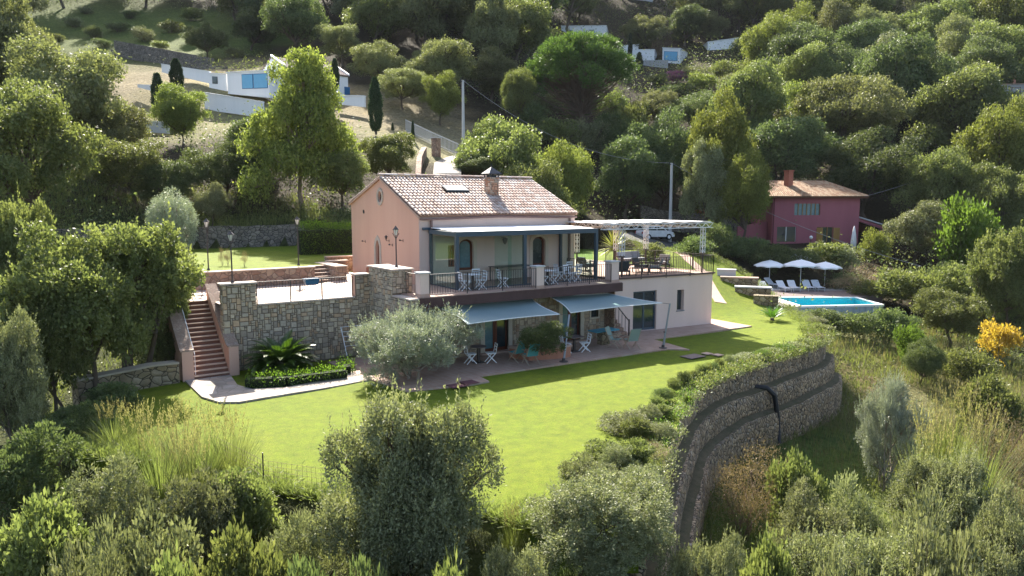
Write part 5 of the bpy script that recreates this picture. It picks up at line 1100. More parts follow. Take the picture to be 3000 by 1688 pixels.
def plant(kind, x, y, h, w=None, label=None, group=None, z=None, rz=None, cat=None, idx=None, sink=.03):
    """place a prototype (first use moves the prototype itself, later ones are copies)"""
    lst = PR[kind]; k = NEXT.get(kind, 0) if idx is None else idx; NEXT[kind] = NEXT.get(kind, 0) + 1; p = lst[k % len(lst)]
    z = gz(x, y) if z is None else z; rz = random.uniform(0, 6.28) if rz is None else rz; sx = h if w is None else w / PWID[kind]
    loc = (x, y, z - h * sink); sc = (sx, sx, h)
    if p.name not in USED: USED.add(p.name); p.location = loc; p.rotation_euler = (0, 0, rz); p.scale = sc; o = p
    else: o = copy_tree(p, loc, rz, sc)
    if label: o['label'] = label
    if group: o['group'] = group
    if cat: o['category'] = cat
    return o
PWID = dict(tall=1.05, oak=1.1, dark=1.0, yellow=1.02, green=1.06, grey=.98)
# cypress
def mk_cyp(seed):
    rg = np.random.default_rng(seed); z = rg.random(1500) ** .8; r = .085 * np.sin(np.pi * np.clip(z * .93 + .07, 0, 1)) ** .6 * (1 - z * .35); a = rg.random(1500) * 6.283
    r = r * (1 + .15 * np.sin(a * 3 + z * 20)); P = np.stack([r * np.cos(a), r * np.sin(a), .03 + z * .95], 1); d = np.stack([np.cos(a) * .35, np.sin(a) * .35, np.ones(1500)], 1)
    P = np.repeat(P, 8, 0) + rg.normal(size=(12000, 3)) * .01; return proto('cypress_tree', '', 'tree', (P, np.repeat(d, 8, 0), rg.random(12000)), MB().tube([(0, 0, -.03), (0, 0, .9)], [.018, .004], 6), L_CYP, BARK, .028, .4, .35, 0, seed)
PR['cypress'] = [mk_cyp(51), mk_cyp(52)]; PWID['cypress'] = .17
# olive with thin upright shoots
def mk_olive(seed, n=34000, R=.5, lm=L_OLV, size=.03, z0=.12, up=.5, name='olive_tree'):
    rg = np.random.default_rng(seed); lo = lobes_round(rg, 18, R, z0, .95, (.26, .42), .95); c = crown_pts(rg, int(n * .75), lo, 7, .02, .13, .6)
    m = 520; d = rdirs(m, rg); d[:, 2] = np.abs(d[:, 2]) * .9 + .1; b = np.array([0, 0, z0 + .3]) + d * np.array([R, R, (.95 - z0) * .55]) * .8; t = np.linspace(0, 1, 12)[None, :, None]
    g = d * .5 + np.array([0, 0, up]); Lg = rg.uniform(.06, .17, m)[:, None, None]; S = (b[:, None, :] + g[:, None, :] * t * Lg).reshape(-1, 3); S += rg.normal(size=S.shape) * .005
    P = np.concatenate([c[0], S]); Dn = np.concatenate([c[1], np.repeat(g, 12, 0)]); T = np.concatenate([c[2], np.repeat(rg.random(m), 12)])
    return proto(name, '', 'tree', (P, Dn, T), branches(rg, lo, z0 + .14, .03, 9, (0, 0), stems=2, spread=.04), lm, BARKP, size, .3, .75, 0, seed)
PR['olive'] = [mk_olive(61), mk_olive(62, R=.46)]; PWID['olive'] = 1.05
# umbrella pine
def mk_pine(seed):
    rg = np.random.default_rng(seed); lo = []
    for i in range(110):
        a = rg.random() * 6.283; f = math.sqrt(rg.random()); r = .46 * f; top = .93 - .34 * f ** 2.6; z = top - rg.uniform(0, .17) * (i % 2) - abs(rg.normal()) * .02; q = rg.uniform(.05, .09); lo.append((r * math.cos(a), r * math.sin(a), z, q, q * .85))
    P, d, t = crown_pts(rg, 70000, lo, 10, .012, .15, .55); tr = MB(); tr.tube([(0, 0, -.03), (.012, 0, .25), (0, .01, .5)], [.03, .025, .018], 8)
    for l in lo: 
        b = Vector((0, 0, rg.uniform(.28, .55))); e = Vector(l[:3]); mm = b.lerp(e, .5) + Vector((0, 0, -.05)); tr.tube([b, mm, e], [.008, .006, .003], 4)
    for i in range(260):
        a = rg.random() * 6.283; z = rg.uniform(.2, .6); e = Vector((math.cos(a), math.sin(a), rg.uniform(.1, .5))) * rg.uniform(.15, .4); b = Vector((0, 0, z)); tr.tube([b, b + e * .5 + Vector((0, 0, -.01)), b + e], [.0035, .0025, .0012], 3)
    return proto('umbrella_pine', '', 'tree', (P, d + np.array([0, 0, .5]), t), tr, L_PINE, mat('pine_bark', (.17, .12, .09), (.11, .08, .06), .95, 3, 14, .6, .03), .022, .3, .7, 0, seed, 'crown', 'trunk')
PR['pine'] = [mk_pine(71)]; PWID['pine'] = 1.0
# shrubs: generic rounded bushes of several leaf kinds (unit height, width about 1.2)
def mk_bush(seed, lm, n=9000, size=.05, R=.58, nl=14, asp=.55, name='shrub', sprig=8, sig=.035, up=.2, jit=.8, bm=None, stems=4, inner=.16, z0=.08):
    rg = np.random.default_rng(seed); lo = lobes_round(rg, nl, R, z0, .95, (.26, .44), .9); P, d, t = crown_pts(rg, n, lo, sprig, sig, inner, .6)
    return proto(name, '', 'shrub', (P, d + np.array([0, 0, up]), t), branches(rg, lo, .15, .014, 8, stems=stems, spread=.05), lm, bm or BARK, size, asp, jit, 0, seed, 'foliage', 'stems', 0)
PR['bush_dark'] = [mk_bush(81, L_DARK), mk_bush(82, L_DARK, nl=20)]; PR['bush_green'] = [mk_bush(83, L_GRN), mk_bush(84, L_GRN, nl=20)]
PR['bush_grey'] = [mk_bush(85, L_OLD, asp=.4), mk_bush(86, L_OLD, nl=20, asp=.4)]; PR['bush_bright'] = [mk_bush(87, L_BRT)]; PR['bush_yellow'] = [mk_bush(88, L_YEL)]
PR['bush_brown'] = [mk_bush(89, L_BRN, 5000, .035, asp=.25, inner=.3, bm=mat('twig', (.2, .15, .11), None, .9), stems=7)]
PR['bush_pink'] = [mk_bush(90, L_PNK)]; PR['bush_orange'] = [mk_bush(91, L_ORG, 4200, .06, inner=.25, sprig=6, stems=2, z0=.3)]
for k in list(PR):
    if k.startswith('bush'): PWID[k] = 1.25
# spiky rosette plants
def blades(rg, n, L, w, base_r, elev, bendf, lm, name, cat, trunk_h=0, seg=4, leaflets=0, cname='fronds'):
    root = empty(name, HOLD); root['category'] = cat; Vs, Qs, Ts = [], [], []; o = 0
    for i in range(n):
        a = i * 2.39996 + rg.normal() * .1; e = R(elev[0] + (elev[1] - elev[0]) * (i / n) ** .8 + rg.normal() * 4); Ln = L * rg.uniform(.85, 1.08); h = np.array([math.cos(a), math.sin(a), 0]); s = np.array([-math.sin(a), math.cos(a), 0]); pts = []; p = h * base_r + np.array([0, 0, trunk_h]); el = e
        for k in range(seg + 1): pts.append(p.copy()); p = p + (h * math.cos(el) + np.array([0, 0, math.sin(el)])) * Ln / seg; el -= bendf / seg
        pts = np.array(pts); tt = rg.random()
        if leaflets:
            m = leaflets; u = np.linspace(.12, 1, m); ix = np.clip((u * seg).astype(int), 0, seg - 1); fr = u * seg - ix; C_ = pts[ix] * (1 - fr[:, None]) + pts[ix + 1] * fr[:, None]; dr_ = pts[ix + 1] - pts[ix]; dr_ /= np.linalg.norm(dr_, axis=1)[:, None]
            for sd in (-1, 1):
                ll = L * .17 * np.sin(np.pi * np.clip(u * .85 + .12, 0, 1))[:, None]; dd_2 = s * sd * .8 + dr_ * .6 + np.array([0, 0, .25]); wv = dr_ * .018 * L
                V4 = np.stack([C_ - wv, C_ + wv, C_ + dd_2 * ll + wv * .3, C_ + dd_2 * ll - wv * .3], 1); Vs.append(V4.reshape(-1, 3)); Qs.append(np.arange(m * 4).reshape(-1, 4) + o); o += m * 4; Ts.append(np.full(m, tt))
        else:
            wd_ = w * np.array([.5, 1, 1, .7, .08])[:seg + 1]; V2 = np.stack([pts - s * wd_[:, None] / 2, pts + s * wd_[:, None] / 2], 1).reshape(-1, 3); Vs.append(V2)
            Qs.append(np.array([(2 * k, 2 * k + 1, 2 * k + 3, 2 * k + 2) for k in range(seg)]) + o); o += len(V2); Ts.append(np.full(seg, tt))
    npmesh(cname, np.concatenate(Vs), np.concatenate(Qs), np.concatenate(Ts), lm, root); MB().tube([(0, 0, -.1), (0, 0, trunk_h + .02)], [base_r * 1.4, base_r * 1.1], 9).build('trunk', BARK, root); return root
rgp = np.random.default_rng(5)
cyc = blades(rgp, 90, 1.55, .1, .16, (80, -2), 1.1, L_CYC, 'cycad', 'palm', .35, 6, 34)
x, y, z = at(838, 1090, .05); cyc.location = (-7.45, -1.7, .05); cyc['label'] = 'large dark green cycad in front of the cut stone terrace wall'
cy2 = blades(rgp, 30, .95, .1, .1, (75, 20), .5, L_CYC, 'cycad', 'palm', .15, 5, 24); p = onlawn(2262, 940); cy2.location = p; cy2['label'] = 'small cycad alone on the lawn near the pool'
PR['yucca'] = [blades(rgp, 95, 1.0, .07, .05, (88, -25), .25, L_YUC, 'yucca', 'plant', 1.2, 4)]; PWID['yucca'] = 1
def place_yucca(px, py, d, s, lb, dz=0):
    p = D(px, py, d); o = plant('yucca', p[0], p[1], s, s, lb, 'yuccas behind the right terrace', z=(p[2] if dz is None else gz(p[0], p[1]) + dz), sink=0)
for px, d, s, lb in [(1800, 52, 1.4, 'tallest spiky yellow green yucca behind the canopy'), (1765, 50, .9, 'spiky yucca low at the left behind the pergola glass'), (1830, 49, 1.0, 'bright yellow green yucca right of the tallest one'), (1812, 47, .75, 'small bright yucca in front of the taller ones'), (1850, 48, .75, 'spiky yucca at the right end of the yucca group')]: place_yucca(px, 740, d, s, lb)
# clipped hedges: boxes of leaves
def hedge(name, pts, w, h, lm, label, cat='hedge', n=90, size=.07, base=None, rough_=.06, group=None):
    rg = np.random.default_rng(len(pts) + int(h * 100)); Ps, Ds = [], []; O = np.array([pts[0][0], pts[0][1], base if base is not None else gz(*pts[0])])
    for a, b in zip(pts[:-1], pts[1:]):
        a, b = np.array(a, float), np.array(b, float); L = np.linalg.norm(b - a); t = (b - a) / L; nn = np.array([-t[1], t[0]]); m = int(L * (2 * h + w) * n * 4)
        u = rg.random(m) * L; q = rg.random(m) * (2 * h + w); side = np.where(q < h, -1, np.where(q < 2 * h, 1, 0)); zz = np.where(side == 0, h, rg.random(m) * h); off = np.where(side == 0, (rg.random(m) - .5) * w, side * w / 2)
        zz = zz + rg.normal(size=m) * rough_ * (1 + (side == 0)); off = off + rg.normal(size=m) * rough_; off *= (1 + .08 * np.sin(u * 2.1)); zz *= 1 + .05 * np.sin(u * 1.7)
        P2 = a + t * u[:, None] + nn * off[:, None]; zb = np.full(m, O[2]) if base is not None else TH(P2[:, 0], P2[:, 1]); Ps.append(np.stack([P2[:, 0], P2[:, 1], zb + zz], 1)); Ds.append(np.stack([nn[0] * side, nn[1] * side, (side == 0) * 1.0 + .25], 1))
    P = np.concatenate(Ps) - O; d = np.concatenate(Ds); root = empty(name, O, 0, label, cat, group); npmesh('foliage', leaves(P, d, size, rg, .6, .8), quads(len(P)), rg.random(len(P)), lm, root)
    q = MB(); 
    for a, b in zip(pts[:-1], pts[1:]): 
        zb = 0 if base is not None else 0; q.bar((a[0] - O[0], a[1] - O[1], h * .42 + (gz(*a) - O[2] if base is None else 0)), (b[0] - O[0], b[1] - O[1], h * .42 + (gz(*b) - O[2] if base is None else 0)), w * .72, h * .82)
    q.build('shade_core', mat('hedge_shade', (.02, .028, .012), (.012, .018, .008), 1), root); return root  # solid near-black core: shade between the leaves put into its colour
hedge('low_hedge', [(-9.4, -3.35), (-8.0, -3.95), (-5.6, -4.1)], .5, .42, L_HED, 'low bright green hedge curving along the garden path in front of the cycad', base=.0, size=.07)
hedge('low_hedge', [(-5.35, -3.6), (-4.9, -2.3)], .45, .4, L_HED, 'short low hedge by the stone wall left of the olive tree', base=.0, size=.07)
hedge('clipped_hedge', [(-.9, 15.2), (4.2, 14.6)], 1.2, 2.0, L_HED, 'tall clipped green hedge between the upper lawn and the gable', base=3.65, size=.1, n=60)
wallseg('low_rubble_wall', [(-1.0, 10.2), (1.2, 10.0)], .95, .4, RUBP, 'low pinkish rubble wall meeting the back corner of the pink gable', base=2.85, below=.1, cope=COPE)

# ------------------------------------------------------------------ buildings and walls on the hillside
def vslab(mb, px0, yt0, yb0, d0, px1, yt1, yb1, d1, th=.3, O=(0, 0, 0)):
    """upright slab between two photo columns at given depths"""
    a0, a1, b0, b1 = [Vector(map(float, D(*q))) - Vector(O) for q in ((px0, yb0, d0), (px0, yt0, d0), (px1, yb1, d1), (px1, yt1, d1))]
    a1.x, a1.y = a0.x, a0.y; b1.x, b1.y = b0.x, b0.y; n = (b0 - a0).cross(Vector((0, 0, 1))).normalized()
    if n.dot(Vector(VX)) < 0: n = -n
    mb.slab([a0, b0, b1, a1], th, n); return a0, b0, a1, b1, n
def vthing(name, label, cat, args, mt, th=.3, group=None, part='masonry', cope=None):
    O = Vector(map(float, D(args[0], args[2], args[3]))); o = empty(name, O, 0, label, cat, group); q = MB(); a0, b0, a1, b1, n = vslab(q, *args, th=th, O=O); fixnormals(q.build(part, mt, o))
    if cope: q = MB(); up = Vector((0, 0, .12)); k = n * .08; q.slab([a1 - k, b1 - k, b1 + n * th + k, a1 + n * th + k], .12, (0, 0, 1)); fixnormals(q.build('coping', cope, o))
    return o
def blockhouse(name, label, px0, yt0, yb0, d0, px1, yt1, yb1, d1, depth, mt, roofmat=None, wins=(), doors_=(), group=None, cat='house', slope=0):
    """flat roofed block: front between two photo columns, windows as (u0,u1,v0,v1,material,frame)"""
    O = Vector(map(float, D(px0, yb0, d0))); o = empty(name, O, 0, label, cat, group); q = MB(); a0, b0, a1, b1, n = vslab(q, px0, yt0, yb0 + 25, d0, px1, yt1, yb1 + 25, d1, th=depth, O=O); fixnormals(q.build('walls', mt, o))
    q = MB(); k = .12; u = (b1 - a1).normalized(); q.slab([a1 - n * k - u * k + Vector((0, 0, .003)), b1 - n * k + u * k + Vector((0, 0, .003)), b1 + n * (depth + k) + u * k + Vector((0, 0, .003)), a1 + n * (depth + k) - u * k + Vector((0, 0, .003))], .12, (0, 0, 1)); fixnormals(q.build('roof', roofmat or mt, o))
    H0 = Vector(map(float, D(px0, yt0, d0))).z - O.z
    for (u0, u1, v0, v1, gm, fm) in wins:
        f = lambda uu, vv, off: a1.lerp(b1, uu) + Vector((0, 0, -vv)) - n * off
        q = MB(); q.slab([f(u0, v1, .05), f(u1, v1, .05), f(u1, v0, .05), f(u0, v0, .05)], .06, n); w_ = fixnormals(q.build('window', fm, o)); e = .08 / max(.5, (b1 - a1).length); q = MB(); q.slab([f(u0 + e, v1 - .08, .07), f(u1 - e, v1 - .08, .07), f(u1 - e, v0 + .08, .07), f(u0 + e, v0 + .08, .07)], .018, n); fixnormals(q.build('pane', gm, w_))
    return o
SKYB = mat('sky_blue_shutter', (.16, .42, .62), (.13, .37, .56), .5, 2, 8, 0, spec=.5); BLUF = mat('blue_frame', (.03, .14, .3), None, .5)
vthing('garden_wall', 'long whitewashed wall running downhill left of the white house on the slope', 'wall', (474, 189, 212, 112, 614, 211, 245, 108), WHITE, .3, 'whitewashed walls on the slope', cope=WHITE)
blockhouse('outbuilding', 'small whitewashed outbuilding with one barred window left of the blue doors', 614, 216, 246, 107.5, 665, 219, 249, 106.5, 4, WHITE, wins=[(.2, .5, .35, 1.35, DKGL, STEEL)], cat='building')
blockhouse('garden_room', 'flat roofed white annex with large sky blue sliding doors', 668, 214, 250, 105, 790, 208, 262, 101, 6, WHITE, wins=[(.36, .63, .3, 2.25, SKYB, BLUF), (.64, .97, .3, 2.25, SKYB, BLUF)], cat='building')
# gabled white house
wh = empty('white_house', D(795, 260, 106), 0, 'gabled white house with a grey pink tiled roof behind the tall yellow green tree', 'house'); O = wh.location.copy()
A0 = Vector(map(float, D(835, 232, 101))); B0 = Vector(map(float, D(1019, 224, 108))); u = (B0 - A0); L_ = math.hypot(u.x, u.y); u = Vector((u.x, u.y, 0)) / L_; n = Vector((-u.y, u.x, 0)); zt = B0.z; dp = 7.0
q = MB(); a, b = Vector((A0.x, A0.y, zt)) - O, Vector((B0.x, B0.y, zt)) - O; lo_ = Vector((0, 0, -5.5)); q.slab([a + lo_, b + lo_, b, a], .35, n); q.slab([a + n * dp + lo_, b + n * dp + lo_, b + n * dp, a + n * dp], .35, -n); q.build('long_walls', WHITE, wh)
for e, s in ((a, 1), (b, -1)): q = MB(); q.slab([e + lo_ + n * .36, e + lo_ + n * (dp - .36), e + n * (dp - .36) + Vector((0, 0, .1)), e + n * dp / 2 + Vector((0, 0, 1.75)), e + n * .36 + Vector((0, 0, .1))], .35, u * s); fixnormals(q.build('gable_wall', WHITE, wh))
q = MB(); up = Vector((0, 0, 1.85)); tiles(a - n * .2 - u * .1, b - n * .2 + u * .1, a + n * dp / 2 + up - u * .1, b + n * dp / 2 + up + u * .1, .3, .5, 5, q, .12); tiles(b + n * (dp + .2) + u * .1, a + n * (dp + .2) - u * .1, b + n * dp / 2 + up + u * .1, a + n * dp / 2 + up - u * .1, .3, .5, 6, q, .12)
q.build('roof', attr_mat('grey_pink_tile', [(.42, .34, .3), (.36, .28, .25), (.48, .4, .36)], (.2, .15, .13)), wh)
q = MB()
for e in (a - u * .16, b - u * .1): q.slab([e + Vector((0, 0, .02)) - n * .2, e + n * dp / 2 + up + Vector((0, 0, .02)), e + n * dp / 2 + up + Vector((0, 0, .3)), e + Vector((0, 0, .3)) - n * .2], .26, u); 
fixnormals(q.build('white_verges', WHITE, wh)); q = MB(); c_ = a + u * 9.2; q.slab([c_ + Vector((0, 0, -2.6)) - n * .04, c_ + u * .9 + Vector((0, 0, -2.6)) - n * .04, c_ + u * .9 + Vector((0, 0, -1.5)) - n * .04, c_ + Vector((0, 0, -1.5)) - n * .04], .05, n); q.build('window', BLUF, wh)
vthing('garden_wall', 'whitewashed terrace wall right of the gabled white house', 'wall', (990, 281, 306, 99, 1068, 283, 314, 97), WHITE, .3, 'whitewashed walls on the slope', cope=WHITE)
vthing('garden_wall', 'white retaining wall below the blue doors, partly behind two trees', 'wall', (600, 272, 322, 100, 770, 300, 345, 95), WHITE, .3, 'whitewashed walls on the slope', cope=WHITE)
vthing('garden_wall', 'short whitewashed wall between the two dark cypresses on the slope', 'wall', (462, 256, 290, 102, 508, 259, 300, 101), WHITE, .3, 'whitewashed walls on the slope', cope=WHITE)
vthing('garden_wall', 'low whitewashed wall left of the left cypress on the bare slope', 'wall', (403, 247, 256, 105, 450, 249, 268, 103), WHITE, .3, 'whitewashed walls on the slope')
vthing('road_wall', 'pale grey rendered wall beside the hill road at the left', 'wall', (300, 347, 378, 89, 500, 361, 392, 85), GRST, .35, cope=WHITE)
vthing('terraced_stone_wall', 'upper grey dry stone terrace wall on the slope at the upper left', 'stone wall', (335, 118, 148, 140, 620, 170, 196, 125), RUBD, .6, 'dry stone terraces on the slope')
vthing('terraced_stone_wall', 'lower grey dry stone terrace wall on the slope at the upper left', 'stone wall', (325, 145, 168, 136, 660, 196, 214, 120), RUBD, .6, 'dry stone terraces on the slope')
# far villas
blockhouse('far_villa', 'white flat roofed villa above the umbrella pine with two windows', 1644, 77, 112, 190, 1776, 76, 112, 188, 8, WHITE, wins=[(.14, .26, 1.0, 3.2, DKGL, BLUF), (.62, .74, .9, 3.2, DKGL, BLUF)], group='white villas far up the hill')
blockhouse('far_villa', 'white stepped villa right of the umbrella pine behind two cypresses', 1822, 147, 178, 178, 1916, 146, 176, 176, 7, WHITE, wins=[(.88, .96, 3, 4, DKGL, STEEL)], group='white villas far up the hill')
blockhouse('far_villa', 'long low white building below the stepped villa', 1808, 136, 150, 184, 1870, 131, 150, 184, 5, WHITE, group='white villas far up the hill')
blockhouse('far_villa', 'small white villa with a large sky blue window beside the round grey tree', 1940, 141, 176, 176, 1992, 143, 178, 174, 6, WHITE, wins=[(.08, .85, .7, 2.8, SKYB, BLUF)], group='white villas far up the hill')
blockhouse('far_villa', 'low white curved villa half hidden at the far right of the white group', 2072, 124, 152, 184, 2160, 112, 148, 184, 8, WHITE, group='white villas far up the hill')
blockhouse('far_villa', 'pale building at the top edge of the photo above the white villas', 1836, -8, 14, 226, 1912, -8, 14, 226, 8, GRST, wins=[(.55, .75, 1, 2.6, DKGL, STEEL)], group='white villas far up the hill')
vthing('retaining_wall', 'grey brown retaining wall under the white villas', 'wall', (1876, 177, 216, 172, 1956, 176, 212, 170), GREY, .5)
vthing('retaining_wall', 'white terrace front below the stepped villa left of the cypress', 'wall', (1815, 146, 196, 176, 1880, 150, 190, 175), WHITE, .5)
dh = blockhouse('stone_house', 'dark stone house with a low tiled roof at the right edge among the trees', 2862, 250, 292, 118, 3040, 246, 288, 116, 7, GREY, COPE, wins=[(.0, .28, .3, 2.2, DKGL, WOOD), (.55, .7, .4, 1.6, DKGL, WOOD)])
q = MB(); p = Vector(map(float, D(2962, 240, 119))) - dh.location; q.box(p.x - .5, p.x + .5, p.y - .5, p.y + .5, p.z - 2, p.z + 1.6); q.build('chimney', TERR, dh)
# raspberry house
rh = empty('raspberry_house', (54.75, 19.2, 2.4), 0, 'raspberry pink two storey house with an ochre tile hipped roof, right of the canopy', 'house'); O = rh.location.copy()
A0 = Vector((54.6, 19.3, 2.0)); B0 = Vector((62.6, 13.7, 2.0)); u = (B0 - A0).normalized(); n = Vector((-u.y, u.x, 0)); LL = (B0 - A0).length; DP = 8.0; zt = 7.75; W3 = lambda s, o, z: A0 - O + u * s + n * o + Vector((0, 0, z - 2.0))
pf = lambda s, z, o: tuple(W3(s, -o, z)); hs = [[(2.45, 5.65), (5.35, 5.65), (5.35, 6.95), (2.45, 6.95)], [(.6, 2.65), (2.75, 2.65), (2.75, 4.35), (.6, 4.35)], [(5.1, 2.35), (6.9, 2.35), (6.9, 4.3), (5.1, 4.3)]]
q = wallpanel([(0, 1.0), (LL, 1.0), (LL, zt), (0, zt)], hs, pf, .3); fixnormals(q.build('front_wall', REDP, rh))
q = MB(); q.slab([W3(.005, .302, 1), W3(.005, DP, 1), W3(.005, DP, zt - .01), W3(.005, .302, zt - .01)], .3, u); q.slab([W3(LL - .305, .302, 1), W3(LL - .305, DP, 1), W3(LL - .305, DP, zt - .01), W3(LL - .305, .302, zt - .01)], .3, u); q.build('side_walls', REDP, rh)
q = MB(); q.slab([W3(-3.4, 1.5, 1), W3(-.02, 1.5, 1), W3(-.02, 1.5, 4.9), W3(-3.4, 1.5, 4.3)], .3, n); q.build('side_wing', REDP, rh)
for (i, h_), (gm, fmn) in zip(enumerate(hs), ((CURT, WOOD), (DKGL, WOOD), (DKGL, WOOD))):
    s0, z0_, s1_, z1_ = h_[0][0], h_[0][1], h_[1][0], h_[2][1]; q = MB(); q.slab([W3(s0, .2, z0_), W3(s1_, .2, z0_), W3(s1_, .2, z1_), W3(s0, .2, z1_)], .04, n); w_ = q.build('window' if i < 2 else 'terrace_door', gm, rh); q = MB(); nb = (6, 2, 3)[i]
    for k in range(nb + 1): sx = s0 + (s1_ - s0) * k / nb; q.slab([W3(sx - .04, .13, z0_), W3(sx + .04, .13, z0_), W3(sx + .04, .13, z1_), W3(sx - .04, .13, z1_)], .05, n)
    q.build('glazing_bars', mat('ochre_shutter', (.35, .2, .06), None, .6) if i != 1 else WHITE, w_)
q = MB(); q.slab([W3(5.05, -.06, 2.35), W3(5.75, -.06, 2.35), W3(5.75, -.06, 4.25), W3(5.05, -.06, 4.25)], .05, n); q.build('shutter', MATS['ochre_shutter'], rh); q = MB(); q.slab([W3(6.95, -.06, 2.35), W3(7.65, -.06, 2.35), W3(7.65, -.06, 4.25), W3(6.95, -.06, 4.25)], .05, n); q.build('shutter', MATS['ochre_shutter'], rh)
q = MB(); E0, E1, E2, E3 = W3(-.6, -.6, zt), W3(LL + .6, -.6, zt), W3(LL + .6, DP + .6, zt), W3(-.6, DP + .6, zt); R0, R1 = W3(.0, DP / 2, zt + 1.75), W3(LL - 2.4, DP / 2, zt + 1.75)
tiles(E0, E1, R0, R1, .25, .42, 8, q, .1); tiles(E2, E3, R1, R0, .25, .42, 9, q, .1); tiles(E1, E2, R1, R1 + n * .01, .25, .42, 10, q, .1); ridge_tiles(R0, R1, q, 4, .15); ridge_tiles(E1, R1, q, 6, .15); q.build('roof', TILEO, rh)
q = MB(); q.add([W3(-.62, -.62, zt - .22), W3(LL + .62, -.62, zt - .22), W3(LL + .62, DP + .62, zt - .22), W3(-.62, DP + .62, zt - .22), W3(-.62, -.62, zt - .13), W3(LL + .62, -.62, zt - .13), W3(LL + .62, DP + .62, zt - .13), W3(-.62, DP + .62, zt - .13)], [(0, 3, 2, 1), (4, 5, 6, 7), (0, 1, 5, 4), (1, 2, 6, 5), (2, 3, 7, 6), (3, 0, 4, 7)]); q.build('eaves', WOOD, rh)
q = MB(); p = W3(2.6, 2.6, zt); q.box(p.x - .42, p.x + .42, p.y - .32, p.y + .32, p.z + .4, p.z + 2.9); q.box(p.x - .5, p.x + .5, p.y - .4, p.y + .4, p.z + 2.9, p.z + 3.0); q.build('chimney', mat('brick_red', (.36, .14, .09), (.28, .1, .07), .9, 4, 30, .4), rh)
q = MB(); q.tube([W3(.15, -.07, 7.5), W3(.15, -.07, 2.0)], .06, 6); q.build('downpipe', mat('maroon_pipe', (.14, .03, .035), None, .6), rh)
q = MB(); q.slab([W3(LL + .05, .3, 5.4), W3(LL + 3.6, .3, 4.3), W3(LL + 3.6, 4.5, 4.3), W3(LL + .05, 4.5, 5.4)], .14, (0, 0, 1)); fixnormals(q.build('porch_roof', GRST, rh)); q = MB(); q.slab([W3(LL + .05, .5, 5.0), W3(LL + 3.2, .5, 4.0), W3(LL + 3.2, .5, 4.34), W3(LL + .05, .5, 5.36)], .3, n); fixnormals(q.build('porch_beam', REDP, rh))
q = MB(); q.slab([W3(LL + 2.7, .5, 1.5), W3(LL + 3.15, .5, 1.5), W3(LL + 3.15, .5, 3.98), W3(LL + 2.7, .5, 3.98)], .3, n); q.build('porch_pillar', REDP, rh); q = MB(); q.slab([W3(LL + .05, 4.2, 1.5), W3(LL + 3.0, 4.2, 1.5), W3(LL + 3.0, 4.2, 4.4), W3(LL + .05, 4.2, 5.2)], .2, n); q.build('porch_back', WOOD, rh)
o = empty('closed_parasol', D(2499, 738, 78), 0, 'folded pale grey parasol standing in front of the raspberry house', 'parasol'); q = MB(); q.lathe([(.05, .2), (.26, .5), (.3, 1.0), (.22, 1.8), (.1, 2.5), (.02, 2.75)], n=10); q.build('folded_canopy', MATS['parasol_cloth'], o, smooth=True); q = MB(); q.lathe([(.3, 0), (.3, .06), (.03, .08), (.03, .3)], n=10); q.build('base', GREY, o)
for i, (px, py) in enumerate([(2376, 696), (2580, 694), (2695, 694)]):
    p = D(px, py, 79); o = empty('globe_lamp', (p[0], p[1], p[2] - 1.3), 0, ['white globe garden lamp in front of the raspberry house wall', 'white globe garden lamp by the porch of the raspberry house', 'white globe garden lamp right of the porch'][i], 'garden lamp', 'globe garden lamps'); q = MB(); q.lathe([(.02, -.2), (.14, -.12), (.2, 0), (.14, .14), (.03, .2)], (0, 0, 1.3), 12); q.build('globe', WHITE, o, smooth=True); q = MB(); q.tube([(0, 0, -.5), (0, 0, 1.1)], .04, 6); q.build('post', IRON, o)
rs = empty('red_shed', D(2147, 690, 92), .4, 'small orange red building half hidden behind the grey green tree', 'building'); q = MB(); q.box(-2.2, 2.2, 0, 4, -2, 3.0); q.build('walls', mat('vermilion', (.5, .12, .08), (.42, .1, .07), .9, 1, 12, .2), rs); q = MB(); q.box(-2.5, 2.5, -.3, 4.3, 3.003, 3.2); q.build('roof', TERR, rs)
q = MB(); q.box(-1.2, .4, -.03, 0, .2, 2.2); q.build('doorway', WOOD, rs)
# utility poles and wires
def upole(px, yb, yt, d, lb):
    b = D(px, yb, d); t = D(px, yt, d); g_ = gz(b[0], b[1]); o = empty('utility_pole', (b[0], b[1], g_), 0, lb, 'utility pole', 'concrete utility poles'); H = t[2] - g_; q = MB(); q.tube([(0, 0, -.3), (0, 0, H)], [.2, .13], 8); q.build('shaft', GRST, o); q = MB(); q.bar((-.35, 0, H - .15), (.35, 0, H - .15), .07); q.tube([(-.3, 0, H - .1), (-.3, 0, H + .1)], .05, 6); q.tube([(.3, 0, H - .1), (.3, 0, H + .1)], .05, 6); q.build('crossarm', STEEL, o); return Vector((b[0], b[1], g_ + H))
t1 = upole(1358, 470, 235, 84, 'tall pale utility pole beside the hill road behind the villa roof'); t2 = upole(1962, 715, 478, 80, 'pale utility pole behind the parked white car')
def wire(a, b, sag, lb):
    a, b = Vector(a), Vector(b); q = MB(); q.tube([a.lerp(b, k / 16) - a - Vector((0, 0, sag * 4 * (k / 16) * (1 - k / 16))) for k in range(17)], .022, 4); o = q.build('overhead_wire', mat('wire', (.3, .3, .31), None, .6), loc=a); tag(o, lb, 'wire', 'overhead wires')
wire(t1, t2, 2.2, 'overhead wire sagging between the two utility poles'); wire(t2, Vector(map(float, D(2700, 780, 70))), 1.0, 'overhead wire falling from the right pole past the raspberry house'); wire(Vector(map(float, D(2535, 575, 82))), Vector(map(float, D(2960, 395, 95))), .8, 'overhead wire rising right from the raspberry house roof')
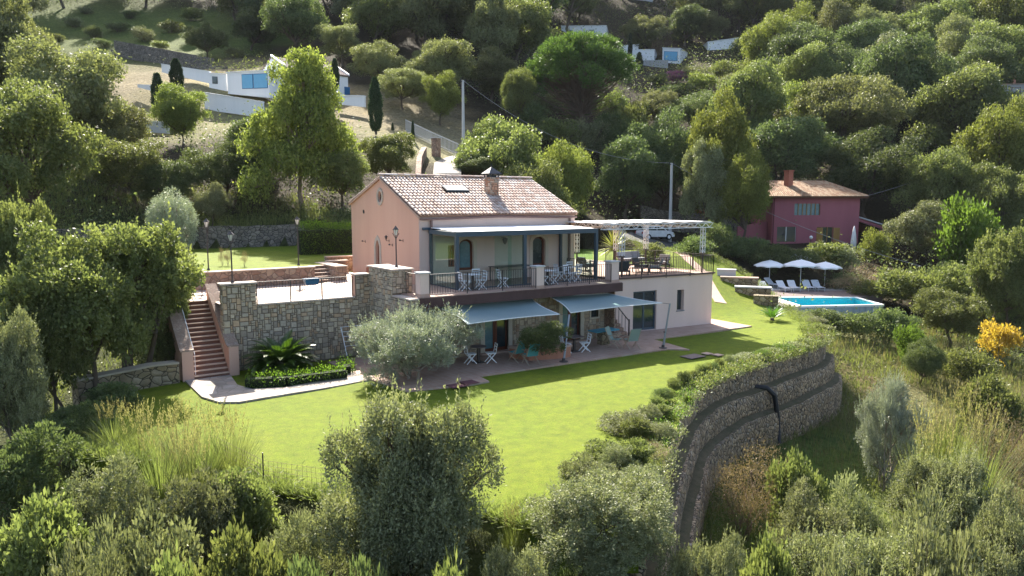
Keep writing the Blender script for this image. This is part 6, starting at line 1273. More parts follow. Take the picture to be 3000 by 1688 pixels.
# metal fence and gate pillars at the road bend
fr_ = empty('metal_fence', D(1195, 440, 88), 0, 'pale metal picket fence on the bend of the hill road', 'fence'); O = fr_.location.copy(); q = MB()
fp = [D(1190, 436, 90), D(1265, 452, 86), D(1345, 468, 83)]; P_ = [Vector((p[0], p[1], gz(p[0], p[1]))) for p in fp]
for a, b in zip(P_[:-1], P_[1:]):
    m_ = int((b - a).length / .22)
    for k in range(m_): s = a.lerp(b, k / m_) - O; q.bar(s, s + Vector((0, 0, 1.5)), .05)
    q.bar(a - O + Vector((0, 0, 1.4)), b - O + Vector((0, 0, 1.4)), .06); q.bar(a - O + Vector((0, 0, .3)), b - O + Vector((0, 0, .3)), .06)
q.build('pickets', GRST, fr_)
for i, (px, py, d, mm, hh) in enumerate([(1278, 468, 80, RUBP, 1.9), (1372, 455, 80, GRST, 1.6)]):
    p = D(px, py, d); o = empty('gate_pillar', (p[0], p[1], gz(p[0], p[1])), .3, ['pinkish stone gate pillar left of the hill road', 'pale gate pillar at the foot of the tall utility pole'][i], 'pillar', 'gate pillars'); q = MB(); q.box(-.35, .35, -.35, .35, -.5, hh); q.build('shaft', mm, o); q = MB(); q.box(-.42, .42, -.42, .42, hh, hh + .12); q.build('cap', GRST, o)
wallseg('roadside_wall', [tuple(CF(-9.3, 79)), tuple(CF(-9.2, 74)), tuple(CF(-8.6, 68))], 1.0, .5, RUBP, 'pinkish rubble wall along the left side of the hill road')
# deer fence posts
for i, (px, yb, yt, d) in enumerate([(372, 376, 300, 87), (338, 345, 296, 95), (392, 348, 300, 94), (322, 372, 312, 90)]):
    p = D(px, yb, d); o = empty('fence_post', (p[0], p[1], gz(p[0], p[1])), 0, 'thin dark wire fence post on the slope left of the cypresses', 'fence post', 'thin posts by the hill road'); H = float(D(px, yt, d)[2] - gz(p[0], p[1])); q = MB(); q.tube([(0, 0, 0), (0, 0, H)], .05, 5); q.build('post_shaft', STEEL, o); q = MB(); q.bar((0, 0, H), (.25, .1, H + .2), .04); q.build('bracket', STEEL, o)
# parked car
cp_ = D(1918, 722, 79); car = empty('parked_car', (cp_[0], cp_[1], gz(cp_[0], cp_[1]) + .1), math.atan2(RX[1], RX[0]) + .35, 'white compact car parked beyond the lattice canopy under the trees', 'car')
CARP = mat('white_car_paint', (.75, .76, .78), None, .25, 2, 5, 0, spec=.7)
prof = [(-1.95, .35), (-1.98, .75), (-1.88, .98), (-1.62, 1.05), (-1.35, 1.42), (-.9, 1.52), (.1, 1.5), (.62, 1.32), (1.05, .98), (1.75, .84), (1.98, .62), (1.97, .3)]
q = MB(); q.slab([(x, -.82, z) for x, z in prof], 1.64, (0, 1, 0)); fixnormals(q.build('body', CARP, car, bevel=.07))
for sy in (-1, 1):
    q = MB(); q.slab([(x, sy * .825, z) for x, z in [(-1.42, 1.06), (-1.2, 1.38), (-.3, 1.42), (-.3, 1.04)]], .012, (0, sy, 0)); q.build('side_window', DKGL, car); q = MB(); q.slab([(x, sy * .825, z) for x, z in [(-.22, 1.04), (-.22, 1.42), (.15, 1.4), (.6, 1.2), (.8, 1.02)]], .012, (0, sy, 0)); q.build('side_window', DKGL, car)
    for x in (-1.25, 1.25):
        q = MB(); q.tube([(x, sy * .84, .33), (x, sy * .62, .33)], .33, 16); w_ = q.build('wheel', mat('tyre', (.02, .02, .022), None, .9), car); q = MB(); q.tube([(x, sy * .855, .33), (x, sy * .84, .33)], .19, 12); q.build('rim', WMET, w_)
    q = MB(); q.box(-2.0, -1.93, sy * .72 - .08, sy * .72 + .08, .68, .92); q.build('tail_light', mat('red_lens', (.35, .02, .02), None, .3), car); q = MB(); q.box(1.86, 1.95, sy * .62 - .12, sy * .62 + .12, .62, .74); q.build('headlight', DKGL, car)
q = MB(); q.slab([(-1.63, -.7, 1.08), (-1.63, .7, 1.08), (-1.4, .66, 1.4), (-1.4, -.66, 1.4)], .03, (-1, 0, .4)); q.build('rear_window', DKGL, car); q = MB(); q.slab([(.66, -.68, 1.33), (.66, .68, 1.33), (1.06, .74, 1.0), (1.06, -.74, 1.0)], .03, (1, 0, .8)); q.build('windscreen', DKGL, car)
wallseg('driveway_wall', [tuple(CF(15, 86)), tuple(CF(22, 87)), tuple(CF(27, 87))], 2.2, .5, RUBD, 'dark stone retaining wall behind the parked white car')
# mesh garden fence in the foreground
mf = empty('mesh_fence', (-12.0, -13.6, -.3), 0, 'rusty wire mesh fence with one iron post at the near edge of the lawn', 'fence'); O = mf.location.copy(); q = MB(); pts = [Vector(map(float, G(640, 1395, -.3))), Vector(map(float, G(775, 1470, -.45))), Vector(map(float, G(960, 1500, -.5))), Vector(map(float, G(1080, 1520, -.6)))]
for a, b in zip(pts[:-1], pts[1:]):
    L = (b - a).length; m_ = int(L / .13)
    for k in range(m_): s = a.lerp(b, k / m_) - O; q.bar(s, s + Vector((.02 * math.sin(k), 0, 1.12)), .005)
    for k in range(9): z = Vector((0, 0, .06 + k * .13)); q.bar(a - O + z, b - O + z, .005)
q.build('mesh', mat('rusty_wire', (.16, .11, .08), None, .8), mf)
for p in pts[1:2]: q = MB(); s = p - O; q.tube([s - Vector((0, 0, .3)), s + Vector((0, 0, 1.3))], .018, 6); q.build('post', IRON, mf)

# ------------------------------------------------------------------ planting: named trees and shrubs, measured from the photo
def tpx(kind, px, yt, w, d, label, group=None, z=None, idx=None, cat=None, yb=None, minh=.5, fixed=False):
    """tree whose crown top is at (px, yt), w photo pixels wide, d metres away"""
    p = D(px, yt, d); z = gz(p[0], p[1]) if z is None else z
    if yb is not None: z = float(D(px, yb, d)[2])
    if yb is None and not fixed:
        rat = .45 if kind.startswith('bush') or kind == 'near_shrub' else .72; dmin = max(11.5, .93 * d if d > 40 else 11.5)
        while d > dmin and (p[2] - gz(p[0], p[1])) < rat * w * d / F: d *= .98; p = D(px, yt, d)
        w = min(w, max(.6, p[2] - gz(p[0], p[1])) / rat / d * F)
        while (p[2] - gz(p[0], p[1])) > 1.55 * w * d / F + 3 and d < 200: d *= 1.02; p = D(px, yt, d)
        z = gz(p[0], p[1])
    h = max(minh, (p[2] - z) / .97); return plant(kind, p[0], p[1], h, w * d / F, label, group, z=z, idx=idx, cat=cat)
TD = 'trees behind the villa'
for a in [('tall', 878, 155, 345, 60, 'tallest yellow green tree, rising left of the villa in front of the white house'), ('yellow', 525, 250, 175, 74, 'slender yellow green tree left of the tallest one, with a visible forked trunk'),
          ('oak', 165, 110, 400, 62, 'very large brownish green oak at the upper left edge'), ('oak', 330, 300, 260, 64, 'brownish open oak right of the large dark tree at the left edge'), ('green', 60, 230, 420, 47, 'large leafy tree filling the left edge above the lower left trees'),
          ('oak', 30, 0, 300, 72, 'oak in the extreme upper left corner'), ('green', 370, 400, 270, 60, 'rounded mid green tree behind the left end of the dry stone wall'), ('dark', 745, 340, 260, 68, 'dark round tree just left of the tallest yellow green tree'), ('dark', 655, 420, 200, 63, 'dark bushy tree below the slender yellow green tree'),
          ('green', 1130, 390, 200, 66, 'mid green tree directly behind the pink gable'), ('green', 1000, 430, 190, 60, 'bushy green tree between the tall tree and the gable'), ('dark', 480, 470, 200, 60, 'dark tree behind the silvery olive on the upper lawn'),
          ('olive', 500, 556, 160, 50, 'silvery olive standing on the left of the small upper lawn'), ('grey', 617, 535, 95, 54, 'cone shaped grey green tree above the dry stone wall'), ('green', 1470, 340, 340, 82, 'big leafy tree right of the hill road above the villa roof'),
          ('yellow', 1650, 395, 210, 78, 'yellowing tree above the right end of the villa roof'), ('dark', 1395, 455, 120, 71, 'dark round tree right behind the chimney'), ('green', 1580, 460, 230, 70, 'green tree close behind the right end of the villa roof'),
          ('yellow', 2122, 285, 225, 78, 'pale yellowish tree with upright shoots right of the utility pole'), ('grey', 2078, 410, 150, 77, 'grey green tree just right of the right hand utility pole'), ('yellow', 2185, 420, 190, 76, 'yellowish tree touching the left end of the raspberry house roof'), ('dark', 1840, 400, 260, 86, 'dark tree above the lattice canopy'), ('dark', 1950, 330, 240, 90, 'dark tree left of the pale grey green tree'),
          ('green', 2830, 185, 340, 104, 'large rounded green tree at the upper right'), ('yellow', 2935, 300, 280, 86, 'yellow green tree at the right edge below the stone house'), ('oak', 2480, 215, 300, 104, 'broad oak in the middle of the right hand wood'), ('yellow', 2400, 225, 210, 110, 'oak with yellowish top in the right hand wood'),
          ('dark', 2300, 340, 300, 96, 'dark oak above the left end of the raspberry house roof'), ('dark', 2560, 380, 280, 92, 'dark oak directly above the raspberry house chimney'), ('green', 2760, 420, 220, 84, 'green tree with a thin bare trunk right of the raspberry house'), ('grey', 2700, 590, 210, 76, 'low spreading grey green tree right of the raspberry house porch'),
          ('bush_bright', 2860, 545, 190, 70, 'bright green feathery shrub at the right edge, level with the raspberry house'), ('green', 2940, 480, 220, 78, 'green tree at the right edge above the feathery shrub'), ('oak', 1245, 145, 260, 130, 'oak high in the middle of the hill'), ('oak', 1095, 128, 190, 124, 'grey green oak above the white house roof'),
          ('oak', 1440, 150, 190, 118, 'oak left of the umbrella pine'), ('dark', 735, 30, 140, 146, 'dark ivy covered tree above the white house'), ('dark', 600, 68, 95, 132, 'dark round oak standing alone on the green field'), ('pine', 1705, 98, 330, 108, 'huge bright green umbrella pine above the villa'),
          ('green', 1515, 190, 120, 104, 'small pine like tree leaning on the left side of the umbrella pine'), ('oak', 1180, 200, 150, 104, 'open oak on the bare ground left of the tall pole'), ('yellow', 1290, 215, 130, 98, 'yellowish oak just left of the tall pole'), ('oak', 1000, 70, 190, 136, 'oak above the gabled white house')]:
    tpx(*a[:5], a[5], TD)
for px, yt, yb, w, d, lb in [(459, 215, 340, 34, 92, 'dark cypress nearest the left end of the white walls'), (514, 172, 268, 34, 97, 'dark cypress in front of the long whitewashed wall'), (980, 172, 262, 22, 98, 'slim cypress against the gabled white house'), (1098, 228, 385, 36, 86, 'tall dark cypress right of the white terrace wall'), (327, 330, 405, 15, 78, 'little cypress beside the pale road wall'),
        (1847, 98, 196, 12, 170, 'thin tall cypress among the far white villas'), (1873, 154, 240, 22, 165, 'cypress below the far white villas'), (1150, 360, 400, 8, 90, 'tiny young cypress on the bare slope'), (1209, 355, 440, 10, 86, 'slim young cypress at the road fence')]:
    tpx('cypress', px, yt, w, d, lb, 'cypresses on the hillside', yb=yb)
NB = 'shrubs between the pool and the raspberry house'
for a in [('bush_grey', 2030, 190, 130, 165, 'round grey green tree among the far villas'), ('bush_dark', 2168, 112, 60, 172, 'dark clipped ball tree by the far curved villa'), ('bush_pink', 1985, 208, 80, 160, 'purple pink bougainvillea on the far slope'), ('bush_green', 1930, 215, 70, 150, 'green shrub left of the bougainvillea'), ('bush_yellow', 2060, 212, 100, 145, 'yellowish shrub right of the bougainvillea'),
          ('bush_dark', 2110, 640, 110, 72, 'bushy shrub at the right end of the terrace railing'), ('bush_dark', 2030, 690, 120, 60, 'green shrub behind the terrace armchairs'), ('bush_green', 1910, 708, 90, 56, 'rounded green shrub between the yuccas and the lawn'),
          ('bush_dark', 2180, 690, 150, 72, 'dark shrub left of the pool parasols'), ('bush_dark', 2260, 715, 140, 74, 'dark shrub behind the left parasol'), ('bush_dark', 2340, 722, 130, 75, 'dark shrub behind the middle parasol'), ('bush_green', 2420, 705, 150, 74, 'leafy shrub under the raspberry house windows'), ('bush_grey', 2470, 720, 120, 72, 'grey leaved shrub left of the folded parasol'),
          ('bush_yellow', 2570, 670, 90, 74, 'tall pale yellow green shrub right of the folded parasol'), ('bush_brown', 2520, 775, 200, 66, 'brown leafless shrub right of the pool parasols'), ('bush_brown', 2805, 625, 230, 76, 'large bare brown tree at the right'), ('bush_green', 2560, 815, 150, 62, 'green shrub behind the right end of the pool'), ('bush_dark', 2480, 800, 110, 66, 'dark shrub under the brown leafless shrub'),
          ('bush_green', 2640, 780, 190, 60, 'light green shrub right of the pool'), ('bush_green', 2760, 770, 190, 58, 'tall leafy shrub in the right middle'), ('bush_dark', 2860, 760, 210, 60, 'dark tall shrub in the right middle'), ('olive', 2960, 765, 160, 62, 'grey olive at the right edge'), ('green', 2790, 850, 220, 52, 'bushy light green tree above the orange tree'),
          ('dark', 2960, 830, 180, 56, 'dark tree at the right edge above the orange tree'), ('bush_dark', 2425, 905, 130, 50, 'first dark shrub below the pool, at the left'), ('bush_dark', 2510, 905, 130, 50, 'second dark shrub in the row below the pool'), ('bush_dark', 2600, 903, 130, 50, 'third dark shrub in the row below the pool'), ('bush_dark', 2650, 915, 90, 50, 'last small dark shrub in the row below the pool'),
          ('bush_grey', 2360, 915, 80, 49, 'pale grey shrub at the left end of the row below the pool'), ('bush_bright', 2670, 938, 100, 45, 'bright lime green shrub right of the row below the pool'), ('dark', 2715, 990, 115, 42, 'small dark round tree in the dry grass'), ('bush_green', 2850, 1015, 170, 42, 'green shrub left of the orange tree trunk'),
          ('bush_orange', 2925, 945, 130, 46, 'orange and yellow autumn tree at the right edge')]: tpx(*a[:5], a[5], NB)

# ---- detailed near vegetation
def mk_near(seed, lm, n, size, R=.45, nl=26, z0=.15, asp=.5, rl=(.2, .34), sprig=14, sig=.014, shoots=300, name='broadleaf_tree', stems=3, jit=.75, up=.15, inner=.13, bm=None, sl=.09):
    rg = np.random.default_rng(seed); lo = lobes_round(rg, nl, R, z0, .97, rl, .95); P, d, t = crown_pts(rg, n, lo, sprig, sig, inner, .68)
    if shoots:
        k = rg.choice(len(P), shoots); b = P[k]; g = d[k] * .6 + np.array([0, 0, .8]); tt = np.linspace(0, 1, 16)[None, :, None]; S = (b[:, None] + g[:, None] * tt * (rg.uniform(.4, 1, shoots) * sl)[:, None, None]).reshape(-1, 3) + rg.normal(size=(shoots * 16, 3)) * .003
        P = np.concatenate([P, S]); d = np.concatenate([d, np.repeat(g, 16, 0)]); t = np.concatenate([t, np.repeat(rg.uniform(.5, 1, shoots), 16)])
    return proto(name, '', 'tree', (P, d + np.array([0, 0, up]), t), branches(rg, lo, z0 + .12, .024, 12, (0, 0), stems=stems, spread=.05), lm, bm or BARK, size, asp, jit, 0, seed)
PR['near_leafy'] = [mk_near(101, L_GRN, 60000, .019, R=.46, nl=26, z0=.2, asp=.7, shoots=150, up=-.1, rl=(.18, .3), jit=1.0), mk_near(102, L_GRN, 64000, .019, R=.5, nl=34, z0=.16, stems=2, asp=.7, shoots=150, up=-.1, rl=(.16, .28), jit=1.0)]; PWID['near_leafy'] = 1.0
PR['near_grey'] = [mk_near(103, L_OLD, 140000, .0155, R=.42, nl=44, z0=.02, asp=.5, rl=(.14, .27), shoots=900, inner=.1, jit=.95, up=0), mk_near(104, L_OLD, 90000, .017, R=.5, nl=30, z0=.02, asp=.5, shoots=400, rl=(.16, .3), jit=.95, up=0)]; PWID['near_grey'] = .92
PR['near_olive'] = [mk_near(105, L_OLV, 110000, .022, R=.6, nl=34, z0=.03, asp=.26, rl=(.2, .34), shoots=1500, sl=.14, name='olive_tree', up=.35, bm=BARKP), mk_near(106, L_OLV, 50000, .022, R=.45, nl=20, z0=.05, asp=.25, shoots=900, sl=.1, name='olive_tree', up=.3, bm=BARKP)]; PWID['near_olive'] = 1.2
PR['near_shrub'] = [mk_bush(111, L_OLD, 22000, .042, asp=.5, nl=24, sprig=10, sig=.024), mk_bush(112, L_GRN, 20000, .05, asp=.55, nl=24, sprig=9, sig=.028), mk_bush(113, L_YEL, 22000, .036, asp=.5, nl=20, sprig=10, sig=.025), mk_bush(114, L_OLD, 26000, .036, asp=.42, nl=30, sprig=12, sig=.02, R=.64), mk_bush(115, L_BRN, 12000, .022, asp=.3, nl=22, sprig=10, sig=.03, inner=.3, bm=mat('twig', (.2, .15, .11), None, .9), stems=8), mk_bush(116, L_DARK, 22000, .042, asp=.5, nl=24, sprig=12, sig=.02)]; PWID['near_shrub'] = 1.25
def mk_reed(seed, n=300, L=1.0, lm=L_DRY, heads=60, spread=.16, name='grass_tussock'):
    rg = np.random.default_rng(seed); root = empty(name, HOLD); root['category'] = 'tall grass'; Vs = []; T = []; seg = 3; Qs = []; o = 0
    for i in range(n):
        a = rg.random() * 6.283; h = np.array([math.cos(a), math.sin(a), 0]); s = np.array([-math.sin(a), math.cos(a), 0]); e = R(rg.uniform(58, 88)); Ln = L * rg.uniform(.45, 1); p = h * spread * math.sqrt(rg.random()); pts = []
        for k in range(seg + 1): pts.append(p.copy()); p = p + (h * math.cos(e) + np.array([0, 0, math.sin(e)])) * Ln / seg; e -= rg.uniform(.05, .3)
        pts = np.array(pts); w_ = .011 * np.array([1, .8, .5, .15])[:, None]; V2 = np.stack([pts - s * w_ / 2, pts + s * w_ / 2], 1).reshape(-1, 3); Vs.append(V2); Qs.append(np.array([(2 * k, 2 * k + 1, 2 * k + 3, 2 * k + 2) for k in range(seg)]) + o); o += len(V2); T.append(np.full(seg, rg.random()))
    npmesh('blades', np.concatenate(Vs), np.concatenate(Qs), np.concatenate(T), lm, root)
    P, Dn = [], []
    for i in range(heads):
        a = rg.random() * 6.283; f = rg.uniform(.05, .3); tp = np.array([math.cos(a) * f, math.sin(a) * f, L * rg.uniform(.85, 1.15)])
        for k in range(14): P.append(tp - np.array([math.cos(a) * f, math.sin(a) * f, L]) * .012 * k + rg.normal(size=3) * .006); Dn.append(tp)
    P = np.array(P); Dn = np.array(Dn); npmesh('seed_heads', leaves(P, Dn, .03, rg, .35, .4), quads(len(P)), rg.random(len(P)), L_DRY, root); return root
PR['reed'] = [mk_reed(121), mk_reed(122, 380, lm=L_GRS)]; PWID['reed'] = .9
FG = 'foreground trees and shrubs'
for a in [('near_leafy', 385, 612, 420, 29, 0, 'tall leafy tree left of the staircase, its crown touching the steps'), ('near_leafy', 200, 640, 450, 26.5, 1, 'broad leafy tree with a forked dark trunk left of the staircase'), ('near_leafy', 55, 545, 230, 31, 0, 'young leafy tree at the left edge with upright tips'),
          ('near_leafy', 110, 800, 280, 25, 1, 'leafy tree low at the left edge in front of the forked one'), ('near_grey', 20, 890, 250, 22, 1, 'grey green tree cut by the left edge, level with the staircase'), ('near_leafy', 470, 760, 190, 31, 0, 'leafy bush leaning over the left wall of the staircase'), ('near_leafy', 500, 960, 150, 30.5, 1, 'low leafy bush below the staircase wall'),
          ('near_grey', 1185, 1085, 540, 14.8, 0, 'very large grey green tree in the centre foreground'), ('near_grey', 1765, 1375, 420, 14.5, 1, 'grey green tree in the foreground right of the centre, near the gabion wall'), ('near_grey', 1520, 1560, 330, 13, 1, 'low grey shrub at the bottom between the two foreground trees'),
          ('near_olive', 2610, 1100, 250, 28.5, 1, 'silvery olive standing in the grass right of the gabion wall'), ('near_grey', 2590, 1500, 420, 16, 1, 'wide grey green bush in the bottom right'), ('near_grey', 2800, 1290, 330, 21, 0, 'grey green bush at the right, below the dry grass'), ('near_grey', 2940, 1420, 300, 17, 1, 'grey green bush in the bottom right corner'),
          ('near_grey', 2380, 1420, 330, 18.5, 1, 'grey green bush with white flecks right of the gabion foot'), ('near_grey', 2090, 1530, 250, 14, 1, 'small upright grey green bush at the gabion foot'), ('near_leafy', 2960, 660, 200, 52, 1, 'green tree at the right edge above the orange tree, behind the bare one')]:
    tpx(a[0], a[1], a[2], a[3], a[4], a[6], FG, idx=a[5], fixed=False)
o = plant('near_olive', *G(1205, 1112, 0)[:2], 3.1, 4.75, 'round silvery olive tree growing through the patio below the left shade sail', z=.05, idx=0)
for px, yt, w, d, k, lb in [(1850, 1205, 190, 22.5, 3, 'spiky rosemary like shrub at the lawn edge above the gabion wall'), (1795, 1300, 190, 19.5, 1, 'green shrub on the lawn edge below the rosemary'), (1925, 1285, 150, 20.5, 4, 'reddish brown dry shrub hanging over the gabion wall'), (1700, 1330, 150, 18, 0, 'small grey green shrub on the near edge of the lawn'),
        (2190, 1270, 270, 23, 4, 'brown seedy shrub below the gabion wall'), (2350, 1330, 180, 22, 1, 'bright green low shrub in the hollow'), (2500, 1390, 240, 20, 3, 'grey shrub in front of the silvery olive'), (2700, 1430, 300, 17, 3, 'grey green shrub between the two wide bushes at the right'),
        (2260, 1560, 240, 15, 1, 'green shrub at the bottom right of the gabion'), (2780, 1530, 300, 14.5, 0, 'grey green shrub at the bottom edge on the right'), (2450, 1600, 260, 13.5, 3, 'grey shrub at the bottom edge, right of the gabion'), (2950, 1180, 220, 28, 4, 'brown dry shrub at the right edge'), (2900, 1100, 200, 33, 1, 'green shrub in the tall grass at the right'),
        (330, 1340, 300, 16.5, 3, 'grey shrub at the left below the tall grass'), (590, 1370, 260, 16, 0, 'grey green shrub left of the mesh fence'), (700, 1380, 220, 16.5, 1, 'bright glossy green shrub beside the fence post'), (120, 1440, 320, 14.5, 1, 'glossy green shrub in the bottom left corner area'), (400, 1480, 330, 13.5, 0, 'grey green shrub at the lower left, below the others'),
        (660, 1540, 330, 13, 1, 'light green shrub at the bottom, left of the big centre tree'), (860, 1500, 260, 14.5, 3, 'grey shrub at the bottom just left of the big centre tree'), (60, 1240, 260, 18.5, 5, 'dark shrub at the left edge in deep shade'), (210, 1580, 330, 12, 3, 'pale grey leaved shrub at the bottom left corner'), (900, 1600, 300, 12, 5, 'dark shrub at the bottom under the big centre tree'),
        (480, 1620, 300, 11.5, 1, 'green shrub at the bottom edge on the left'), (1300, 1640, 300, 11.8, 1, 'light green shrub at the bottom edge below the big centre tree'), (200, 1180, 220, 22, 5, 'dark shrub under the forked tree at the left'), (330, 1110, 190, 25, 5, 'dark shrub at the foot of the yellowish stone wall'), (1110, 1610, 260, 11.8, 5, 'dark shrub in the bottom centre')]:
    tpx('near_shrub', px, yt, w, d, lb, FG, idx=k)
for px, yt, w, d, k, lb in [(330, 1190, 150, 21.5, 1, 'tall grass tussock at the left end of the lawn'), (400, 1200, 170, 20.5, 1, 'tall green grass tussock beside the first dry one'), (520, 1200, 190, 19.5, 0, 'tall feathery grass tussock in the middle of the grass clump'), (600, 1210, 190, 19, 1, 'thick green grass tussock left of the mesh fence'), (670, 1220, 180, 19, 1, 'feathery grass tussock nearest the mesh fence'), (460, 1230, 190, 18, 1, 'low green tussock in front of the feathery ones'),
        (560, 1270, 190, 17.5, 1, 'low grassy tussock in front of the feathery ones'), (2800, 1150, 200, 30, 1, 'green grass tussock right of the silvery olive'), (2880, 1210, 200, 27, 1, 'tall grass tussock at the right'), (2740, 1230, 200, 25, 1, 'leaning grass tussock below the silvery olive'), (1500, 1490, 90, 15.5, 1, 'small grass tuft on the near end of the lawn')]:
    tpx('reed', px, yt, w, d, lb, 'tall grass tussocks', idx=k)
SH = ['at the broken end of the row of small bushes', 'second along the wall top from the small bushes', 'third along the wall top, bristly', 'fourth along the wall top, on the lawn side', 'fifth along the wall top', 'sixth along the wall top', 'seventh along the wall top, lawn side', 'eighth along the wall top', 'ninth along the wall top, nearest the grey green tree']
for i, (px, py, h, w, k) in enumerate([(1935, 1222, .6, 1.0, 1), (1905, 1245, .9, 1.2, 3), (1945, 1290, .7, 1.2, 3), (1870, 1290, .95, 1.5, 1), (1920, 1350, .8, 1.3, 4), (1860, 1370, 1.1, 1.5, 1), (1800, 1390, 1.1, 1.4, 3), (1880, 1440, .9, 1.4, 0), (1760, 1450, 1.0, 1.4, 0)]):
    p = G(px, py, 0); plant('near_shrub', p[0], p[1], h * .8, w * .78, 'shrub ' + SH[i], 'shrubs along the top of the gabion wall', z=0, idx=k)
for i_, (px, yt, w, d, k_) in enumerate([(1560, 300, 110, 103, 'bush_dark'), (1620, 340, 130, 101, 'bush_green'), (1720, 345, 130, 101, 'bush_grey'), (1800, 320, 120, 103, 'bush_dark'), (1860, 290, 120, 106, 'bush_green'), (1690, 285, 110, 116, 'bush_dark'), (1600, 265, 110, 118, 'bush_grey'), (1790, 262, 120, 118, 'bush_green')]):
    tpx(k_, px, yt, w, d, 'shrub at the foot of the umbrella pine, ' + ['far left in the front row', 'left of the trunk in front', 'right of the trunk in front', 'right in the front row', 'far right', 'behind the trunk', 'behind on the left', 'behind on the right'][i_], 'shrubs round the umbrella pine')
for i_, (px, yt, w, d) in enumerate([(215, 50, 70, 172), (270, 75, 60, 165), (345, 62, 80, 170), (420, 78, 70, 164), (500, 60, 80, 172), (560, 95, 60, 160), (640, 90, 80, 162), (470, 118, 60, 150), (300, 112, 50, 152), (690, 140, 80, 145), (160, 95, 60, 158), (380, 30, 90, 182), (250, 20, 90, 184), (560, 25, 90, 184)]):
    tpx(['bush_grey', 'bush_green', 'bush_dark'][i_ % 3], px, yt, w, d, '%s scrub bush, %s from the left on the upper left meadow' % (['grey green', 'mid green', 'dark'][i_ % 3], ['fourth', 'sixth', 'eighth', 'tenth', 'twelfth', 'thirteenth low', 'last', 'eleventh', 'seventh low', 'farthest right', 'first', 'ninth high', 'fifth high', 'thirteenth high'][i_]), 'scrub bushes on the meadow')
for a in [('dark', 2010, 20, 150, 205, 'dark tree above the small white villa with the blue window'), ('oak', 1895, 45, 140, 200, 'oak right above the stepped white villa'), ('oak', 2085, 40, 150, 205, 'oak above the curved white villa'), ('oak', 1590, 0, 170, 215, 'oak above the two windowed white villa, left'), ('green', 1700, -10, 170, 218, 'leafy tree above the two windowed white villa'), ('green', 2235, 110, 140, 178, 'leafy tree right of the curved white villa'),
          ('bush_green', 2135, 175, 130, 160, 'green shrub under the curved white villa'), ('bush_dark', 1985, 240, 130, 150, 'dark shrub under the bougainvillea'), ('oak', 2170, 215, 170, 142, 'oak below the curved white villa'), ('dark', 2050, 270, 170, 128, 'dark oak below the yellowish shrub'), ('oak', 1930, 265, 150, 126, 'oak right beside the umbrella pine trunk'), ('grey', 1480, 60, 180, 195, 'grey tree left of the two windowed white villa'), ('bush_dark', 1780, 120, 90, 182, 'dark shrub between the two windowed villa and the stepped villa')]: tpx(*a[:5], a[5], TD)
# oleander in the trough and the young bushes on the gabion edge
ol = plant('near_shrub', *G(1592, 1040, .5)[:2], 1.5, 2.1, 'dark oleander bush growing in the terracotta trough', z=.6, idx=5)
GE = ['nearest the rosemary like shrub', 'second along the gabion edge', 'third along the gabion edge', 'fourth along the gabion edge', 'fifth along the gabion edge', 'sixth along the gabion edge', 'seventh along the gabion edge', 'eighth along the gabion edge', 'ninth along the gabion edge', 'tenth along the gabion edge', 'last before the creeping plants', 'low on the wall side of the row']
for i, (px, py, h, k) in enumerate([(1923, 1206, .62, 'bush_green'), (1934, 1180, .62, 'bush_dark'), (1958, 1176, .5, 'bush_green'), (1975, 1152, .62, 'bush_green'), (2000, 1136, .66, 'bush_dark'), (2027, 1122, .55, 'bush_green'), (2054, 1106, .62, 'bush_green'), (2066, 1101, .55, 'bush_yellow'), (2085, 1094, .55, 'bush_dark'), (2107, 1081, .5, 'bush_green'), (2134, 1070, .55, 'bush_grey'), (2017, 1187, .4, 'bush_bright')]):
    p = G(px, py, 0); plant(k, p[0], p[1], h, h * 1.05, 'small clipped bush ' + GE[i], 'row of small bushes on the gabion edge', z=0.0)
for i, (px, py, h, w, k) in enumerate([(2165, 1062, .35, 1.0, 'bush_grey'), (2200, 1056, .35, 1.4, 'bush_grey'), (2230, 1052, .5, 1.0, 'bush_bright'), (2260, 1045, .4, 1.5, 'bush_green'), (2295, 1036, .5, 1.3, 'bush_bright'), (2330, 1026, .4, 1.2, 'bush_grey'), (2362, 1015, .45, 1.3, 'bush_green'), (2395, 1000, .5, 1.2, 'bush_brown'), (2410, 975, .5, 1.3, 'bush_green'), (2390, 950, .45, 1.2, 'bush_grey'), (2350, 925, .5, 1.3, 'bush_grey'), (2320, 905, .5, 1.4, 'bush_grey'), (2340, 890, .5, 1.5, 'bush_yellow')]):
    p = G(px, py, 0) if py > 940 else onlawn(px, py, gz); plant(k, p[0], p[1], h, w, ['low creeping plant', 'spreading grey green plant', 'bushy creeping plant'][i % 3] + ' on the right lawn edge, ' + ['first', 'second', 'third', 'fourth', 'fifth', 'sixth', 'seventh', 'eighth', 'ninth', 'tenth', 'eleventh', 'twelfth', 'thirteenth'][i] + ' from the small bushes', 'creeping plants along the lawn edge', z=p[2])
for i, (px, py, h) in enumerate([(652, 778, 1.1), (668, 778, 1.0), (716, 780, .9)]):
    x, y, z = at(px, py, 3.7); plant('bush_brown', x, y, h, .5, ['small rose bush with pinkish leaves just right of the left lantern post', 'second small rose bush on the upper lawn edge', 'thin single rose bush standing apart on the upper lawn edge'][i], 'rose bushes on the upper lawn', z=z)

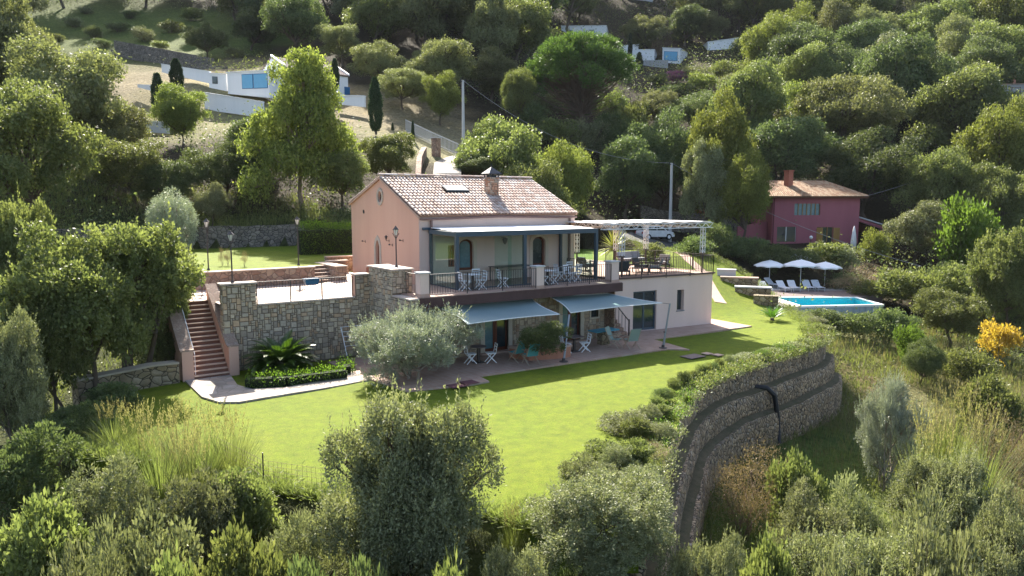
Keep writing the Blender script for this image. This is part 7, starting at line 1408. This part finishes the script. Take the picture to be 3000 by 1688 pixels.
# ---- the wood on the hill: every tree its own object
KEEP = [(225, 170, 480, 405, 112), (455, 175, 800, 262, 101), (790, 150, 1075, 318, 96), (95, 30, 590, 185, 175), (480, 262, 770, 300, 95), (1060, 300, 1345, 450, 92), (1190, 425, 1375, 520, 88), (1340, 225, 1376, 455, 84), (1640, 70, 1782, 112, 185), (1806, 125, 2000, 205, 172), (2068, 105, 2168, 150, 180), (2200, 470, 2640, 740, 84), (1860, 660, 2010, 735, 80),
        (2860, 225, 3000, 292, 115), (1540, 98, 1870, 330, 107), (1945, 470, 1975, 650, 80), (1740, 570, 1880, 740, 60), (590, 262, 700, 330, 100), (640, 60, 700, 170, 150), (1820, -10, 1920, 14, 220)]
LM = [('the umbrella pine', 1705, 200), ('the gabled white house', 900, 240), ('the pink villa roof', 1400, 500), ('the raspberry house', 2370, 600), ('the dark stone house', 2940, 260), ('the far white villas', 1900, 150), ('the tall yellow green tree', 880, 350), ('the bare slope at the left', 330, 280), ('the top left corner', 120, 60), ('the lattice canopy', 1920, 560), ('the top right corner', 2900, 40), ('the dry stone wall end', 300, 620), ('the tall pole by the hill road', 1358, 300)]
CLR = np.array([(60, 60), (330, 20), (620, 70), (800, 190), (1000, 300), (1350, 400), (1350, 530), (1080, 540), (1060, 430), (900, 380), (600, 395), (280, 420), (215, 250)], float)
forest = []; rf_ = random.Random(21); taken = [(o.location.x, o.location.y, .38 * 1.0 * o.scale[0]) for o in bpy.data.objects if o.type == 'EMPTY' and o.get('category') in ('tree',) and o.location.z > -100]
d = 58.0
while d < 262:
    sp = 4.6 + d * .036; nrow = int(1.62 * d / sp)
    for k in range(nrow):
        r = (-.81 + 1.62 * (k + rf_.uniform(.1, .9)) / nrow) * d; dj = d + rf_.uniform(-.45, .45) * sp; x, y = CF(r, dj); z = gz(x, y)
        big = rf_.uniform(.85, 1.25); w = sp * 1.28 * big; h = w * rf_.uniform(.95, 1.3); pc = proj((x, y, z + h)); pb = proj((x, y, z)); hw = w / 2 / dj * F
        if pc[0] < -150 or pc[0] > 3150 or pb[1] < -40 or pc[1] > 700: continue
        if dj < 84 and (700 < pc[0] < 2230) and pb[1] > 470: continue
        if dj < 70 and pc[0] > 1200: continue
        if pc[0] > 1700 and dj < 88 and pb[1] > 560: continue
        if inpoly(CLR, np.array([pb[0]]), np.array([pb[1]]))[0] and rf_.random() < .93: continue
        if any(dj < kd and pc[0] + hw * .85 > a and pc[0] - hw * .85 < c and pb[1] > b and pc[1] < e for a, b, c, e, kd in KEEP): continue
        if 95 < pc[0] < 600 and 40 < (pc[1] + pb[1]) / 2 < 190 and dj < 185: continue
        if 230 < pc[0] < 1100 and 190 < pb[1] < 400 and dj < 112: continue
        if any(math.hypot(x - a, y - b) < q + w * .3 for a, b, q in taken): continue
        left = pc[0] < 1300; kind = rf_.choices(['oak', 'dark', 'green', 'yellow', 'grey'], [6, 2.2, 1.4, 1.6, 1.3] if left else [3.4, 3.2, 3, 1.5, 1])[0]
        forest.append((kind, x, y, h, w, pc[0], (pc[1] + pb[1]) / 2, z, dj)); taken.append((x, y, w * .3))
    d += sp * .86
forest.sort(key=lambda t: t[8]); print('forest', len(forest)); forest = forest[:265]
ADJ = {'oak': 'olive green oak', 'dark': 'dark green oak', 'green': 'leafy green tree', 'yellow': 'yellowish green oak', 'grey': 'grey green tree'}
cnt = {}
ORD = 'nearest,second nearest,third nearest,fourth nearest,fifth nearest,sixth nearest,seventh nearest,eighth nearest,ninth nearest,tenth nearest,eleventh nearest,twelfth nearest,thirteenth nearest,fourteenth nearest,fifteenth nearest,sixteenth nearest'.split(',')
buckets = {}
for t in forest:
    nm, lx, ly = min(LM, key=lambda q: math.hypot(q[1] - t[5], (q[2] - t[6]) * 1.5)); dx, dy = t[5] - lx, t[6] - ly
    side = ('right of' if dx > 0 else 'left of') if abs(dx) > abs(dy) * 1.2 else ('below' if dy > 0 else 'above'); buckets.setdefault((t[0], nm, side), []).append((math.hypot(dx, dy), t))
for (k, nm, side), lst in buckets.items():
    lst.sort(key=lambda q: q[0])
    for i, (_, t) in enumerate(lst): plant(k, t[1], t[2], t[3], t[4], '%s, %s %s %s' % (ADJ[k], ORD[min(i, 15)], side, nm), 'oaks and other trees of the hillside wood', z=t[7])
# ---- undergrowth and grass: what nobody could count
def cover(name, label, n, rmax, dlo, dhi, lm, size, h, test, asp=.4, per=9, spread=.25, jit=.9, up=.8, cat='undergrowth', pw=1.0):
    rg = np.random.default_rng(len(name) + n); u = rg.random(n); dd2 = (dlo ** pw + u * (dhi ** pw - dlo ** pw)) ** (1 / pw); rr2 = (rg.random(n) * 2 - 1) * (rmax * dd2 + 3)
    x = CAM[0] + RX[0] * rr2 + VX[0] * dd2; y = CAM[1] + RX[1] * rr2 + VX[1] * dd2; z = TH(x, y); k = test(x, y, rr2, dd2) & ~inpoly(LP, x, y) & ~inpoly(UPL, x, y) & ~((x > -11.4) & (x < 17.4) & (y > -4.6) & (y < 9.6)) & ~((x > 28.5) & (x < 46) & (y > -4) & (y < 14))
    k &= ~((x > -16) & (x < -11) & (y > -.6) & (y < .2)) 
    w_ = np.stack([x - CAM[0], y - CAM[1], z - CAM[2]], 1); wd = w_ @ FW; qx = CX + F * (w_ @ RX) / wd; qy = CY - F * (w_ @ UPV) / wd; inc = inpoly(CLR, qx, qy)
    if dhi > 100:
        for a_, b_, c_, e_, kd_ in KEEP:
            if a_ == 1540: continue
            k &= ~((qx > a_ - 25) & (qx < c_ + 25) & (qy > b_) & (qy < e_ + 22) & (dd2 < kd_ + 14))
    k &= (inc if name in ('meadow_grass', 'slope_shrubs') else ~inc | (dd2 < 50))
    x, y, z, dd2 = x[k], y[k], z[k], dd2[k]; m = len(x); s = (.6 + dd2 / 40)[:, None]; cs = rg.uniform(.5, 1.4, m)
    P = np.repeat(np.stack([x, y, z], 1), per, 0); sc = np.repeat(s[:, 0] * cs, per)[:, None]; q = rg.normal(size=P.shape) * spread * sc; q[:, 2] = np.abs(q[:, 2]) * h / spread * .7 + .02; P = P + q
    dn = np.concatenate([q[:, :2] * .8, np.full((len(P), 1), up)], 1); V_ = P * 0
    sz = size * np.repeat(.7 + dd2 / (45 if dhi < 100 else 400), per); rr = leaves(P, dn, 1.0, rg, asp, jit).reshape(-1, 4, 3); rr = P[:, None] + (rr - P[:, None]) * sz[:, None, None]
    t = np.clip(np.repeat(rg.random(m), per) * .6 + rg.random(len(P)) * .4, 0, 1); o = npmesh(name, rr.reshape(-1, 3), quads(len(P)), t, lm); tag(o, label, cat, None, 'stuff'); return o
nf = lambda f, x, y: np.sin(x * .37 + 1.3 * np.sin(y * .21)) * np.sin(y * .33 + f) 
cover('undergrowth', 'dark low undergrowth between the trees of the hillside', 26000, .85, 48, 250, L_DARK, .27, .8, lambda x, y, r, d: ((r > -10) | (d < 80) | (d > 185) | (r < -60)) & ~((r > -14) & (r < 3) & (d > 62) & (d < 115)) & (nf(0, x, y) > -.5), .6, 9, .5, pw=1.6)
cover('hillside_scrub', 'olive green scrub among the trees of the hillside', 16000, .85, 48, 250, L_OAK, .26, .8, lambda x, y, r, d: ((r > -8) | (d < 78) | (d > 190) | (r < -62)) & ~((r > -14) & (r < 3) & (d > 62) & (d < 115)) & (nf(1, x, y) > -.2), .6, 9, .5, pw=1.6)
cover('meadow_grass', 'bright green wild grass on the upper left terraces', 22000, .85, 100, 190, L_GRS, .3, .25, lambda x, y, r, d: (r < -20) & (nf(2, x, y) > -.35), .3, 8, .6, up=1.2, cat='grass')
cover('slope_shrubs', 'low grey shrubs and dry tufts on the bare slope', 900, .6, 88, 135, L_OLD, .2, .3, lambda x, y, r, d: (r < -20) & (nf(4, x, y) > .1), .4, 12, .5)
cover('wild_plants', 'low wild green plants covering the ground around the garden', 15000, .85, 7, 62, L_GRN, .085, .22, lambda x, y, r, d: (nf(3, x, y) > -.55) & ((r < 6) | (d < 27) | (nf(5, x, y) > .2)), .5, 10, .2, pw=1.5)
cover('ground_leaves', 'bright green broad leaved ground plants in the lower hollow', 5000, .85, 9, 34, L_BRT, .075, .18, lambda x, y, r, d: (r > 3) & (nf(6, x, y) > .1), .7, 10, .18, pw=1.4)
cover('grey_scrub', 'grey green scrub in the foreground', 9000, .85, 7, 40, L_OLD, .07, .3, lambda x, y, r, d: nf(7, x, y) > -.1, .4, 12, .2, pw=1.4)
cover('dry_grass', 'dry yellow and green grass on the slope right of the gabion wall', 14000, .85, 18, 62, L_DRY, .26, .12, lambda x, y, r, d: (r > 5) & (nf(8, x, y) > -.45), .07, 7, .14, .45, 1.6, 'grass', 1.4)
cover('green_grass', 'wild green grass on the slope right of the gabion wall', 26000, .85, 10, 62, L_GRS, .24, .12, lambda x, y, r, d: ((r > 3) | (r < -9)) & (nf(9, x, y) > -.55), .07, 7, .14, .45, 1.6, 'grass', 1.4)
def along(name, label, pts, n, w0, w1, lm, size, h, asp, zf, per=10, spread=.1, cat='plants'):
    rg = np.random.default_rng(n); P_ = np.array(dens(pts, .2)); k = rg.integers(0, len(P_) - 1, n); t = P_[k + 1] - P_[k]; nn = np.stack([-t[:, 1], t[:, 0]], 1) / np.linalg.norm(t, axis=1)[:, None]
    if not inpoly(LP, *[np.array([v]) for v in (P_[20] + nn[0] * 0 + np.array([-(P_[21] - P_[20])[1], (P_[21] - P_[20])[0]]) * 1.5)])[0]: nn = -nn
    xy = P_[k] + t * rg.random(n)[:, None] + nn * (w0 + (w1 - w0) * rg.random(n) ** 1.5)[:, None]; z = zf(xy[:, 0], xy[:, 1]); keep = np.sin(xy[:, 0] * 1.9) * np.sin(xy[:, 1] * 1.7 + 1) > -.62; xy, z = xy[keep], z[keep]; m = len(xy); sc = rg.uniform(.5, 1.3, m)
    P = np.repeat(np.column_stack([xy, z]), per, 0); q = rg.normal(size=P.shape) * spread * np.repeat(sc, per)[:, None]; q[:, 2] = np.abs(q[:, 2]) * h / spread * .8; P = P + q; o = npmesh(name, leaves(P, q * [1, 1, 0] * 4 + [0, 0, .8], size, rg, asp, .8), quads(len(P)), np.clip(np.repeat(rg.random(m), per) * .6 + rg.random(len(P)) * .4, 0, 1), lm); return tag(o, label, cat, None, 'stuff')
lh2 = lambda x, y: LH(x, y) + .01
along('edge_plants', 'green and grey creeping plants spilling over the top of the gabion wall', GAB[:9], 1500, -.15, 1.0, L_GRN, .09, .2, .5, lh2)
along('edge_herbs', 'bright green herbs on the gabion top edge', GAB[:13], 900, -.1, .9, L_BRT, .08, .13, .5, lh2, 8)
along('grey_herbs', 'grey green herbs hanging over the gabion edge', GAB, 1500, -.25, .5, L_OLD, .07, .16, .4, lh2)
along('ragged_edge_grass', 'ragged grass along the right and near edges of the lawn', LPOLY[:7], 1500, -.4, .5, L_GRS, .22, .1, .09, lh2, 9, .14, 'grass')
along('lawn_edge_grass', 'ragged grass where the lawn meets the slope by the pool', [LPOLY[i] for i in range(19, 24)] + GAB[:2], 1700, -.5, .5, L_GRS, .2, .1, .09, lh2, 9, .14, 'grass')
along('slope_scrub', 'green scrub on the bank between the lawn edge and the pool', [LPOLY[i] for i in range(19, 24)] + GAB[:2], 900, -1.6, .2, L_GRN, .1, .25, .5, lambda x, y: TH(x, y), 12, .18)
# remove prototypes that were never placed
def drop(o):
    for c in list(o.children): drop(c)
    bpy.data.objects.remove(o)
for o in [o for o in COL.objects if o.parent is None and o.type == 'EMPTY' and o.location.z < -400]: drop(o)

# ------------------------------------------------------------------ the air: a thin even haze round the whole scene
hb = MB(); c0 = CF(0, 300); zlo = min(float(V[:, 2].min()), -12) - 1; q_ = [CF(-720, -80), CF(720, -80), CF(720, 700), CF(-720, 700)]; hb.prism([tuple(q) for q in q_], zlo - 1, 420)
hm = bpy.data.materials.new('haze_air'); hm.use_nodes = True; hn = hm.node_tree.nodes; hn.remove(hn['Principled BSDF']); pv = hn.new('ShaderNodeVolumePrincipled'); pv.inputs['Density'].default_value = .00006; pv.inputs['Color'].default_value = (.82, .88, 1, 1); pv.inputs['Anisotropy'].default_value = 0
hm.node_tree.links.new(pv.outputs[0], hn['Material Output'].inputs['Volume']); tag(hb.build('haze', hm), 'thin pale haze in the air over the hillside', 'haze', None, 'stuff')
